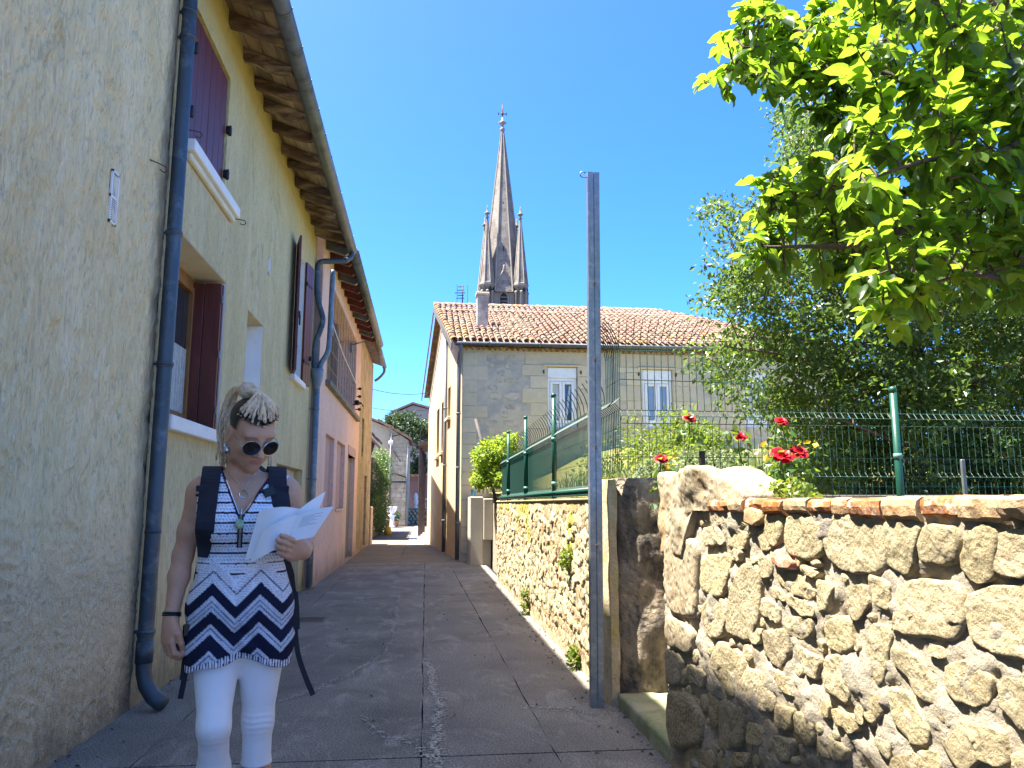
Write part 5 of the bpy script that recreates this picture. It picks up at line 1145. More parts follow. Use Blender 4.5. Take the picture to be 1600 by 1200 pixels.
link('leaf_litter', np_mesh('leaf_litter', V1, np.array(F1), M('dry_litter', (.16, .115, .07), (.09, .07, .05), 60, bump=0), False), None, None, None, None, 'stuff')

# ---- far rubble wall
fw = thing('retaining_wall', 'mossy rubble retaining wall under the green mesh fence', 'wall', (1.5, 10, 0))
ny, nz = 700, 120; y0, y1, zt_ = 5.60, 14.05, 1.375
Y_ = np.linspace(y0, y1, ny); Z_ = np.linspace(-.1, zt_, nz); YY, ZZ = np.meshgrid(Y_, Z_, indexing='ij'); yz = np.stack([YY.ravel(), ZZ.ravel()], 1)
pts = []
for r_ in range(13):
    y = y0+R.uniform(0, .2)
    while y < y1: pts.append((y, .02+r_*.107+R.uniform(-.035, .035), R.uniform(.55, 1.35), R.random())); y += R.uniform(.10, .27)
pts = np.array(pts); d1 = np.full(len(yz), 9.); d2 = d1.copy(); ci = np.zeros(len(yz), int)
warp = np.stack([vfbm(np.c_[yz, yz[:, :1]*0], 9, 3, 41), vfbm(np.c_[yz, yz[:, :1]*0], 9, 3, 57)], 1)*.040; yw = yz+warp
for i, p in enumerate(pts):
    m_ = np.nonzero(np.abs(yw[:, 0]-p[0]) < .4)[0]; dd = np.hypot((yw[m_, 0]-p[0])*.62, yw[m_, 1]-p[1])/p[2]**.5
    b = dd < d1[m_]; d2[m_] = np.where(b, d1[m_], np.minimum(d2[m_], dd)); d1[m_] = np.where(b, dd, d1[m_]); ci[m_[b]] = i
e = np.clip((d2-d1)/.035, 0, 1); hst = (pts[ci, 3]*.6+.5)*.024*np.clip(e*1.6-.25, 0, 1)**.6
P3 = np.c_[np.full(len(yz), 1.30), yz]; hst = hst+.006*vfbm(P3, 35, 3, 3); top = np.clip((zt_-yz[:, 1])/.16, 0, 1); base = np.clip(yz[:, 1]/.3, .15, 1); hst *= .35+.65*top*base
P3[:, 0] -= hst; rc = pts[ci, 3][:, None]
cst = np.where(rc > .5, np.array([[.41, .335, .20]]), np.array([[.32, .24, .135]]))*(.78+.4*((rc*7.3) % 1)); cst = np.where(rc > .93, np.array([[.47, .25, .14]]), cst)
mort = np.array([[.33, .275, .18]])*np.ones_like(cst); k_ = np.clip(e*1.8-.2, 0, 1)[:, None]; cc = mort*(1-k_)+cst*k_
moss = np.clip((vfbm(P3, 2.2, 4, 77)+.25-(zt_-yz[:, 1])*2.2)*2.5, 0, 1)[:, None]; cc = cc*(1-moss)+np.array([[.30, .26, .06]])*moss
m_fw = attr_mat('rubble_face', .95, .9, 60, .15, 0, 'Col', .28, .012)
part(np_mesh('stones', P3, grid(ny, nz)[:, ::-1], m_fw, True, None, cc), 'stones', m_fw, fw, kind='stuff')
q = MB(); q.span((1.31, y0, -.1), (1.72, y1-.001, zt_-.004)); part(q, 'wall_core', m_mortar, fw)
q = MB(); q.span((1.275, y0+.3, zt_-.003), (1.72, y1+.01, zt_+.03), bev=.012); part(q, 'coping', M('mossy_mortar', (.40, .34, .22), (.30, .27, .10), 5, bump=.8, bscale=40), fw)
# single stones on the nearer part, proud of the face
sp = [stone_mesh([(math.cos(a)*.07*R.uniform(.7, 1), math.sin(a)*.05*R.uniform(.7, 1)) for a in np.arange(0, 6.2, .9)], 0, .022, m_rock, 300+k, 14, (1., .95, .8, .4), amp=.006) for k in range(6)]
for k in range(110):
    o = link('stone', sp[k % 6]); o.parent = fw; o.matrix_parent_inverse = Matrix.Translation(fw.location).inverted(); o.location = (1.288, 5.95+8*R.random()**1.6, R.uniform(.12, 1.22)); o.rotation_euler = (R.uniform(0, 6.3), 0, 0); o.scale = (1, R.uniform(.6, 1.5), R.uniform(.6, 1.3))
# weeds growing from the joints
def weed(px, py, w, h, n, lab):
    y, z = onX(px, py, 1.25); t = thing('weed', lab, 'plant', (1.27, y, z))
    part(leaf_cloud('foliage', [(1.245, y+R.uniform(-w, w), z+R.uniform(-h, h), .05) for k in range(12)], n, .04, m_lime, 1., .7, 1., .7), 'foliage', m_lime, t)
weed(885, 870, .10, .07, 220, 'yellow green weed high on the mossy rubble wall'); weed(822, 945, .10, .22, 300, 'tall green weed climbing the mossy rubble wall from its foot'); weed(899, 1026, .06, .06, 160, 'small green weed low on the mossy rubble wall near the galvanised post')
# concrete pier against the right hand house
cp = thing('concrete_pier', 'pale concrete garden pier with a meter box against the stone house', 'pier', (1.3, 17.6, 0)); m_conc = M('pale_cement', (.40, .36, .285), (.32, .285, .225), 3, bump=.4, bscale=40, stain=(.36, .32, .26), sscale=2.5)
x0, x1, xm = onY(734, 830, 17.4)[0], onY(770, 830, 17.4)[0], onY(755, 830, 17.4)[0]
q = MB(); q.span((x0, 17.4, -.1), (xm, 18.3, onY(740, 776, 17.4)[1]), bev=.02); part(q, 'pier_block', m_conc, cp)
q = MB(); q.span((xm+.002, 17.35, .55), (x1, 18.3, onY(760, 779, 17.4)[1]), bev=.015); part(q, 'meter_box', m_conc, cp)
q = MB(); q.span((xm+.002, 17.5, -.1), (x1-.03, 18.3, .548)); part(q, 'plinth', m_conc, cp)
q = MB(); q.span((x1+.002, 14.06, -.1), (x1+.2, 18.3, 1.36)); part(q, 'return_wall', m_mortar, cp)
bp_ = onY(737.5, 768, 17.6); zt = onY(740, 776, 17.4)[1]; q = MB(); q.lathe([(.05, zt), (.065, zt+.16), (.072, zt+.16), (.06, zt+.155), (.045, zt+.02)], (bp_[0]+.04, 17.62, 0), 12)
link('blue_pot', q.mesh('blue_pot', plain('blue_plastic', (.05, .20, .42), .4)), None, 'small blue pot standing on the pale concrete pier', 'pot')
p0, p1 = onY(743, 655, 16.9), onY(775, 785, 16.4); q = MB(); q.tube([(p0[0], 16.9, p0[1]), ((p0[0]+p1[0])/2+.02, 16.6, (p0[1]+p1[1])/2), (p1[0], 16.4, p1[1]), (p1[0]+.25, 16.35, .3)], .035, 8)
link('leaning_pole', q.mesh('leaning_pole', m_gboard), None, 'weathered wooden pole leaning beside the concrete pier', 'pole')
vt = thing('climbing_vine', 'bright lime green vine hanging by the corner of the stone house', 'vine', (1.6, 16.8, 0))
vb = [(*(lambda p: (p[0], 16.6+R.uniform(-.4, .4), p[1]))(onY(*((lambda u, v: (748+56*u-6*v, 680+14*(1-u)**2*4*u+74*v))(R.random(), R.random()**1.1)), 16.6)), R.uniform(.09, .20)) for k in range(60)]
part(leaf_cloud('foliage', vb, 4200, .11, m_vine, 1.), 'foliage', m_vine, vt); q = MB(); q.tube(smooth_path([(1.95, 16.7, .2), (1.92, 16.7, 1.3), (1.85, 16.7, 1.9), (1.7, 16.7, 2.2)]), .012, 6); part(q, 'stem', m_bark, vt)

# ================================================================== galvanised post
m_galv = M('galvanised_steel', (.24, .265, .285), (.18, .205, .225), 30, rough=.42, metal=.65, bump=.08, bscale=80, stain=(.32, .345, .36), sscale=22, sth=.6)
bx_, by_ = onG(932.5, 1108); lean = .034; ztop = onY(938, 272, by_)[1]
gp_ = thing('galvanised_post', 'tall galvanised steel post with a wire hook at its top', 'post', (bx_, by_, 0))
def post_shape(pts):
    q = MB(); q.prism([(bx_+x, by_+y, -.02) for x, y in pts], (0, 0, ztop+.02)); q.v = [(x+lean*(z/ztop), y, z) for x, y, z in q.v]; return q
part(post_shape([(-.043, -.03), (-.004, -.03), (-.004, -.022), (.004, -.022), (.004, -.03), (.043, -.03), (.043, .03), (-.043, .03)]), 'profile', m_galv, gp_)
for zz in (1.06, 1.74, 2.36, 2.92):
    q = MB(); q.box((bx_+lean*zz/ztop, by_-.031, zz), (.014, .006, .03), bev=.002); part(q, 'slot_clip', m_rust, gp_)
q = MB(); X = bx_+lean; q.tube([(X-.02, by_-.01, ztop-.03), (X-.06, by_-.01, ztop-.035)]+[(X-.075+.022*math.sin(w), by_-.01, ztop-.018-.022*math.cos(w)+.004) for w in np.arange(-.2, -4.6, -.5)], .005, 6); part(q, 'hook', m_galv, gp_)
q = MB(); q.lathe([(.17, -.01), (.15, .006), (.09, .012), (.05, .013)], (bx_, by_, 0), 14); part(q, 'footing', m_kerbc, gp_)

# ================================================================== garden behind the walls
def gz(x, y):
    s = np.clip((x-1.5)/3.2, 0, 1); s = s*s*(3-2*s)
    return 1.12+.12*(y-5.2)*(.30+.70*s)
nx, ny = 90, 90; gx = 1.50+np.linspace(0, 1, nx)**1.6*34; gy_ = 5.30+np.linspace(0, 1, ny)*14.7; GX, GY = np.meshgrid(gx, gy_, indexing='ij')
GP = np.stack([GX.ravel(), GY.ravel(), np.clip(gz(GX, GY), 0, 3.0).ravel()], 1); GP[:, 2] += .05*vfbm(GP*np.array([1, 1, 0]), 2, 4, 9)
m_gard = M('garden_soil_moss', (.24, .21, .05), (.16, .12, .045), 4, bump=.7, bscale=30, stain=(.13, .17, .03), sscale=1.6)
link('garden_bank', np_mesh('garden_bank', GP, grid(nx, ny), m_gard), None, None, None, None, 'structure')
gx2 = np.linspace(1.62, 30, 40); gy2 = np.linspace(-6, 5.02, 40); GX, GY = np.meshgrid(gx2, gy2, indexing='ij'); GP2 = np.stack([GX.ravel(), GY.ravel(), np.full(GX.size, .85)], 1); GP2[:, 2] += .04*vfbm(GP2*np.array([1, 1, 0]), 2, 4, 19)
link('yard_ground', np_mesh('yard_ground', GP2, grid(40, 40), M('yard_soil', (.16, .14, .06), (.10, .08, .045), 5, bump=.7)), None, None, None, None, 'structure')
def tuft(n, x0, x1, y0, y1, h, mat, name, lean_=.5, w=.006, clump=0.):
    x = NP.uniform(x0, x1, n); y = NP.uniform(y0, y1, n)
    keep = vfbm(np.stack([x, y, x*0], 1), 1.4, 3, int(h*100)) > clump; x, y = x[keep], y[keep]; n = len(x)
    b = np.stack([x, y, np.clip(gz(x, y), 0, 3.)-.02], 1); a = NP.uniform(0, 6.28, n); d = np.stack([np.cos(a), np.sin(a), 0*a], 1); hh = h*NP.uniform(.4, 1.2, n)[:, None]; ln = NP.uniform(0, lean_, n)[:, None]; s = np.stack([-np.sin(a), np.cos(a), 0*a], 1)*w
    up_ = np.array([[0, 0, 1.]]); V = np.stack([b-s, b+s, b+d*hh*ln*.4+up_*hh*.6+s*.7, b+d*hh*ln*.4+up_*hh*.6-s*.7, b+d*hh*ln+up_*hh*.95], 1).reshape(-1, 3)
    F = (np.arange(n)*5)[:, None, None]+np.array([[0, 1, 2], [0, 2, 3], [3, 2, 4]])[None]
    return link(name, np_mesh(name, V, F.reshape(-1, 3), mat, False, {'rnd': np.repeat(NP.uniform(0, 1, n), 5)}), None, None, None, None, 'stuff')
m_straw = leaf_mat('straw_grass', (.28, .24, .06), (.20, .16, .04), (.30, .25, .05), .7, .35, (.26, .30, .05))
tuft(24000, 1.7, 9, 5.4, 15, .16, m_straw, 'dry_grass', .9, .006, -.2)
tuft(9000, 2.2, 6.5, 6.5, 13, .42, m_grey, 'lavender_clumps', .35, .006, .12)
def shrub(name, lab, x, y, r, h, n, size, mat, group=None):
    z = float(gz(np.array([x]), np.array([y]))[0]); t = thing(name, lab, 'shrub', (x, y, z), group)
    bl = [(x+R.uniform(-r, r)*.7, y+R.uniform(-r, r)*.7, z+R.uniform(.15, h), r*.42) for k in range(12)]
    part(leaf_cloud('foliage', bl, n, size, mat, 1.), 'foliage', mat, t); q = MB()
    for k in range(5): b_ = bl[k]; q.tube([(x, y, z-.05), ((x+b_[0])/2, (y+b_[1])/2, (z+b_[2])/2), b_[:3]], .012, 5)
    part(q, 'stem', m_bark, t)
for k, (px, py, yy, r, h, m_, lab) in enumerate(((985, 690, 11.5, .75, .7, m_lime, 'lime green garden shrub at the left behind the corner of the mesh fence'), (1035, 683, 13., .8, .8, m_lime, 'tall lime green garden shrub under the middle window of the stone house'), (1085, 692, 12.2, .7, .6, m_lime, 'low lime green shrub left of the roses behind the mesh fence'), (1045, 712, 9.0, .45, .45, m_grey, 'grey green lavender bush behind the short black stake'), (1105, 712, 9.6, .5, .4, m_grey, 'grey green lavender bush with pink heads behind the roses'), (1270, 735, 8.8, .6, .6, m_lime, 'yellow green shrub beneath the plum tree'))):
    shrub('garden_shrub', lab, onY(px, py, yy)[0], yy, r, h, 1600, .075 if m_ is m_lime else .06, m_, 'shrubs on the garden bank')
q = MB(); q.span((2.3, 5.9, 1.10), (6.5, 6.02, 1.42), bev=.01); link('timber_edging', q.mesh('timber_edging', m_gboard), None, 'low grey timber edging of the bed behind the mesh fence', 'edging')

# ================================================================== green mesh fences
m_green = plain('dark_green_paint', (.009, .065, .042), .4); m_wire = plain('dark_green_wire', (.010, .050, .036), .6)
fn = thing('mesh_fence', 'green welded mesh fence turning the corner above the walls', 'fence', (1.31, 5.12, 1.3))
FYc, XF = 5.12, 1.315; wr = .0026
def wires(paths, r=wr):
    q = MB()
    for p in paths: q.tube(p, r, 4, False)
    return q
pa = []
for k in range(74):                                           # crosswise run, low part
    x = XF+.05*k; fo = lambda z: (-.035 if abs(z-1.943) < .01 else -.03 if abs(z-1.535) < .01 else 0)
    pa.append([(x, FYc+fo(z), z) for z in ((1.0, 1.50, 1.535, 1.57, 1.67, 1.895, 1.943, 1.985, 2.015) if x > 1.93 else (1.57, 1.67, 1.895, 1.943, 1.985, 2.015))])
    if x <= 1.93: pa[-1] = [(x+.012, FYc-.03, 1.545), (x+.002, FYc-.012, 1.558)]+pa[-1]
for z, dy in ((1.10, 0), (1.47, 0), (1.535, -.03), (1.665, 0), (1.895, 0), (1.943, -.035), (1.985, 0)): pa.append([(XF if z > 1.6 else 1.94, FYc+dy+.005, z), (XF+.05*73, FYc+dy+.005, z)])
part(wires(pa), 'wire_panel', m_wire, fn)
pa = []
for k in range(22):                                           # crosswise run, tall curved part
    x = XF+.05*k
    if k < 13:
        dx = (k-3)*.006; pa.append([(x, FYc, 1.99), (x, FYc, 2.405)]+[(x+dx*t*t, FYc-.10*t*t, 2.405+.20*t) for t in (.3, .6, 1.)])
    else:
        dx = .05+.012*(k-13); hgt = 2.39-.008*(k-13); pa.append([(x, FYc, 1.99), (x, FYc, 2.20)]+[(x+dx*t*t, FYc-.03*t, 2.20+(hgt-2.20)*t) for t in (.3, .6, 1.)])
pa += [[(XF, FYc+.005, 2.405), (XF+.60, FYc+.005, 2.405)], [(XF, FYc+.005, 2.20), (XF+1.05, FYc+.005, 2.185)]]
part(wires(pa), 'wire_panel', m_wire, fn)
pa = []                                                       # run along the top of the retaining wall
for k in range(166):
    y = FYc+.05*k; tall = k < 9; base = ([(XF, y, 1.42), (XF-.03, y, 1.46), (XF, y, 1.50)] if k > 15 else [(XF, y, 1.56)])+[(XF, y, 1.9), (XF, y, 1.99), (XF-.04, y, 2.03), (XF, y, 2.07)]
    if not tall and k % 3: pa.append(base+[(XF, y, 2.095)]); continue
    zt = 2.405 if tall else 2.09; lx = .10 if tall else .085; hh = .20 if tall else .22-.0004*k
    pa.append(base+[(XF, y, zt)]+[(XF-lx*t*t, y-.03*t, zt+hh*t) for t in (.35, .7, 1.)])
part(wires(pa, .0034), 'wire_panel', m_wire, fn)
pa = [[(XF+.005+dx, FYc+(.8 if z < 1.6 else 0), z), (XF+.005+dx, FYc+8.25, z)] for z, dx in ((1.42, 0), (1.46, -.03), (1.50, 0), (1.68, 0), (1.87, 0), (1.99, 0), (2.03, -.04), (2.07, 0))]+[[(XF+.005, FYc, z), (XF+.005, FYc+.42, z)] for z in (2.2, 2.405)]
part(wires(pa, .0022), 'wire_panel', m_wire, fn)
m_wirefill, snt, sb, spos = new_mat('green_wire_fill'); sb.inputs['Base Color'].default_value = (.012, .12, .075, 1); sb.inputs['Roughness'].default_value = .4
q = MB(); q.span((XF+.012, 9.6, 1.44), (XF+.018, FYc+8.25, 2.06)); part(q, 'wire_fill_sheet', m_wirefill, fn)  # solid sheet added to stand for the mesh wires merging at a slant
q = MB(); q.tube([(XF-.035, FYc+.75, 1.455), (XF-.035, FYc+8.3, 1.455)], .022, 8); q.span((XF-.045, FYc+.75, 1.412), (XF+.015, FYc+8.3, 1.435), bev=.006); part(q, 'bottom_rail', m_green, fn)
def fpost(x, y, z0, z1, r, band):
    q = MB(); q.tube([(x, y, z0), (x, y, z1-.01)], r, 14); p = part(q, 'post', m_green, fn)
    q = MB(); q.lathe([(r*1.08, z1-.035), (r*1.12, z1-.01), (r*.95, z1+.004), (r*.4, z1+.010)], (x, y, 0), 14); part(q, 'post_cap', m_green, p)
    for zb_ in band: q = MB(); q.tube([(x, y, zb_-.018), (x, y, zb_+.018)], r*1.18, 14); part(q, 'clamp', M('pale_green_clamp', (.10, .22, .18), rough=.4, bump=0) if 'pale_green_clamp' not in bpy.data.materials else bpy.data.materials['pale_green_clamp'], p)
xg, zg1 = onY(1394.5, 606, FYc-.035); fpost(xg, FYc-.035, .9, zg1, .0255, (onY(1397, 713, FYc)[1],))
for px, pt in ((797, 674), (824.5, 651), (869, 616)):
    y, z1 = onX(px, pt, XF+.0); fpost(XF-.028, y, 1.40, z1, .024, (1.55, 2.0))
for px, pt, pb, w, m_, lab in ((1097, 705, 740, .034, m_iron, 'short black square stake behind the capstone of the wall'), (1503.5, 718, 780, .03, m_zinc, 'short grey flat stake by the mesh fence near the tree trunk')):
    x, z1 = onY(px, pt, FYc-.12); q = MB(); q.box((x, FYc-.12, (.85+z1)/2), (w, w*.7, z1-.85), bev=.004)
    link('metal_stake', q.mesh('metal_stake', m_), None, lab, 'stake')

# ================================================================== roses
m_petal = leaf_mat('red_petal', (.45, .006, .018), (.30, .004, .012), (.5, .008, .015), .45, .25)
def rose_mesh(r, seed):
    rr = random.Random(seed); V = []; F = []
    for ring, (n, tilt, s) in enumerate(((4, 1.35, .5), (5, 1.05, .72), (6, .70, .92), (7, .35, 1.05))):
        for k in range(n):
            a = 2*math.pi*(k+rr.random()*.5)/n+ring*.5; o = len(V); L = r*s*rr.uniform(.85, 1.15); w = L*.62; t = tilt+rr.uniform(-.15, .15)
            for i in range(4):
                f = i/3; up_ = math.sin(t)*L*f+.18*L*math.sin(f*3)*.6-(.22*L*f**3 if ring > 1 else 0); ou = math.cos(t)*L*f+.12*r*s; ww = w*(.35+1.1*f-.55*f**3)*(1 if f < 1 else .7)
                for jn in (-1, 0, 1): x, y = ou-abs(jn)*ww*.15, jn*ww; V.append((x*math.cos(a)-y*math.sin(a), x*math.sin(a)+y*math.cos(a), up_+abs(jn)*ww*.25+rr.uniform(-.04, .04)*r))
            for i in range(3):
                for jn in range(2): b = o+i*3+jn; F += [(b, b+1, b+4), (b, b+4, b+3)]
    return np.array(V), np.array(F)
def rose_bush(lab, root, blooms, nleaf, yell):
    t = thing('rose_bush', lab, 'rose bush', root)
    lv = []
    for k, (px, py, y, d) in enumerate(blooms):
        x, z = onY(px, py, y); V, F = rose_mesh(d/2*1.15, k+int(px)); Rm = Euler((R.uniform(.5, 1.0), R.uniform(-.4, .4), R.uniform(0, 6))).to_matrix(); Rm = Matrix.Rotation(.7, 3, 'X') @ Matrix.Rotation(R.uniform(0, 6), 3, 'Z'); V = V @ np.array(Rm).T+np.array([x, y, z-.02])
        fl = part(np_mesh('flower', V, F, m_petal, True, {'rnd': np.repeat(R.random(), len(V))*np.ones(len(V))+NP.uniform(0, .5, len(V))}), 'flower', m_petal, t)
        st = smooth_path([root, ((x+root[0])/2+R.uniform(-.05, .05), (y+root[1])/2, (z+root[2])/2), (x+R.uniform(-.03, .03), y, z-.18), (x, y+.01, z-.02)], 5)
        q = MB(); q.tube(st, [.008-.0003*i for i in range(len(st))], 6); part(q, 'stem', m_ivy, t)
        lv += [(p.x, p.y, p.z, .09) for p in st[4:-1]]
    lm = leaf_mat('rose_leaf', (.05, .12, .03), (.03, .07, .02), (.30, .42, .04), .35, .4) if 'rose_leaf' not in bpy.data.materials else bpy.data.materials['rose_leaf']
    part(leaf_cloud('foliage', lv, nleaf, .06, lm, 1., .6, 1., .7), 'foliage', lm, t)
    ym = leaf_mat('yellow_leaf', (.65, .42, .03), (.5, .30, .02), (.6, .4, .03), .5, .35) if 'yellow_leaf' not in bpy.data.materials else bpy.data.materials['yellow_leaf']
    part(leaf_cloud('yellow_leaves', [(*(lambda p: (p[0], y, p[1]))(onY(px, py, y)), .05) for px, py, y in yell], 15, .05, ym, 1., .6, 1., .8), 'yellow_leaves', ym, t)
x0 = onY(1050, 760, 4.95)[0]; rose_bush('thin rose bush with two red blooms near the corner of the mesh fence', (x0, 4.98, .85), ((1033, 714, 4.9, .075), (1077, 651, 5.0, .07)), 130, ((1042, 722, 4.9),))
x0 = onY(1225, 770, 4.9)[0]; rose_bush('leafy rose bush with four red blooms and yellow leaves behind the wall', (x0, 4.95, .85), ((1155, 679, 4.9, .07), (1220, 656, 4.9, .07), (1220, 710, 4.8, .115), (1248, 704, 4.85, .095)), 420, ((1260, 690, 4.9), (1245, 745, 4.85), (1195, 705, 4.9)))
t = thing('wall_creeper', 'pale green leafy creeper lying on the wall where the capstone ends', 'plant', (1.5, 2.95, 1.37))
cb = [(XN+.14+R.uniform(-.03, .12), 3.05-.012*k+R.uniform(-.02, .02), 1.43-.006*k, .05) for k in range(26)]
part(leaf_cloud('foliage', cb, 420, .035, m_lime, 1., 1.2, .5, .8), 'foliage', m_lime, t)

# ================================================================== trees
def in_poly(x, y, P):
    r = False
    for i in range(len(P)):
        (x1, y1), (x2, y2) = P[i], P[i-1]
        if (y1 > y) != (y2 > y) and x < (x2-x1)*(y-y1)/(y2-y1)+x1: r = not r
    return r
def at(px, py, Y): x, z = onY(px, py, Y); return Vector((x, Y, z))
# ---- plum tree in the garden
PT = [(1108, 312), (1150, 345), (1195, 330), (1222, 230), (1228, 170), (1255, 150), (1290, 200), (1320, 300), (1600, 300), (1700, 300), (1700, 775), (1270, 775), (1250, 700), (1190, 650), (1115, 612), (1100, 560), (1150, 530), (1112, 468), (1142, 440), (1132, 385)]
pt = thing('plum_tree', 'tall dark plum tree with small leaves behind the mesh fence', 'tree', (*at(1545, 790, 7.6)[:2], 1.3))
tr0 = at(1545, 800, 7.6); tr0.z = 1.1
LIMB = [[tr0, at(1540, 720, 7.6), at(1530, 640, 7.6), at(1520, 520, 7.6), at(1500, 380, 7.7), at(1480, 250, 7.8), at(1440, 120, 7.9)],
        [at(1530, 640, 7.6), at(1440, 560, 7.4), at(1350, 500, 7.2), at(1250, 450, 7.1), at(1150, 400, 7.0)],
        [at(1535, 680, 7.6), at(1450, 640, 7.0), at(1370, 600, 6.7), at(1250, 560, 6.6), at(1160, 545, 6.6)],
        [at(1520, 520, 7.6), at(1440, 420, 7.9), at(1350, 330, 8.0), at(1250, 200, 8.0)],
        [at(1538, 720, 7.6), at(1480, 720, 7.0), at(1400, 690, 6.5), at(1300, 650, 6.3)],
        [at(1525, 560, 7.6), at(1580, 470, 7.3), at(1640, 400, 7.2)], [at(1440, 560, 7.4), at(1370, 430, 7.6), at(1290, 360, 7.6), at(1190, 345, 7.5), at(1115, 318, 7.4)]]
LP = []; q0 = None
for k, L in enumerate(LIMB):
    s = smooth_path(L, 5); r0 = .11 if k == 0 else .045; q = MB(); q.tube(s, [r0*(1-.85*i/(len(s)-1)) for i in range(len(s))], 8)
    if k == 0: trunk = part(q, 'trunk', m_bark, pt)
    else: part(q, 'branch', m_bark, trunk)
    LP += s[3:]
cl = []; tw = MB()
while len(cl) < 900:
    px, py = R.uniform(1095, 1700), R.uniform(150, 775)
    if not in_poly(px, py, PT): continue
    d = .8 if px < 1260 else 1.
    if R.random() > d*(1.0 if py > 330 else .5): continue
    p = at(px, py, R.uniform(6.2, 8.6)); n_ = min(LP, key=lambda a: (a-p).length); cl.append((*p, R.uniform(.10, .26)))
    m_ = (p+n_)/2+Vector((0, 0, .06)); tw.tube([n_, m_, p], [.009, .006, .003], 4, False); LP += [m_, p]
for k in range(60): cl.append((*at(R.uniform(1225, 1345), R.uniform(140, 340), R.uniform(7.2, 8.4)), R.uniform(.13, .22)))
for px, py, Y in ((1112, 318, 7.4), (1120, 325, 7.4), (1132, 338, 7.4), (1118, 382, 7.2), (1115, 470, 7.0), (1108, 462, 7.0), (1112, 585, 6.6), (1235, 165, 8), (1250, 185, 8), (1222, 180, 8)): cl.append((*at(px, py, Y), .09))
part(tw, 'twigs', m_bark, trunk, kind='stuff')
part(leaf_cloud('crown', cl, 95000, .060, m_plum, 1.15, .6, .8, .6), 'crown', m_plum, pt)
# dark hedge and more trees of the garden, beyond the plum tree
for (nm, lab, x, y, z0, bl, n, sz, m_) in (('garden_hedge_tree', 'dark shady tree filling the right edge behind the plum tree', 8.2, 9.5, 2.2, None, 14000, .10, m_dgreen),):
    B = [(x+R.uniform(-2.0, 2.4), y+R.uniform(-1.3, 1.5), R.uniform(1.4, 4.9), R.uniform(.35, .6)) for k in range(50)]
    crown_tree(nm, lab, x, y, z0, B, n, sz, m_, .16)
# ---- near tree with broad leaves, its boughs hanging over the yard wall
NT = [(1100, 128), (1150, 95), (1128, 70), (1150, 30), (1200, 5), (1250, 35), (1285, 20), (1290, -60), (1700, -60), (1700, 560), (1600, 500), (1555, 470), (1480, 445), (1440, 500), (1385, 530), (1335, 450), (1270, 410), (1210, 415), (1165, 395), (1185, 350), (1170, 330), (1180, 285), (1225, 265), (1300, 235), (1290, 190), (1220, 155), (1150, 130), (1105, 138)]
bt = thing('persimmon_tree', 'near tree with large glossy bright green leaves overhanging from the right', 'tree', (4.3, 3.2, .8))
L2 = [[Vector((4.3, 3.2, .7)), Vector((4.25, 3.2, 1.6)), Vector((4.1, 3.25, 2.4)), at(1700, 330, 3.4), at(1640, 180, 3.5), at(1560, 20, 3.6), at(1500, -120, 3.7)],
      [at(1700, 400, 3.4), at(1580, 400, 3.3), at(1450, 340, 3.3), at(1340, 290, 3.4), at(1240, 310, 3.5), at(1190, 340, 3.5)],
      [at(1650, 220, 3.5), at(1500, 170, 3.4), at(1370, 110, 3.5), at(1250, 95, 3.6), at(1165, 115, 3.7), at(1120, 126, 3.7)],
      [Vector((4.1, 3.25, 2.4)), at(1620, 440, 3.0), at(1520, 430, 2.8), at(1430, 450, 2.8)],
      [at(1600, 110, 3.6), at(1480, 30, 3.6), at(1380, -20, 3.7)], [at(1640, 180, 3.5), at(1560, 240, 2.8), at(1450, 250, 2.6), at(1360, 280, 2.6)], [at(1370, 110, 3.5), at(1280, 60, 3.5), at(1200, 40, 3.6), at(1160, 60, 3.6)], [at(1450, 340, 3.3), at(1350, 380, 3.2), at(1260, 385, 3.3), at(1190, 385, 3.4)]]
LP = []
for k, L in enumerate(L2):
    s = smooth_path(L, 5); r0 = .085 if k == 0 else .022; q = MB(); q.tube(s, [r0*(1-.85*i/(len(s)-1)) for i in range(len(s))], 8)
    if k == 0: trunk2 = part(q, 'trunk', m_bark, bt)
    else: part(q, 'branch', m_bark, trunk2)
    LP += s[(8 if k == 0 else 2):]
def leaf_proto(k):
    rr = random.Random(k); V = []; n = 7; L = 1.; bend = rr.uniform(.12, .42); cup = rr.uniform(.10, .3); tws = rr.uniform(-.3, .3)
    for i in range(n):
        t = i/(n-1); w = .29*math.sin(math.pi*t**.8)**.8*(1 if t < .98 else 0); y = L*(t-.12*bend*t*t); z = -bend*t*t*.8; a = tws*t
        for jn in (-1, 0, 1):
            x = jn*w; zz = abs(jn)*w*cup*2+.02*math.sin(t*14+jn); V.append((x*math.cos(a), y, z+zz+x*math.sin(a)))
    F = []
    for i in range(n-1):
        for jn in range(2): b = i*3+jn; F.append((b, b+1, b+4, b+3))
    return np.array(V), np.array(F)
protos = [leaf_proto(k) for k in range(6)]; pmesh = [np_mesh('leaf', v, f, m_big, True, {'rnd': np.zeros(len(v))}) for v, f in protos]
leaves = []; tw = MB(); tries = 0
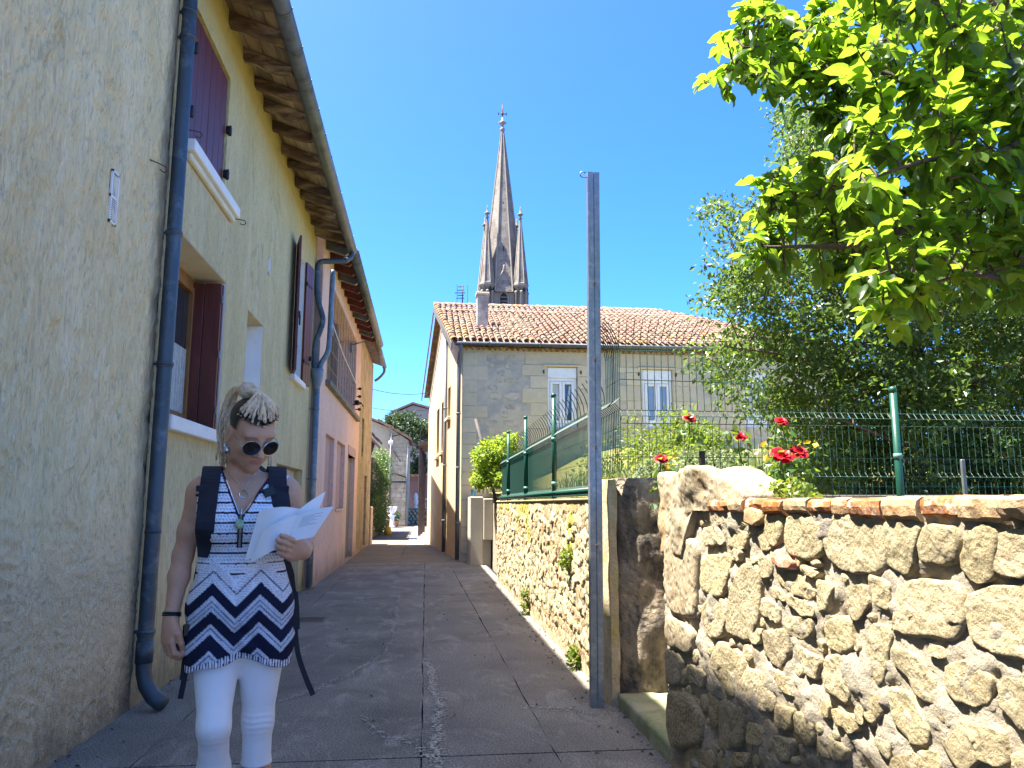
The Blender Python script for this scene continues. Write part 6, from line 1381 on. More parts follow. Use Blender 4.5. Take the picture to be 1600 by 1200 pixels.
def twig(p, toward):
    n_ = min(LP, key=lambda a: (a-p).length); d = (p-n_)
    if d.length < .03: d = Vector((-.3, -.1, .1))
    d.normalize(); base = n_; L = max(.12, (p-n_).length); mid = (base+p)/2+Vector((0, 0, .05)); tip = p+d*.05
    tw.tube([base, mid, p, tip], [.006, .0045, .003, .0015], 5, False)
    LP.extend([mid, p]); m = R.randint(6, 9); side = 1
    for i in range(m):
        t = .25+.75*i/(m-1); q_ = base*(1-t)**2+mid*2*t*(1-t)+tip*t*t if t < 1 else tip; side = -side
        cr = d.cross(Vector((0, 0, 1))); cr = cr.normalized() if cr.length > .01 else Vector((1, 0, 0))
        dr = (d*(.6 if i < m-1 else 1.2)+cr*side*R.uniform(.4, .9)*(i < m-1)+Vector((R.uniform(-.2, .2), R.uniform(-.2, .2), R.uniform(-.75, .15)))).normalized()
        up_ = (Vector((R.uniform(-.5, .5), R.uniform(-.5, .5), 1))); s = R.uniform(.060, .118)*(.8 if i == m-1 else 1)
        leaves.append((q_, dr, up_, s))
while len(leaves) < 6800:
    px, py = R.uniform(1100, 1700), R.uniform(-60, 560)
    if not in_poly(px, py, NT): continue
    twig(at(px, py, R.uniform(2.5, 4.1) if px > 1330 else R.uniform(3.2, 3.9)), None)
for px, py, Y in ((1112, 128, 3.7), (1135, 140, 3.7), (1155, 40, 3.6), (1170, 85, 3.6), (1150, 65, 3.6), (1205, 18, 3.6), (1180, 345, 3.5), (1185, 290, 3.5), (1200, 410, 3.4), (1175, 405, 3.4), (1400, 515, 2.8), (1350, 455, 2.8), (1450, 490, 2.8), (1230, 330, 3.4), (1320, 200, 3.0), (1310, 90, 3.3)): twig(at(px, py, Y), None)
part(tw, 'twigs', m_bark, trunk2, kind='stuff')
eye = Vector((0, 0, EYE)); vis = lambda l: (l[0]-eye).length-(.9 if (l[0].y > 0 and abs(l[0].x/l[0].y) < .98 and (l[0].z-EYE)/l[0].y < .72) else 0)
leaves.sort(key=vis); RV, RF, RN = [], [], []; off = 0; inv = Matrix.Translation(bt.location).inverted()
for k, (p, d, u, s) in enumerate(leaves):
    x = d.cross(u).normalized(); z = x.cross(d).normalized(); Mx = Matrix((x, d, z)).transposed()*s
    if k < 300:
        o = link('leaf', pmesh[k % 6]); o.parent = bt; o.matrix_parent_inverse = inv; m4 = Mx.to_4x4(); m4.translation = p; o.matrix_basis = m4
    else:
        v, f = protos[k % 6]; RV.append(v @ np.array(Mx).T+np.array(p)); RF.append(f+off); off += len(v); RN.append(np.full(len(v), R.random()))
part(np_mesh('foliage', np.concatenate(RV), np.concatenate(RF), m_big, True, {'rnd': np.concatenate(RN)}), 'foliage', m_big, bt, kind='stuff')

# ================================================================== the woman walking up the alley
PY_ = 2.8; PXo = onY(378, 900, PY_)[0]; BETA = math.atan2(PXo, PY_)
pd = Vector((math.sin(BETA), math.cos(BETA), 0)); pr = Vector((math.cos(BETA), -math.sin(BETA), 0)); PB = Vector((PXo, PY_, 0))
def J(px, py, dy=0.):
    """a joint seen at (px, py), dy metres behind (+) or in front of (-) her middle, in her own axes"""
    r = Vector(ray(px, py)); t = ((PB+pd*dy)-Vector((0, 0, EYE))).dot(pd)/r.dot(pd); w = Vector((0, 0, EYE))+r*t-PB
    return np.array((w.dot(pr), dy, w.z))
class SDF:
    """a smooth union of rounded cones and ellipsoids on a grid, turned into one skin"""
    def __init__(s, lo, hi, h):
        s.lo = np.array(lo, float); s.h = h; s.n = (np.ceil((np.array(hi)-s.lo)/h)).astype(int)+1; s.F = np.full(s.n, .2, np.float32)
    def box(s, lo, hi):
        a = np.clip(np.floor((np.array(lo)-s.lo)/s.h).astype(int), 0, s.n); b = np.clip(np.ceil((np.array(hi)-s.lo)/s.h).astype(int)+1, 0, s.n)
        if np.any(b <= a): return None, None
        ax = [s.lo[i]+s.h*np.arange(a[i], b[i]) for i in range(3)]
        return tuple(slice(a[i], b[i]) for i in range(3)), np.stack(np.meshgrid(*ax, indexing='ij'), -1)
    def put(s, sl, d, k, sub=False):
        f = s.F[sl]; d = d.astype(np.float32)
        if sub: s.F[sl] = np.maximum(f, -d); return
        if k <= 0: s.F[sl] = np.minimum(f, d); return
        hh = np.maximum(k-np.abs(f-d), 0)/k; s.F[sl] = np.minimum(f, d)-hh*hh*k*.25
    def cone(s, a, b, ra, rb, k=.02, sq=None):
        a, b = np.array(a, float), np.array(b, float); m = max(ra, rb)+k+3*s.h
        if sq: m *= max(1/q for q in sq)
        sl, P = s.box(np.minimum(a, b)-m, np.maximum(a, b)+m)
        if sl is None: return
        ab = b-a; t = np.clip(((P-a) @ ab)/max(ab @ ab, 1e-9), 0, 1); D = P-a-t[..., None]*ab
        if sq: D = D*np.array(sq)
        s.put(sl, np.linalg.norm(D, axis=-1)-(ra+(rb-ra)*t), k)
    def ell(s, c, r, k=.02, Rm=None, sub=False):
        c = np.array(c, float); r = np.array(r, float); m = r.max()+k+3*s.h; sl, P = s.box(c-m, c+m)
        if sl is None: return
        Q = P-c
        if Rm is not None: Q = Q @ Rm
        k0 = np.linalg.norm(Q/r, axis=-1); k1 = np.linalg.norm(Q/(r*r), axis=-1); d = np.where(k1 > 1e-6, k0*(k0-1)/np.maximum(k1, 1e-6), -r.min())
        s.put(sl, d, k, sub)
    def cut(s, fn):
        sl, P = s.box(s.lo, s.lo+s.h*s.n); d = fn(P); s.F[sl] = np.maximum(s.F[sl], d.astype(np.float32))
    def skin(s):
        F = s.F; I = F < 0; n = s.n; A = I[:-1, :-1, :-1]; allv = A.copy(); anyv = A.copy()
        for dx in (0, 1):
            for dy in (0, 1):
                for dz in (0, 1):
                    c = I[dx:n[0]-1+dx, dy:n[1]-1+dy, dz:n[2]-1+dz]; allv &= c; anyv |= c
        act = anyv & ~allv; ci = np.argwhere(act); idx = np.full(act.shape, -1, np.int32); idx[act] = np.arange(len(ci))
        S = np.zeros((len(ci), 3)); cnt = np.zeros(len(ci))
        cor = [(x, y, z) for x in (0, 1) for y in (0, 1) for z in (0, 1)]
        for a in cor:
            for ax in range(3):
                if a[ax]: continue
                b = list(a); b[ax] = 1; pa = ci+np.array(a); pb = ci+np.array(b); fa = F[pa[:, 0], pa[:, 1], pa[:, 2]]; fb = F[pb[:, 0], pb[:, 1], pb[:, 2]]
                m = (fa < 0) != (fb < 0); t = fa[m]/(fa[m]-fb[m]); q = pa[m].astype(float); q[:, ax] += t; S[m] += q; cnt[m] += 1
        V = S/cnt[:, None]*s.h+s.lo; faces = []
        for ax in range(3):
            o1, o2 = [(1, 2), (2, 0), (0, 1)][ax]; sa = [slice(None)]*3; sb = [slice(None)]*3; sa[ax] = slice(0, -1); sb[ax] = slice(1, None)
            ia, ib = I[tuple(sa)], I[tuple(sb)]; E = np.argwhere(ia != ib); E = E[(E[:, o1] > 0) & (E[:, o2] > 0) & (E[:, o1] < n[o1]-1) & (E[:, o2] < n[o2]-1)]
            fl = ia[E[:, 0], E[:, 1], E[:, 2]]; q = []
            for d1, d2 in ((1, 1), (0, 1), (0, 0), (1, 0)):
                c = E.copy(); c[:, o1] -= d1; c[:, o2] -= d2; q.append(idx[c[:, 0], c[:, 1], c[:, 2]])
            q = np.stack(q, 1); q = np.where(fl[:, None], q, q[:, ::-1]); faces.append(q[(q >= 0).all(1)])
        return V, np.concatenate(faces)
    def sample(s, P):
        g = np.clip((P-s.lo)/s.h, 0, s.n-1.001); i = g.astype(int); f = g-i; r = 0
        for dx in (0, 1):
            for dy in (0, 1):
                for dz in (0, 1):
                    w = (f[:, 0] if dx else 1-f[:, 0])*(f[:, 1] if dy else 1-f[:, 1])*(f[:, 2] if dz else 1-f[:, 2]); r = r+w*s.F[i[:, 0]+dx, i[:, 1]+dy, i[:, 2]+dz]
        return r
# ---- joints
Hc = J(393, 679, -.035); HYAW, HPIT = rad(24), rad(33)
HR = np.array((Matrix.Rotation(HYAW, 3, 'Z') @ Matrix.Rotation(HPIT, 3, 'X') @ Matrix.Rotation(rad(-3), 3, 'Y')))
hd = lambda x, y, z: Hc+HR @ np.array((x, y, z))             # head axes: x her left, y back, z up
neck0, neck1 = J(377, 752, .035), hd(0, .025, -.085)
shR, shL = J(314, 768, .02), J(449, 768, .03)
elR, wrR, haR = J(286, 868, .045), J(268, 962, -.005), J(264, 990, -.015)
elL, wrL = J(474, 846, .05), J(477, 862, -.14); wrL = J(474, 862, -.13)
chest, waist, hip = J(379, 812, .01), J(377, 890, .02), J(376, 975, .02)
hipR, hipL = J(339, 1015, .015), J(408, 1015, .02)
knR, knL = J(334, 1135, -.09), J(403, 1125, .02)
anR, anL = J(337, 1262, .10), J(398, 1275, .06); anR[2] = .17; anL[2] = .085
def body_prims(s, infl=0., arms=True, face=True):
    c = s.cone; e = s.ell
    # torso
    e(J(379, 800, .0), (.150+infl, .098+infl, .125), .05); e(J(377, 862, .015), (.128+infl, .088+infl, .13), .05); e(J(376, 958, .02), (.158+infl, .108+infl, .115), .06); e(J(376, 1000, .03), (.165+infl, .108+infl, .085), .05)
    for sx in (-1, 1): e(J(379+sx*29, 822, -.075), (.058+infl, .05+infl, .06), .04)
    c(shR+np.array((.035, .01, .005)), shL+np.array((-.035, .01, .005)), .052+infl, .052+infl, .05); c(neck0+np.array((0, .01, -.03)), (shR*.6+neck0*.4), .05+infl, .045+infl, .03); c(neck0+np.array((0, .01, -.03)), (shL*.6+neck0*.4), .05+infl, .045+infl, .03)
    # legs
    for hp, kn, an, sgn in ((hipR, knR, anR, -1), (hipL, knL, anL, 1)):
        c(hp+np.array((0, 0, .02)), kn, .078+infl, .0435+infl, .03); mid = kn*.68+an*.32; c(kn, mid+np.array((0, .012, 0)), .043+infl, .0435+infl, .03); c(mid+np.array((0, .012, 0)), an, .0435+infl, .032+infl, .03)
def person_body():
    s = SDF((-.31, -.30, -.01), (.31, .26, 1.80), .0042); c = s.cone; e = s.ell
    body_prims(s)
    for kn, an in ((knR, anR), (knL, anL)):            # feet
        heel = an+np.array((0, .03, -.045)); toe = an+np.array((0, -.16, -.05)); toe[2] = max(.032, an[2]-.055); c(an, heel, .034, .032, .02); c(an+np.array((0, -.02, -.03)), toe, .036, .026, .02, (1, 1, 1.2)); 
        for i in range(5): c(toe+np.array((-.03+.015*i, .01, -.004)), toe+np.array((-.032+.016*i, -.035+.006*abs(i-1), -.012)), .0105, .009-.0006*i, .004)
    # right arm hanging
    c(shR, elR*.62+shR*.38, .041, .038, .03); c(elR*.62+shR*.38, elR, .038, .032, .02); c(elR, elR*.65+wrR*.35, .032, .033, .02); c(elR*.65+wrR*.35, wrR, .033, .0225, .02, None); e(shR+np.array((.002, .0, -.008)), (.044, .048, .050), .03)
    # left arm: upper arm down, forearm forward under the papers
    c(shL, elL*.62+shL*.38, .041, .038, .03); c(elL*.62+shL*.38, elL, .038, .034, .02); c(elL, elL*.6+wrL*.4, .034, .033, .02); c(elL*.6+wrL*.4, wrL, .033, .0235, .02); e(shL+np.array((-.002, 0, -.008)), (.044, .048, .050), .03)
    # neck and head
    c(neck0+np.array((0, .015, -.02)), neck1, .056, .050, .03)
    E_ = lambda p, r, k=.01, sub=False: e(hd(*p), r, k, HR, sub)
    E_((0, .022, .048), (.073, .092, .075), .01); E_((0, .0, .0), (.066, .082, .095), .02); E_((0, -.022, -.05), (.054, .060, .060), .03); E_((0, -.058, -.092), (.021, .021, .017), .03); 
    for sx in (-1, 1):
        E_((sx*.043, -.012, -.062), (.016, .032, .028), .03); E_((sx*.038, -.056, -.022), (.022, .020, .016), .022); E_((sx*.028, -.068, .034), (.024, .008, .010), .03)      # jaw, cheek, brow
        E_((sx*.031, -.083, .002), (.017, .013, .012), .006, True); E_((sx*.031, -.072, .002), (.0145, .012, .0105), .004)
        E_((sx*.073, .014, -.008), (.009, .021, .033), .005); E_((sx*.082, .008, -.006), (.006, .010, .018), .003, True); E_((sx*.068, .004, -.035), (.006, .008, .009), .005)
    # nose, lips
    c(hd(0, -.082, .016), hd(0, -.104, -.022), .0085, .0105, .012); E_((0, -.106, -.028), (.0115, .011, .010), .008)
    for sx in (-1, 1): E_((sx*.011, -.094, -.032), (.0075, .009, .007), .006)
    E_((0, -.066, -.058), (.024, .017, .020), .02); E_((0, -.0815, -.0555), (.019, .006, .0038), .006); E_((0, -.080, -.0645), (.016, .0065, .0045), .006); E_((0, -.0885, -.0602), (.018, .004, .0010), .002, True)
    return s
def hand_hang(s):
    """right hand, loosely closed round a small black thing"""
    c = s.cone; f = (haR-wrR); f /= np.linalg.norm(f); side = np.array((.45, -.9, 0.)); side -= f*(side @ f); side /= np.linalg.norm(side); nrm = np.cross(f, side)   # side: towards the thumb
    if nrm[0] < 0: nrm = -nrm                                 # palm faces her thigh
    W = wrR; s.ell(W+f*.052, (.020, .041, .046), .016, np.stack([nrm, side, f], 1)); c(W, W+f*.03, .023, .024, .015)
    K = [W+f*(.088-.004*abs(i-1))+side*(.030-.0195*i) for i in range(4)]
    for i, k in enumerate(K):
        l = (.040, .044, .041, .033)[i]; p1 = k+(f*.85+nrm*.35)*l; p2 = p1+(f*.25+nrm*.95)*l*.62; p3 = p2+(-f*.5+nrm*.75)*l*.45
        c(W+f*.055+side*(.026-.017*i), k, .0115, .0105, .008); c(k, p1, .0102, .0094, .003); c(p1, p2, .0094, .0086, .003); c(p2, p3, .0086, .0078, .003)
    t0 = W+f*.022+side*.022; t1 = W+f*.058+side*.044+nrm*.012; t2 = t1+f*.030+nrm*.016-side*.004; t3 = t2+f*.020+nrm*.014-side*.014
    c(t0, t1, .0155, .0122, .012); c(t1, t2, .0115, .0100, .004); c(t2, t3, .0100, .0085, .004)
    return W+f*.105+side*.012+nrm*.040, f, side, nrm
def hand_hold(s):
    """left hand under the papers, thumb on top, fingers seen in front of the sheet"""
    c = s.cone; W = wrL; H = J(455, 857, -.185); f = H-W; f /= np.linalg.norm(f); up_ = np.array((.05, -.35, .93)); up_ -= f*(up_ @ f); up_ /= np.linalg.norm(up_); nrm = np.cross(up_, f)
    if nrm[1] > 0: nrm = -nrm                                  # nrm: towards the camera
    s.ell(W+f*.05, (.042, .020, .046), .016, np.stack([up_, nrm, f], 1)); c(W, W+f*.03, .0245, .025, .015)
    for i in range(4):
        k = W+f*(.080-.004*abs(i-1))+up_*(.026-.018*i)+nrm*.004; l = (.040, .043, .040, .032)[i]; p1 = k+(f*.9+nrm*.25+up_*.06)*l; p2 = p1+(f*.9-nrm*.15+up_*.1)*l*.62; p3 = p2+(f*.8-nrm*.45+up_*.05)*l*.5
        c(W+f*.045+up_*(.02-.014*i), k, .0115, .0105, .008); c(k, p1, .0102, .0092, .003); c(p1, p2, .0092, .0084, .003); c(p2, p3, .0084, .0074, .003)
    t0 = W+f*.02+up_*.018; t1 = W+f*.05+up_*.036-nrm*.02; t2 = t1+f*.032-nrm*.006+up_*.010; t3 = t2+f*.026+up_*.002; c(t0, t1, .0150, .0120, .012); c(t1, t2, .0112, .0098, .004); c(t2, t3, .0098, .0084, .004)
    return f, up_, nrm
pers = thing('person', 'woman with blonde dreadlocks and round sunglasses walking and reading papers', 'person', PB, None, -BETA)
def pp(data, name, parent=None, label=None, kind=None):
    """a part given in her own axes"""
    if isinstance(data, tuple): data = data[0].mesh(name, data[1])
    o = link(name, data, None, label, None, None, kind); o.parent = parent or pers; return o
s = person_body(); grip, gf, gs, gn = hand_hang(s); hold = hand_hold(s)
V, F = s.skin(); V0 = V
loc = (V-Hc) @ HR; x_, y_, z_ = np.abs(loc[:, 0]), loc[:, 1], loc[:, 2]
skin = np.array([.50, .265, .16]); C = np.tile(skin, (len(V), 1))*(1+.05*vfbm(V, 30, 3, 5))[:, None]
def paint(m, col, a=1.):
    global C
    m = (np.clip(m, 0, 1)*a)[:, None]; C = C*(1-m)+np.array(col)*m
paint((1-np.maximum(x_/.024, np.abs(z_+.0605)/.011))*4*(y_ < -.06)*(y_ > -.11), (.40, .13, .11), .75)
paint((1-np.maximum(np.abs(x_-.031)/.021, np.abs(z_-.031+.12*np.abs(x_-.028))/.0045))*3*(y_ < -.05), (.06, .035, .025), .45)
hair = np.minimum(z_-.052+np.clip((y_+.055)*1.1, -.02, .9)*.75, .105-x_*0)        # dark cropped sides
paint(np.clip((y_+.030)*60, 0, 1)*np.clip((z_-.000+.25*(y_-.03))*60, 0, 1)*(z_ > -.06)*np.clip((np.linalg.norm(loc-np.array([0, .02, .03]), axis=1)-.066)*900, 0, 1)*(~((x_ > .066) & (y_ < .034) & (z_ < .026))), (.022, .014, .011))
paint(np.clip((z_-.066-.0*y_)*90, 0, 1), (.022, .014, .011))
paint((1-np.linalg.norm((V-(shL*.45+elL*.55))*np.array([1, .5, .55]), axis=1)/.034)*3*(vfbm(V, 70, 2, 3) > .15), (.10, .07, .07), .6)   # tattoo
for k in range(4): pass
m_skin = attr_mat('skin', .48, .10, 260, .35, .12, 'Col', .06, .0015)
pp(np_mesh('body', V, F, m_skin, True, None, C), 'body')
# ---- leggings
s = SDF((-.30, -.26, .25), (.30, .24, 1.10), .005); body_prims(s, .0045); zc = J(335, 1206, 0)[2]
s.cut(lambda P: np.maximum(P[..., 2]-J(376, 1003, 0)[2], zc-P[..., 2]+.0*P[..., 0]))
V, F = s.skin()
wr = np.exp(-((V[:, 2]-knL[2]-.005)/.035)**2)*(V[:, 0] > .0)+.5*np.exp(-((V[:, 2]-knR[2]+.05)/.03)**2)*(V[:, 0] < 0); V[:, 1] += wr*.0016*np.sin(V[:, 2]*330+V[:, 0]*60+2*np.sin(V[:, 0]*45)); V += .0012*vfbm(V*np.array([1, 1, .35]), 26, 3, 8)[:, None]*np.array([[0, 1, 0]])
m_leg = M('white_leggings', (.80, .80, .80), (.74, .74, .75), 8, rough=.75, bump=.15, bscale=300, bdist=.002)
pp(np_mesh('leggings', V, F, m_leg), 'leggings')
# ---- patterned playsuit: sleeveless, V neck, loose short legs
s = SDF((-.32, -.26, .60), (.32, .26, 1.52), .0036); c, e = s.cone, s.ell
body_prims(s, .011); e(J(378, 905, .018), (.145, .108, .12), .05); e(J(376, 940, .02), (.168, .122, .10), .05)
hem = J(376, 1042, 0)[2]
for hp, kn in ((hipR, knR), (hipL, knL)): t = (hp[2]-hem)/(hp[2]-kn[2])*1.08; c(hp+np.array((0, 0, .03)), hp+(kn-hp)*t, .108, .098, .02)
nk = J(377, 803, 0)[2]; ncx = J(377, 803, 0)[0]; shz = J(377, 742, 0)[2]
def cutter(P):
    x, y, z = P[..., 0], P[..., 1], P[..., 2]; xc = J(371, 1030)[0]; zh = hem+.006*np.sin(x*40)+.042*np.clip(1-np.abs(x-xc)/.15, 0, 1)
    vee = np.minimum((.005+.52*(z-nk))-np.abs(x-ncx-.10*np.clip(z-nk, 0, .2)), .09-y)          # inside the V, front only
    vee = np.minimum(vee, z-nk)
    neckhole = .068-np.hypot(x-neck0[0], y-neck0[1])
    armR = np.minimum((shR[0]-.008)-x, z-(shR[2]-.115)); armL = np.minimum(x-(shL[0]+.008), z-(shL[2]-.115))
    return np.maximum.reduce([zh-z, vee*1., neckhole*(z > shz-.03)-1*(z <= shz-.03), armR, armL, z-(shz+.012)])
s.cut(cutter); suitF = s; V, F = s.skin()
# cloth folds, and the crease between the two short legs
xc = J(371, 1030)[0]; V[:, 1] += np.where(V[:, 1] < .02, 1, -1)*.0*np.exp(-((V[:, 0]-xc)/.012)**2)*np.clip((hem+.15-V[:, 2])/.08, 0, 1)
V[:, 1] += np.where(V[:, 1] < .02, 1, 0)*.0045*np.sin((V[:, 2]*1.0+np.abs(V[:, 0]-xc)*.9)*95)*np.exp(-((V[:, 2]-hem-.11)/.06)**2)*np.exp(-(np.abs(V[:, 0]-xc)/.09)**2)
V[:, 1] += .0035*vfbm(V*np.array([1, 1, .4]), 16, 3, 3)*np.clip((1.25-V[:, 2])*6, 0, 1)
def zz(px, py): return J(px, py, -.10)
per = zz(408, 900)[0]-zz(333, 900)[0]; x0 = zz(333, 900)[0]; amp = zz(333, 912)[2]-zz(371, 947)[2]
tri = 2*np.abs(((V[:, 0]-x0)/per+.5) % 1-.5); w = V[:, 2]+amp*tri*np.where(np.abs(V[:, 0]) > .2, .9, 1.)
navy, wht, blu, gry = np.array((.010, .013, .035)), np.array((.70, .72, .78)), np.array((.33, .40, .54)), np.array((.42, .43, .47))
zp = zz(333, 912)[2]; px1 = 1/433.
def band(lo, hi): return (w < zp-lo*px1) & (w >= zp-hi*px1)
C = np.tile(wht, (len(V), 1)); weave = ((np.sin(V[:, 0]*820)*np.sin(w*820)) > .15)
C[band(-34, 0) & weave] = gry; C[band(-18, -15)] = navy*2+gry*.2; C[band(-36, -33)] = wht
lowr = w < zp
C[lowr] = np.where(weave[lowr][:, None], blu, wht*.80)
for lo, hi in ((0, 17), (38, 56), (70, 92)): C[band(lo, hi)] = navy
for lo, hi in ((24, 26), (31, 33), (61, 63), (97, 100), (106, 108), (114, 116)): C[band(lo, hi)] = navy*.5+blu*.35
topm = w > zp+34*px1; zq = (V[:, 2]-nk+.4) % .0335; row = zq/.0335
dash = (np.sin((V[:, 0]+V[:, 2]*.6)*620) > .1)
C[topm] = np.where((dash & (((row > .38) & (row < .56)) | ((row > .70) & (row < .88))))[topm][:, None], blu*.9, wht); C[topm & (row < .20)] = navy
hz_ = hem+.042*np.clip(1-np.abs(V[:, 0]-J(371, 1030)[0])/.15, 0, 1); hm = V[:, 2] < hz_+.022; C[hm] = np.where((np.sin(V[hm, 0]*700) > .2)[:, None], navy*3, wht)
x, z = V[:, 0], V[:, 2]; vd = np.abs(np.abs(x-ncx-.10*np.clip(z-nk, 0, .2))-(.005+.52*(z-nk))); C[(vd < .009) & (z > nk-.01) & (V[:, 1] < .02)] = navy
m_suit = attr_mat('patterned_knit', .85, .35, 420, .15, 0, 'Col', .10, .003)
suit = pp(np_mesh('playsuit', V, F, m_suit, True, None, C), 'playsuit')
def front(x, z, off=.004, lo=-.25, hi=.05):
    """y of the cloth's front at (x, z)"""
    ys = np.arange(lo, hi, .0025); f = suitF.sample(np.stack([np.full(len(ys), x), ys, np.full(len(ys), z)], 1)); i = np.nonzero(f < 0)[0]
    return (ys[i[0]] if len(i) else -.06)-off
def back(x, z, off=.004):
    ys = np.arange(.25, -.05, -.0025); f = suitF.sample(np.stack([np.full(len(ys), x), ys, np.full(len(ys), z)], 1)); i = np.nonzero(f < 0)[0]
    return (ys[i[0]] if len(i) else .08)+off
def topz(x, y):
    zs = np.arange(1.50, 1.15, -.0025); f = suitF.sample(np.stack([np.full(len(zs), x), np.full(len(zs), y), zs], 1)); i = np.nonzero(f < 0)[0]
    return zs[i[0]] if len(i) else shz-.03
m_steel = plain('steel', (.55, .55, .55), .25, 1.); m_black = plain('black_plastic', (.012, .012, .014), .35); m_strap = M('navy_webbing', (.016, .018, .028), (.011, .012, .018), 40, rough=.8, bump=.5, bscale=400, bdist=.002)
# zip, pull and green pendant, necklace
q = MB(); zz_ = [nk-.07+.007*i for i in range(24)]; pth = []
z1 = nk-.005; z0 = J(377, 838, 0)[2]; zb_ = J(376, 848, -.1)[2]
pth = [(ncx, front(ncx, z, .002), z) for z in np.linspace(zb_-.015, z1, 9)]; q.band(pth, [(0, -1, 0)]*len(pth), .017, .003); zp_ = pp((q, m_strap), 'zip', suit); q = MB(); q.band([(a, b-.003, c_) for a, b, c_ in pth], [(0, -1, 0)]*len(pth), .007, .002); pp((q, m_steel), 'zip_teeth', zp_)
q = MB(); P = J(376, 790, 0); 
for sx in (-1, 1):
    q.tube([(ncx+sx*(.006+.52*dz)+.10*dz, front(ncx+sx*(.02+.52*dz)+.10*dz, nk+dz, .001), nk+dz) for dz in (0, .03, .06, .09, .115)], .0028, 5)
pp((q, m_steel), 'zip_edge', suit)
pc = J(377, 817, 0); yf = front(ncx, pc[2], .006)
q = MB(); q.lathe([(.002, -.018), (.012, -.012), (.0145, 0), (.011, .011), (.003, .016)], (ncx-.003, yf-.012, pc[2]), 12); pp((q, M('green_stone', (.05, .20, .05), (.45, .55, .40), 45, rough=.2, bump=.1)), 'pendant', zp_)
q = MB(); q.tube([(ncx, yf-.004, pc[2]+.016), (ncx+.001, yf-.006, pc[2]+.05)], .004, 6); pp((q, m_steel), 'zip_pull', zp_)
ring = J(380, 772, -.085); q = MB(); q.tube([ring+np.array((math.cos(a)*.013, -.006, math.sin(a)*.013)) for a in np.arange(0, 6.6, .4)], .0022, 5)
for sx in (-1, 1): q.tube([ring+np.array((sx*.004, -.004, .013)), J(380+sx*9, 752, -.062), J(378+sx*20, 738, -.02), J(377+sx*22, 733, .03)], .0014, 4)
pp((q, m_steel), 'necklace')
# bracelet
wd = (haR-wrR)/np.linalg.norm(haR-wrR); a1 = np.cross(wd, (0, 1, 0)); a1 /= np.linalg.norm(a1); a2 = np.cross(wd, a1); q = MB()
for o_ in (-.004, .003): q.tube([wrR-wd*(.004-o_)+a1*math.cos(t)*.0275+a2*math.sin(t)*.0275 for t in np.arange(0, 6.5, .35)], .0036, 6)
pp((q, m_black), 'bracelet')
# earring
ep = hd(-.073, .006, -.048); q = MB(); q.tube([hd(-.071, .006, -.035), ep], .002, 5); q.lathe([(.001, -.016), (.009, -.010), (.011, 0), (.007, .008), (.001, .012)], ep+np.array((0, 0, -.014)), 10); q.tube([ep+np.array((math.cos(a)*.010, 0, math.sin(a)*.010)) for a in np.arange(0, 6.5, .5)], .0022, 5); pp((q, m_steel), 'earring')
# sunglasses: round dark lenses, thin rim, bridge and temples
m_lens = glass_mat('dark_lens', (.006, .004, .005), .08)
q = MB()
for sx in (-1, 1):
    cpt = np.array((sx*.0335, -.101+.004, .0)); q.tube([hd(*(cpt+np.array((math.cos(a)*.0292, abs(math.cos(a)*sx+0)*0+(sx*math.cos(a))*.006, math.sin(a)*.0268)))) for a in np.arange(0, 6.4, .21)], .0014, 5)
    q.tube([hd(sx*.0625, -.091, .004), hd(sx*.068, -.080, .006), hd(sx*.0735, -.02, .004), hd(sx*.0735, .015, -.002)], .0014, 5)
q.tube([hd(-.005, -.103, .008), hd(0, -.107, .011), hd(.005, -.103, .008)], .0015, 5); sg = pp((q, m_steel), 'sunglasses')
for sx in (-1, 1):
    q = MB(); cpt = np.array((sx*.0335, -.0975, .0)); n = 20; vs = [hd(*(cpt+np.array((0, -.002, 0))))]
    for rr in (.5, 1.): vs += [hd(*(cpt+np.array((math.cos(2*math.pi*i/n)*.0287*rr, (sx*math.cos(2*math.pi*i/n))*.006*rr-.002*(1-rr), math.sin(2*math.pi*i/n)*.0263*rr)))) for i in range(n)]
    fs = [(0, 1+i, 1+(i+1) % n) for i in range(n)]+[(1+i, 1+n+i, 1+n+(i+1) % n, 1+(i+1) % n) for i in range(n)]; q.add(vs, fs, True); pp((q, m_lens), 'lens', sg)
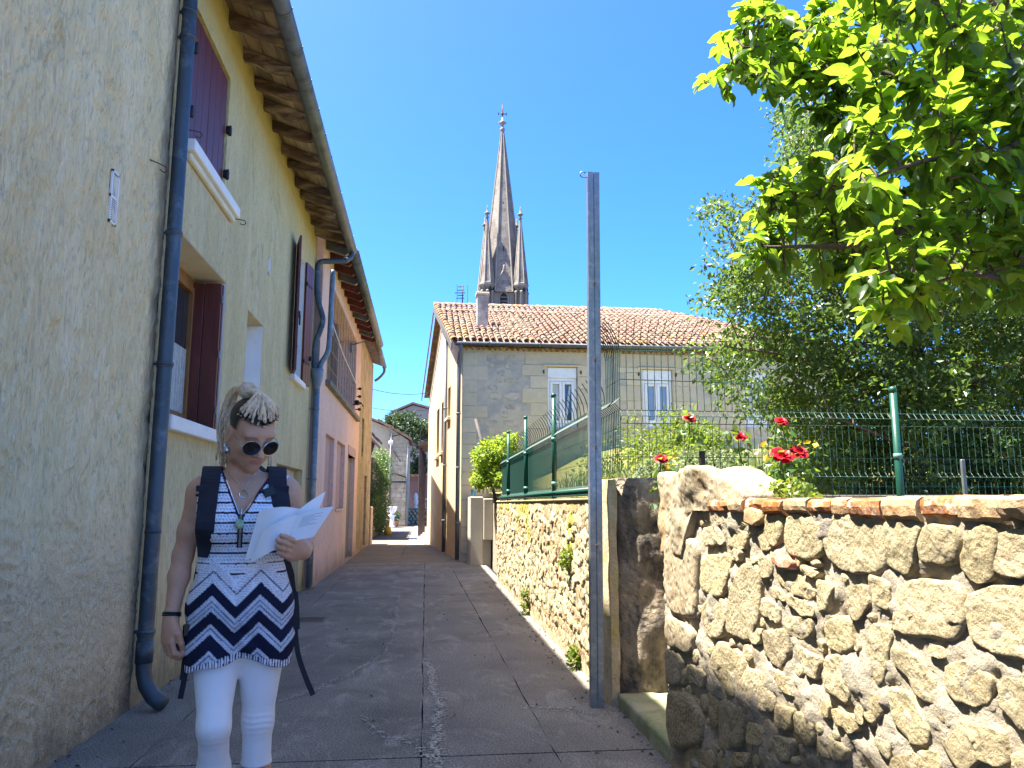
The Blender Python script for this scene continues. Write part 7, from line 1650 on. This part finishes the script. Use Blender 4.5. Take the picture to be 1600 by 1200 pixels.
# ---- dreadlocks: swept back over the crown to a knot, then hanging behind her right shoulder
m_dread = M('blonde_dreadlock', (.86, .66, .43), (.58, .41, .24), 60, rough=.85, bump=1., bscale=160, rnd=.12, bdist=.006, stain=(.30, .20, .11), sscale=30, sth=.62)
m_root = M('dark_hair', (.030, .019, .013), (.016, .010, .008), 60, rough=.7, bump=.8, bscale=220, bdist=.004)
def skull(az, el, lift):
    """a point on the crown: az from the face (0) to her left (+), el from the brow up over the top"""
    d = np.array((math.sin(az)*math.cos(el), -math.cos(az)*math.cos(el), math.sin(el))); r = np.array((.073, .092, .075)); k = 1/np.linalg.norm(d/r)
    return np.array((0, .022, .048))+d*(k+lift)
hairp = pp((MB().lathe([(.012, -.03), (.03, -.015), (.034, .01), (.02, .03)], hd(-.012, .088, .125), 10), m_dread), 'hair')
tips = []
for k in range(24):
    az = -1.15+2.3*(k/13 if k < 14 else (k-13.5)/10)+R.uniform(-.05, .05); el0 = (.27 if k < 14 else .55)+.10*abs(az)+R.uniform(-.09, .09); pts_ = []; r0 = R.uniform(.0043, .0062)
    for t in np.linspace(0, 1, 8):
        el = el0+(2.15-el0)*t; a_ = az*(1-.55*t); p_ = skull(a_, el, .006+.014*math.sin(math.pi*min(1, t*1.1))+(.005 if k >= 14 else 0)+R.uniform(0, .006)); pts_.append(p_+np.array((.004*math.sin(t*9+k*2.3), 0, .003*math.sin(t*11+k))))
    kn_ = np.array((-.012+R.uniform(-.02, .02), .088+R.uniform(-.012, .012), .125+R.uniform(-.015, .02))); pts_[-1] = kn_; pts_[-2] = pts_[-2]*.55+kn_*.45+np.array((0, 0, .012))
    W_ = [hd(*p) for p in pts_]; sp_ = smooth_path(W_, 4); n = len(sp_); q = MB(); q.tube(sp_, [r0*(.75+.25*min(1, i/4))*(1+.22*math.sin(i*2.1+k)) for i in range(n)], 8); pp((q, m_dread), 'dreadlock', hairp)
    if k >= 14: continue
    q = MB(); q.tube(sp_[:4], [r0*.9, r0*1.05, r0*1.04, r0*.9], 7); q.v = [tuple(np.array(v)+HR @ np.array((0, .001, .0012))) for v in q.v]; pp((q, m_root), 'dread_root', hairp)
kw = hd(-.012, .090, .128)
for k in range(30):
    px, py = R.uniform(338, 362), R.uniform(672, 738); dy = R.uniform(.03, .12); tip = J(px, py, dy); out_ = J(R.uniform(350, 366), R.uniform(628, 645), .09); r0 = R.uniform(.005, .0075)
    sp_ = smooth_path([kw+np.array((R.uniform(-.015, .015), R.uniform(-.015, .015), R.uniform(-.01, .02))), kw*.5+out_*.5+np.array((-.01, .01, .03)), out_, out_*.45+tip*.55+np.array((R.uniform(-.02, .0), .0, 0)), tip], 5); n = len(sp_)
    q = MB(); q.tube(sp_, [r0*(1-.45*i/n)*(1+.15*math.sin(i*1.9+k)) for i in range(n)], 7); pp((q, m_dread), 'dreadlock', hairp)
for px, py in ((420, 726), (424, 733)):
    q = MB(); sp_ = smooth_path([J(414, 700, .08), J(px, py-15, .06), J(px, py, .05)], 5); q.tube(sp_, [.007*(1-.04*i) for i in range(len(sp_))], 7); pp((q, m_dread), 'dreadlock', hairp)
# ---- backpack
bpk = pp((MB().box((0, 0, 0), (.001, .001, .001)), m_strap), 'backpack'); COL.objects.unlink(bpk); bpk = None
s = SDF((-.2, .08, .95), (.2, .36, 1.52), .007); s.ell(J(380, 800, .19), (.135, .075, .19), .03); s.ell(J(380, 850, .21), (.14, .085, .15), .04); s.ell(J(380, 840, .27), (.10, .05, .10), .03); V, F = s.skin(); bpk = pp(np_mesh('backpack', V, F, m_strap), 'backpack')
def strap_path(pxs, side):
    out = []
    for px, py in pxs:
        b = J(px, py, -.09); out.append((b[0], front(b[0], b[2], .004, -.25, .08), b[2]))
    return out
for side, cols in ((-1, ((328, 757), (326, 775), (324, 800), (322, 825), (320, 850), (317, 872))), (1, ((434, 757), (437, 775), (440, 800), (442, 825), (443, 848), (446, 872)))):
    fr = strap_path(cols, side); x = fr[0][0]; st = [(x*.9, back(x*.85, shz-.07, .01), shz-.08), (x*.95, .06, topz(x*.95, .06)+.004), (x, .015, topz(x, .015)+.005), (x, -.03, topz(x, -.03)+.005)]
    pts_ = st+fr; nr = [(0, .8, .6), (0, .3, 1), (0, -.2, 1), (0, -.8, .6)]+[(side*.25, -1, 0)]*len(fr); sp_ = smooth_path(pts_, 3); nrs = []
    for i in range(len(sp_)): k = min(i/3, len(nr)-1.001); a_ = Vector(nr[int(k)]); b_ = Vector(nr[int(k)+1]); nrs.append(tuple(a_.lerp(b_, k-int(k))))
    n = len(sp_); q = MB(); q.band(sp_, nrs, [.062 if i < n*.78 else .062-.036*(i/n-.78)/.22 for i in range(n)], .011); sst = pp((q, m_strap), 'shoulder_strap', bpk)
    q = MB(); b_ = J(437 if side > 0 else 322, 763, -.1); q.box((b_[0], front(b_[0], b_[2], .018), b_[2]), (.066, .006, .02), bev=.002); q.box((b_[0], front(b_[0], b_[2], .018), b_[2]-.022), (.066, .006, .01), bev=.002); pp((q, m_strap), 'strap_loop', sst)
    if side > 0:
        q = MB(); b1, b2 = J(428, 765, -.1), J(412, 772, -.1); q.band([(b1[0], front(b1[0], b1[2], .012), b1[2]), (b2[0], front(b2[0], b2[2], .012), b2[2])], [(0, -1, 0)]*2, .03, .008); pp((q, m_black), 'chest_buckle', sst)
    # lower webbing and loose hip belt ends
    if side < 0: L = [((315, 872), .0), ((308, 905), .05), ((301, 945), .04), ((297, 985), -.02), ((294, 1020), -.03), ((288, 1062), -.03), ((282, 1092), -.04)]
    else: L = [((446, 872), -.01), ((455, 900), .05), ((460, 940), .05), ((461, 982), .02), ((465, 1020), .0), ((476, 1055), -.01), ((489, 1086), -.02)]
    sp_ = smooth_path([J(*p, d) for p, d in L], 4); n = len(sp_); q = MB(); q.band(sp_, [(side*.5, -1, 0)]*n, [.018 if i > n*.18 else .024 for i in range(n)], .003); wb = pp((q, m_strap), 'loose_strap', bpk)
    if side < 0:
        c_ = J(293, 985, -.03); q = MB(); q.box(c_, (.030, .014, .042), bev=.005); pp((q, m_black), 'buckle', wb); q = MB(); q.band([J(291, 1000, -.02), J(288, 1030, -.01), J(284, 1062, .0)], [(-.5, -1, 0)]*3, .012, .003); pp((q, m_strap), 'strap_end', wb)
    else: c_ = J(461, 968, .0); q = MB(); q.band([J(457, 925, .04), J(459, 950, .03), J(461, 984, .01)], [(.5, -1, 0)]*3, [.03, .032, .026], .01); pp((q, m_strap), 'hip_pad', wb)
# sandals
m_lea = M('brown_leather', (.14, .07, .035), rough=.6)
for an, sd in ((anR, -1), (anL, 1)):
    q = MB(); zb = max(0.0, an[2]-.095); q.prism([(an[0]-.038, an[1]+.065, zb), (an[0]+.038, an[1]+.065, zb), (an[0]+.046, an[1]-.12, zb), (an[0]+.03, an[1]-.205, zb), (an[0]-.03, an[1]-.205, zb), (an[0]-.046, an[1]-.12, zb)], (0, 0, .016)); sa = pp((q, m_lea), 'sandal')
    q = MB(); q.tube([an+np.array((math.cos(t)*.043, -.085+0*t, -.035+math.sin(t)*.035)) for t in np.arange(-.3, 3.5, .3)], .007, 6, flat=.5); pp((q, m_lea), 'sandal_strap', sa)
# ---- what she holds: the sheets, and a small black object in her other hand
m_paper = M('white_paper', (.80, .80, .80), (.78, .78, .785), 3, rough=.9, bump=.05); m_ink = plain('grey_print', (.45, .45, .48), .9)
def in_world(p): p = Vector(p); return PB+pr*p.x+pd*p.y+Vector((0, 0, p.z))
def paper(corner, bulge, name, lab, fold=.0, group=None, text=None):
    """a sheet hung between four seen corners (top-left, top-right, bottom-right, bottom-left), bowed; with a thickness"""
    A, B, Cc, D = [J(*c_[:2], c_[2]) for c_ in corner]; n = 12; vs = []
    for i in range(n+1):
        for j in range(n+1):
            u, v = i/n, j/n; p_ = A*(1-u)*(1-v)+B*u*(1-v)+Cc*u*v+D*(1-u)*v; p_ = p_+np.array((0, -bulge*math.sin(math.pi*u)-fold*math.sin(math.pi*v)*.5, bulge*.35*math.sin(math.pi*u)*(1-v))); vs.append(in_world(p_))
    fs = [(i*(n+1)+j, (i+1)*(n+1)+j, (i+1)*(n+1)+j+1, i*(n+1)+j+1) for i in range(n) for j in range(n)]; off = len(vs); nn = pd*.0008
    q = MB(); q.add(vs, fs, True); q.add([v+nn for v in vs], [f[::-1] for f in fs], True)
    o = link(name, q.mesh(name, m_paper), None, lab, 'paper', group)
    if text:
        q = MB()
        for r_ in range(text):
            v = .16+.05*r_; u0, u1 = .15, .15+.65*R.uniform(.5, 1); row_ = []
            for u in np.linspace(u0, u1, 8):
                p_ = [A*(1-u)*(1-w_)+B*u*(1-w_)+Cc*u*w_+D*(1-u)*w_+np.array((0, -bulge*math.sin(math.pi*u)-fold*math.sin(math.pi*w_)*.5-.0012, bulge*.35*math.sin(math.pi*u)*(1-w_))) for w_ in (v, v+.016)]; row_.append([in_world(x) for x in p_])
            q.add([p for a_ in row_ for p in a_], [(2*i, 2*i+1, 2*i+3, 2*i+2) for i in range(7)])
        t_ = link('print_lines', q.mesh('print_lines', m_ink)); t_.parent = o
G_ = 'sheets of paper in her hand'
paper([(405, 799, -.17), (468, 795, -.185), (452, 850, -.155), (382, 876, -.15)], .03, 'paper_sheet', 'bluish back sheet of the papers, rising above the front page on its left', .0, G_)
paper([(466, 797, -.188), (509, 768, -.17), (497, 800, -.165), (455, 840, -.16)], .01, 'paper_sheet', 'narrow back sheet of the papers whose pointed corner sticks up highest', .0, G_)
paper([(411, 830, -.20), (467, 804, -.215), (450, 846, -.20), (390, 880, -.175)], .028, 'paper_sheet', 'front left page of the papers bending down over her waist', .0, G_)
paper([(467, 804, -.2165), (522, 791, -.215), (490, 839, -.20), (450, 846, -.2015)], .012, 'paper_sheet', 'front right page of the papers reaching out over her forearm', .0, G_, 8)
q = MB(); Rm = Matrix((Vector(gs), Vector(gn), Vector(gf))).transposed(); c_ = Vector(grip)-Vector(gn)*.012; ax_ = Vector(gf); q.tube([c_-ax_*.016+Vector(gs)*.004, c_-ax_*.006, c_+ax_*.012, c_+ax_*.02], [.010, .0135, .0135, .011], 12); q.v = [tuple(in_world(v)) for v in q.v]
link('key_fob', q.mesh('key_fob', m_black), None, 'small black object held in the woman\'s lowered right hand', 'key fob')
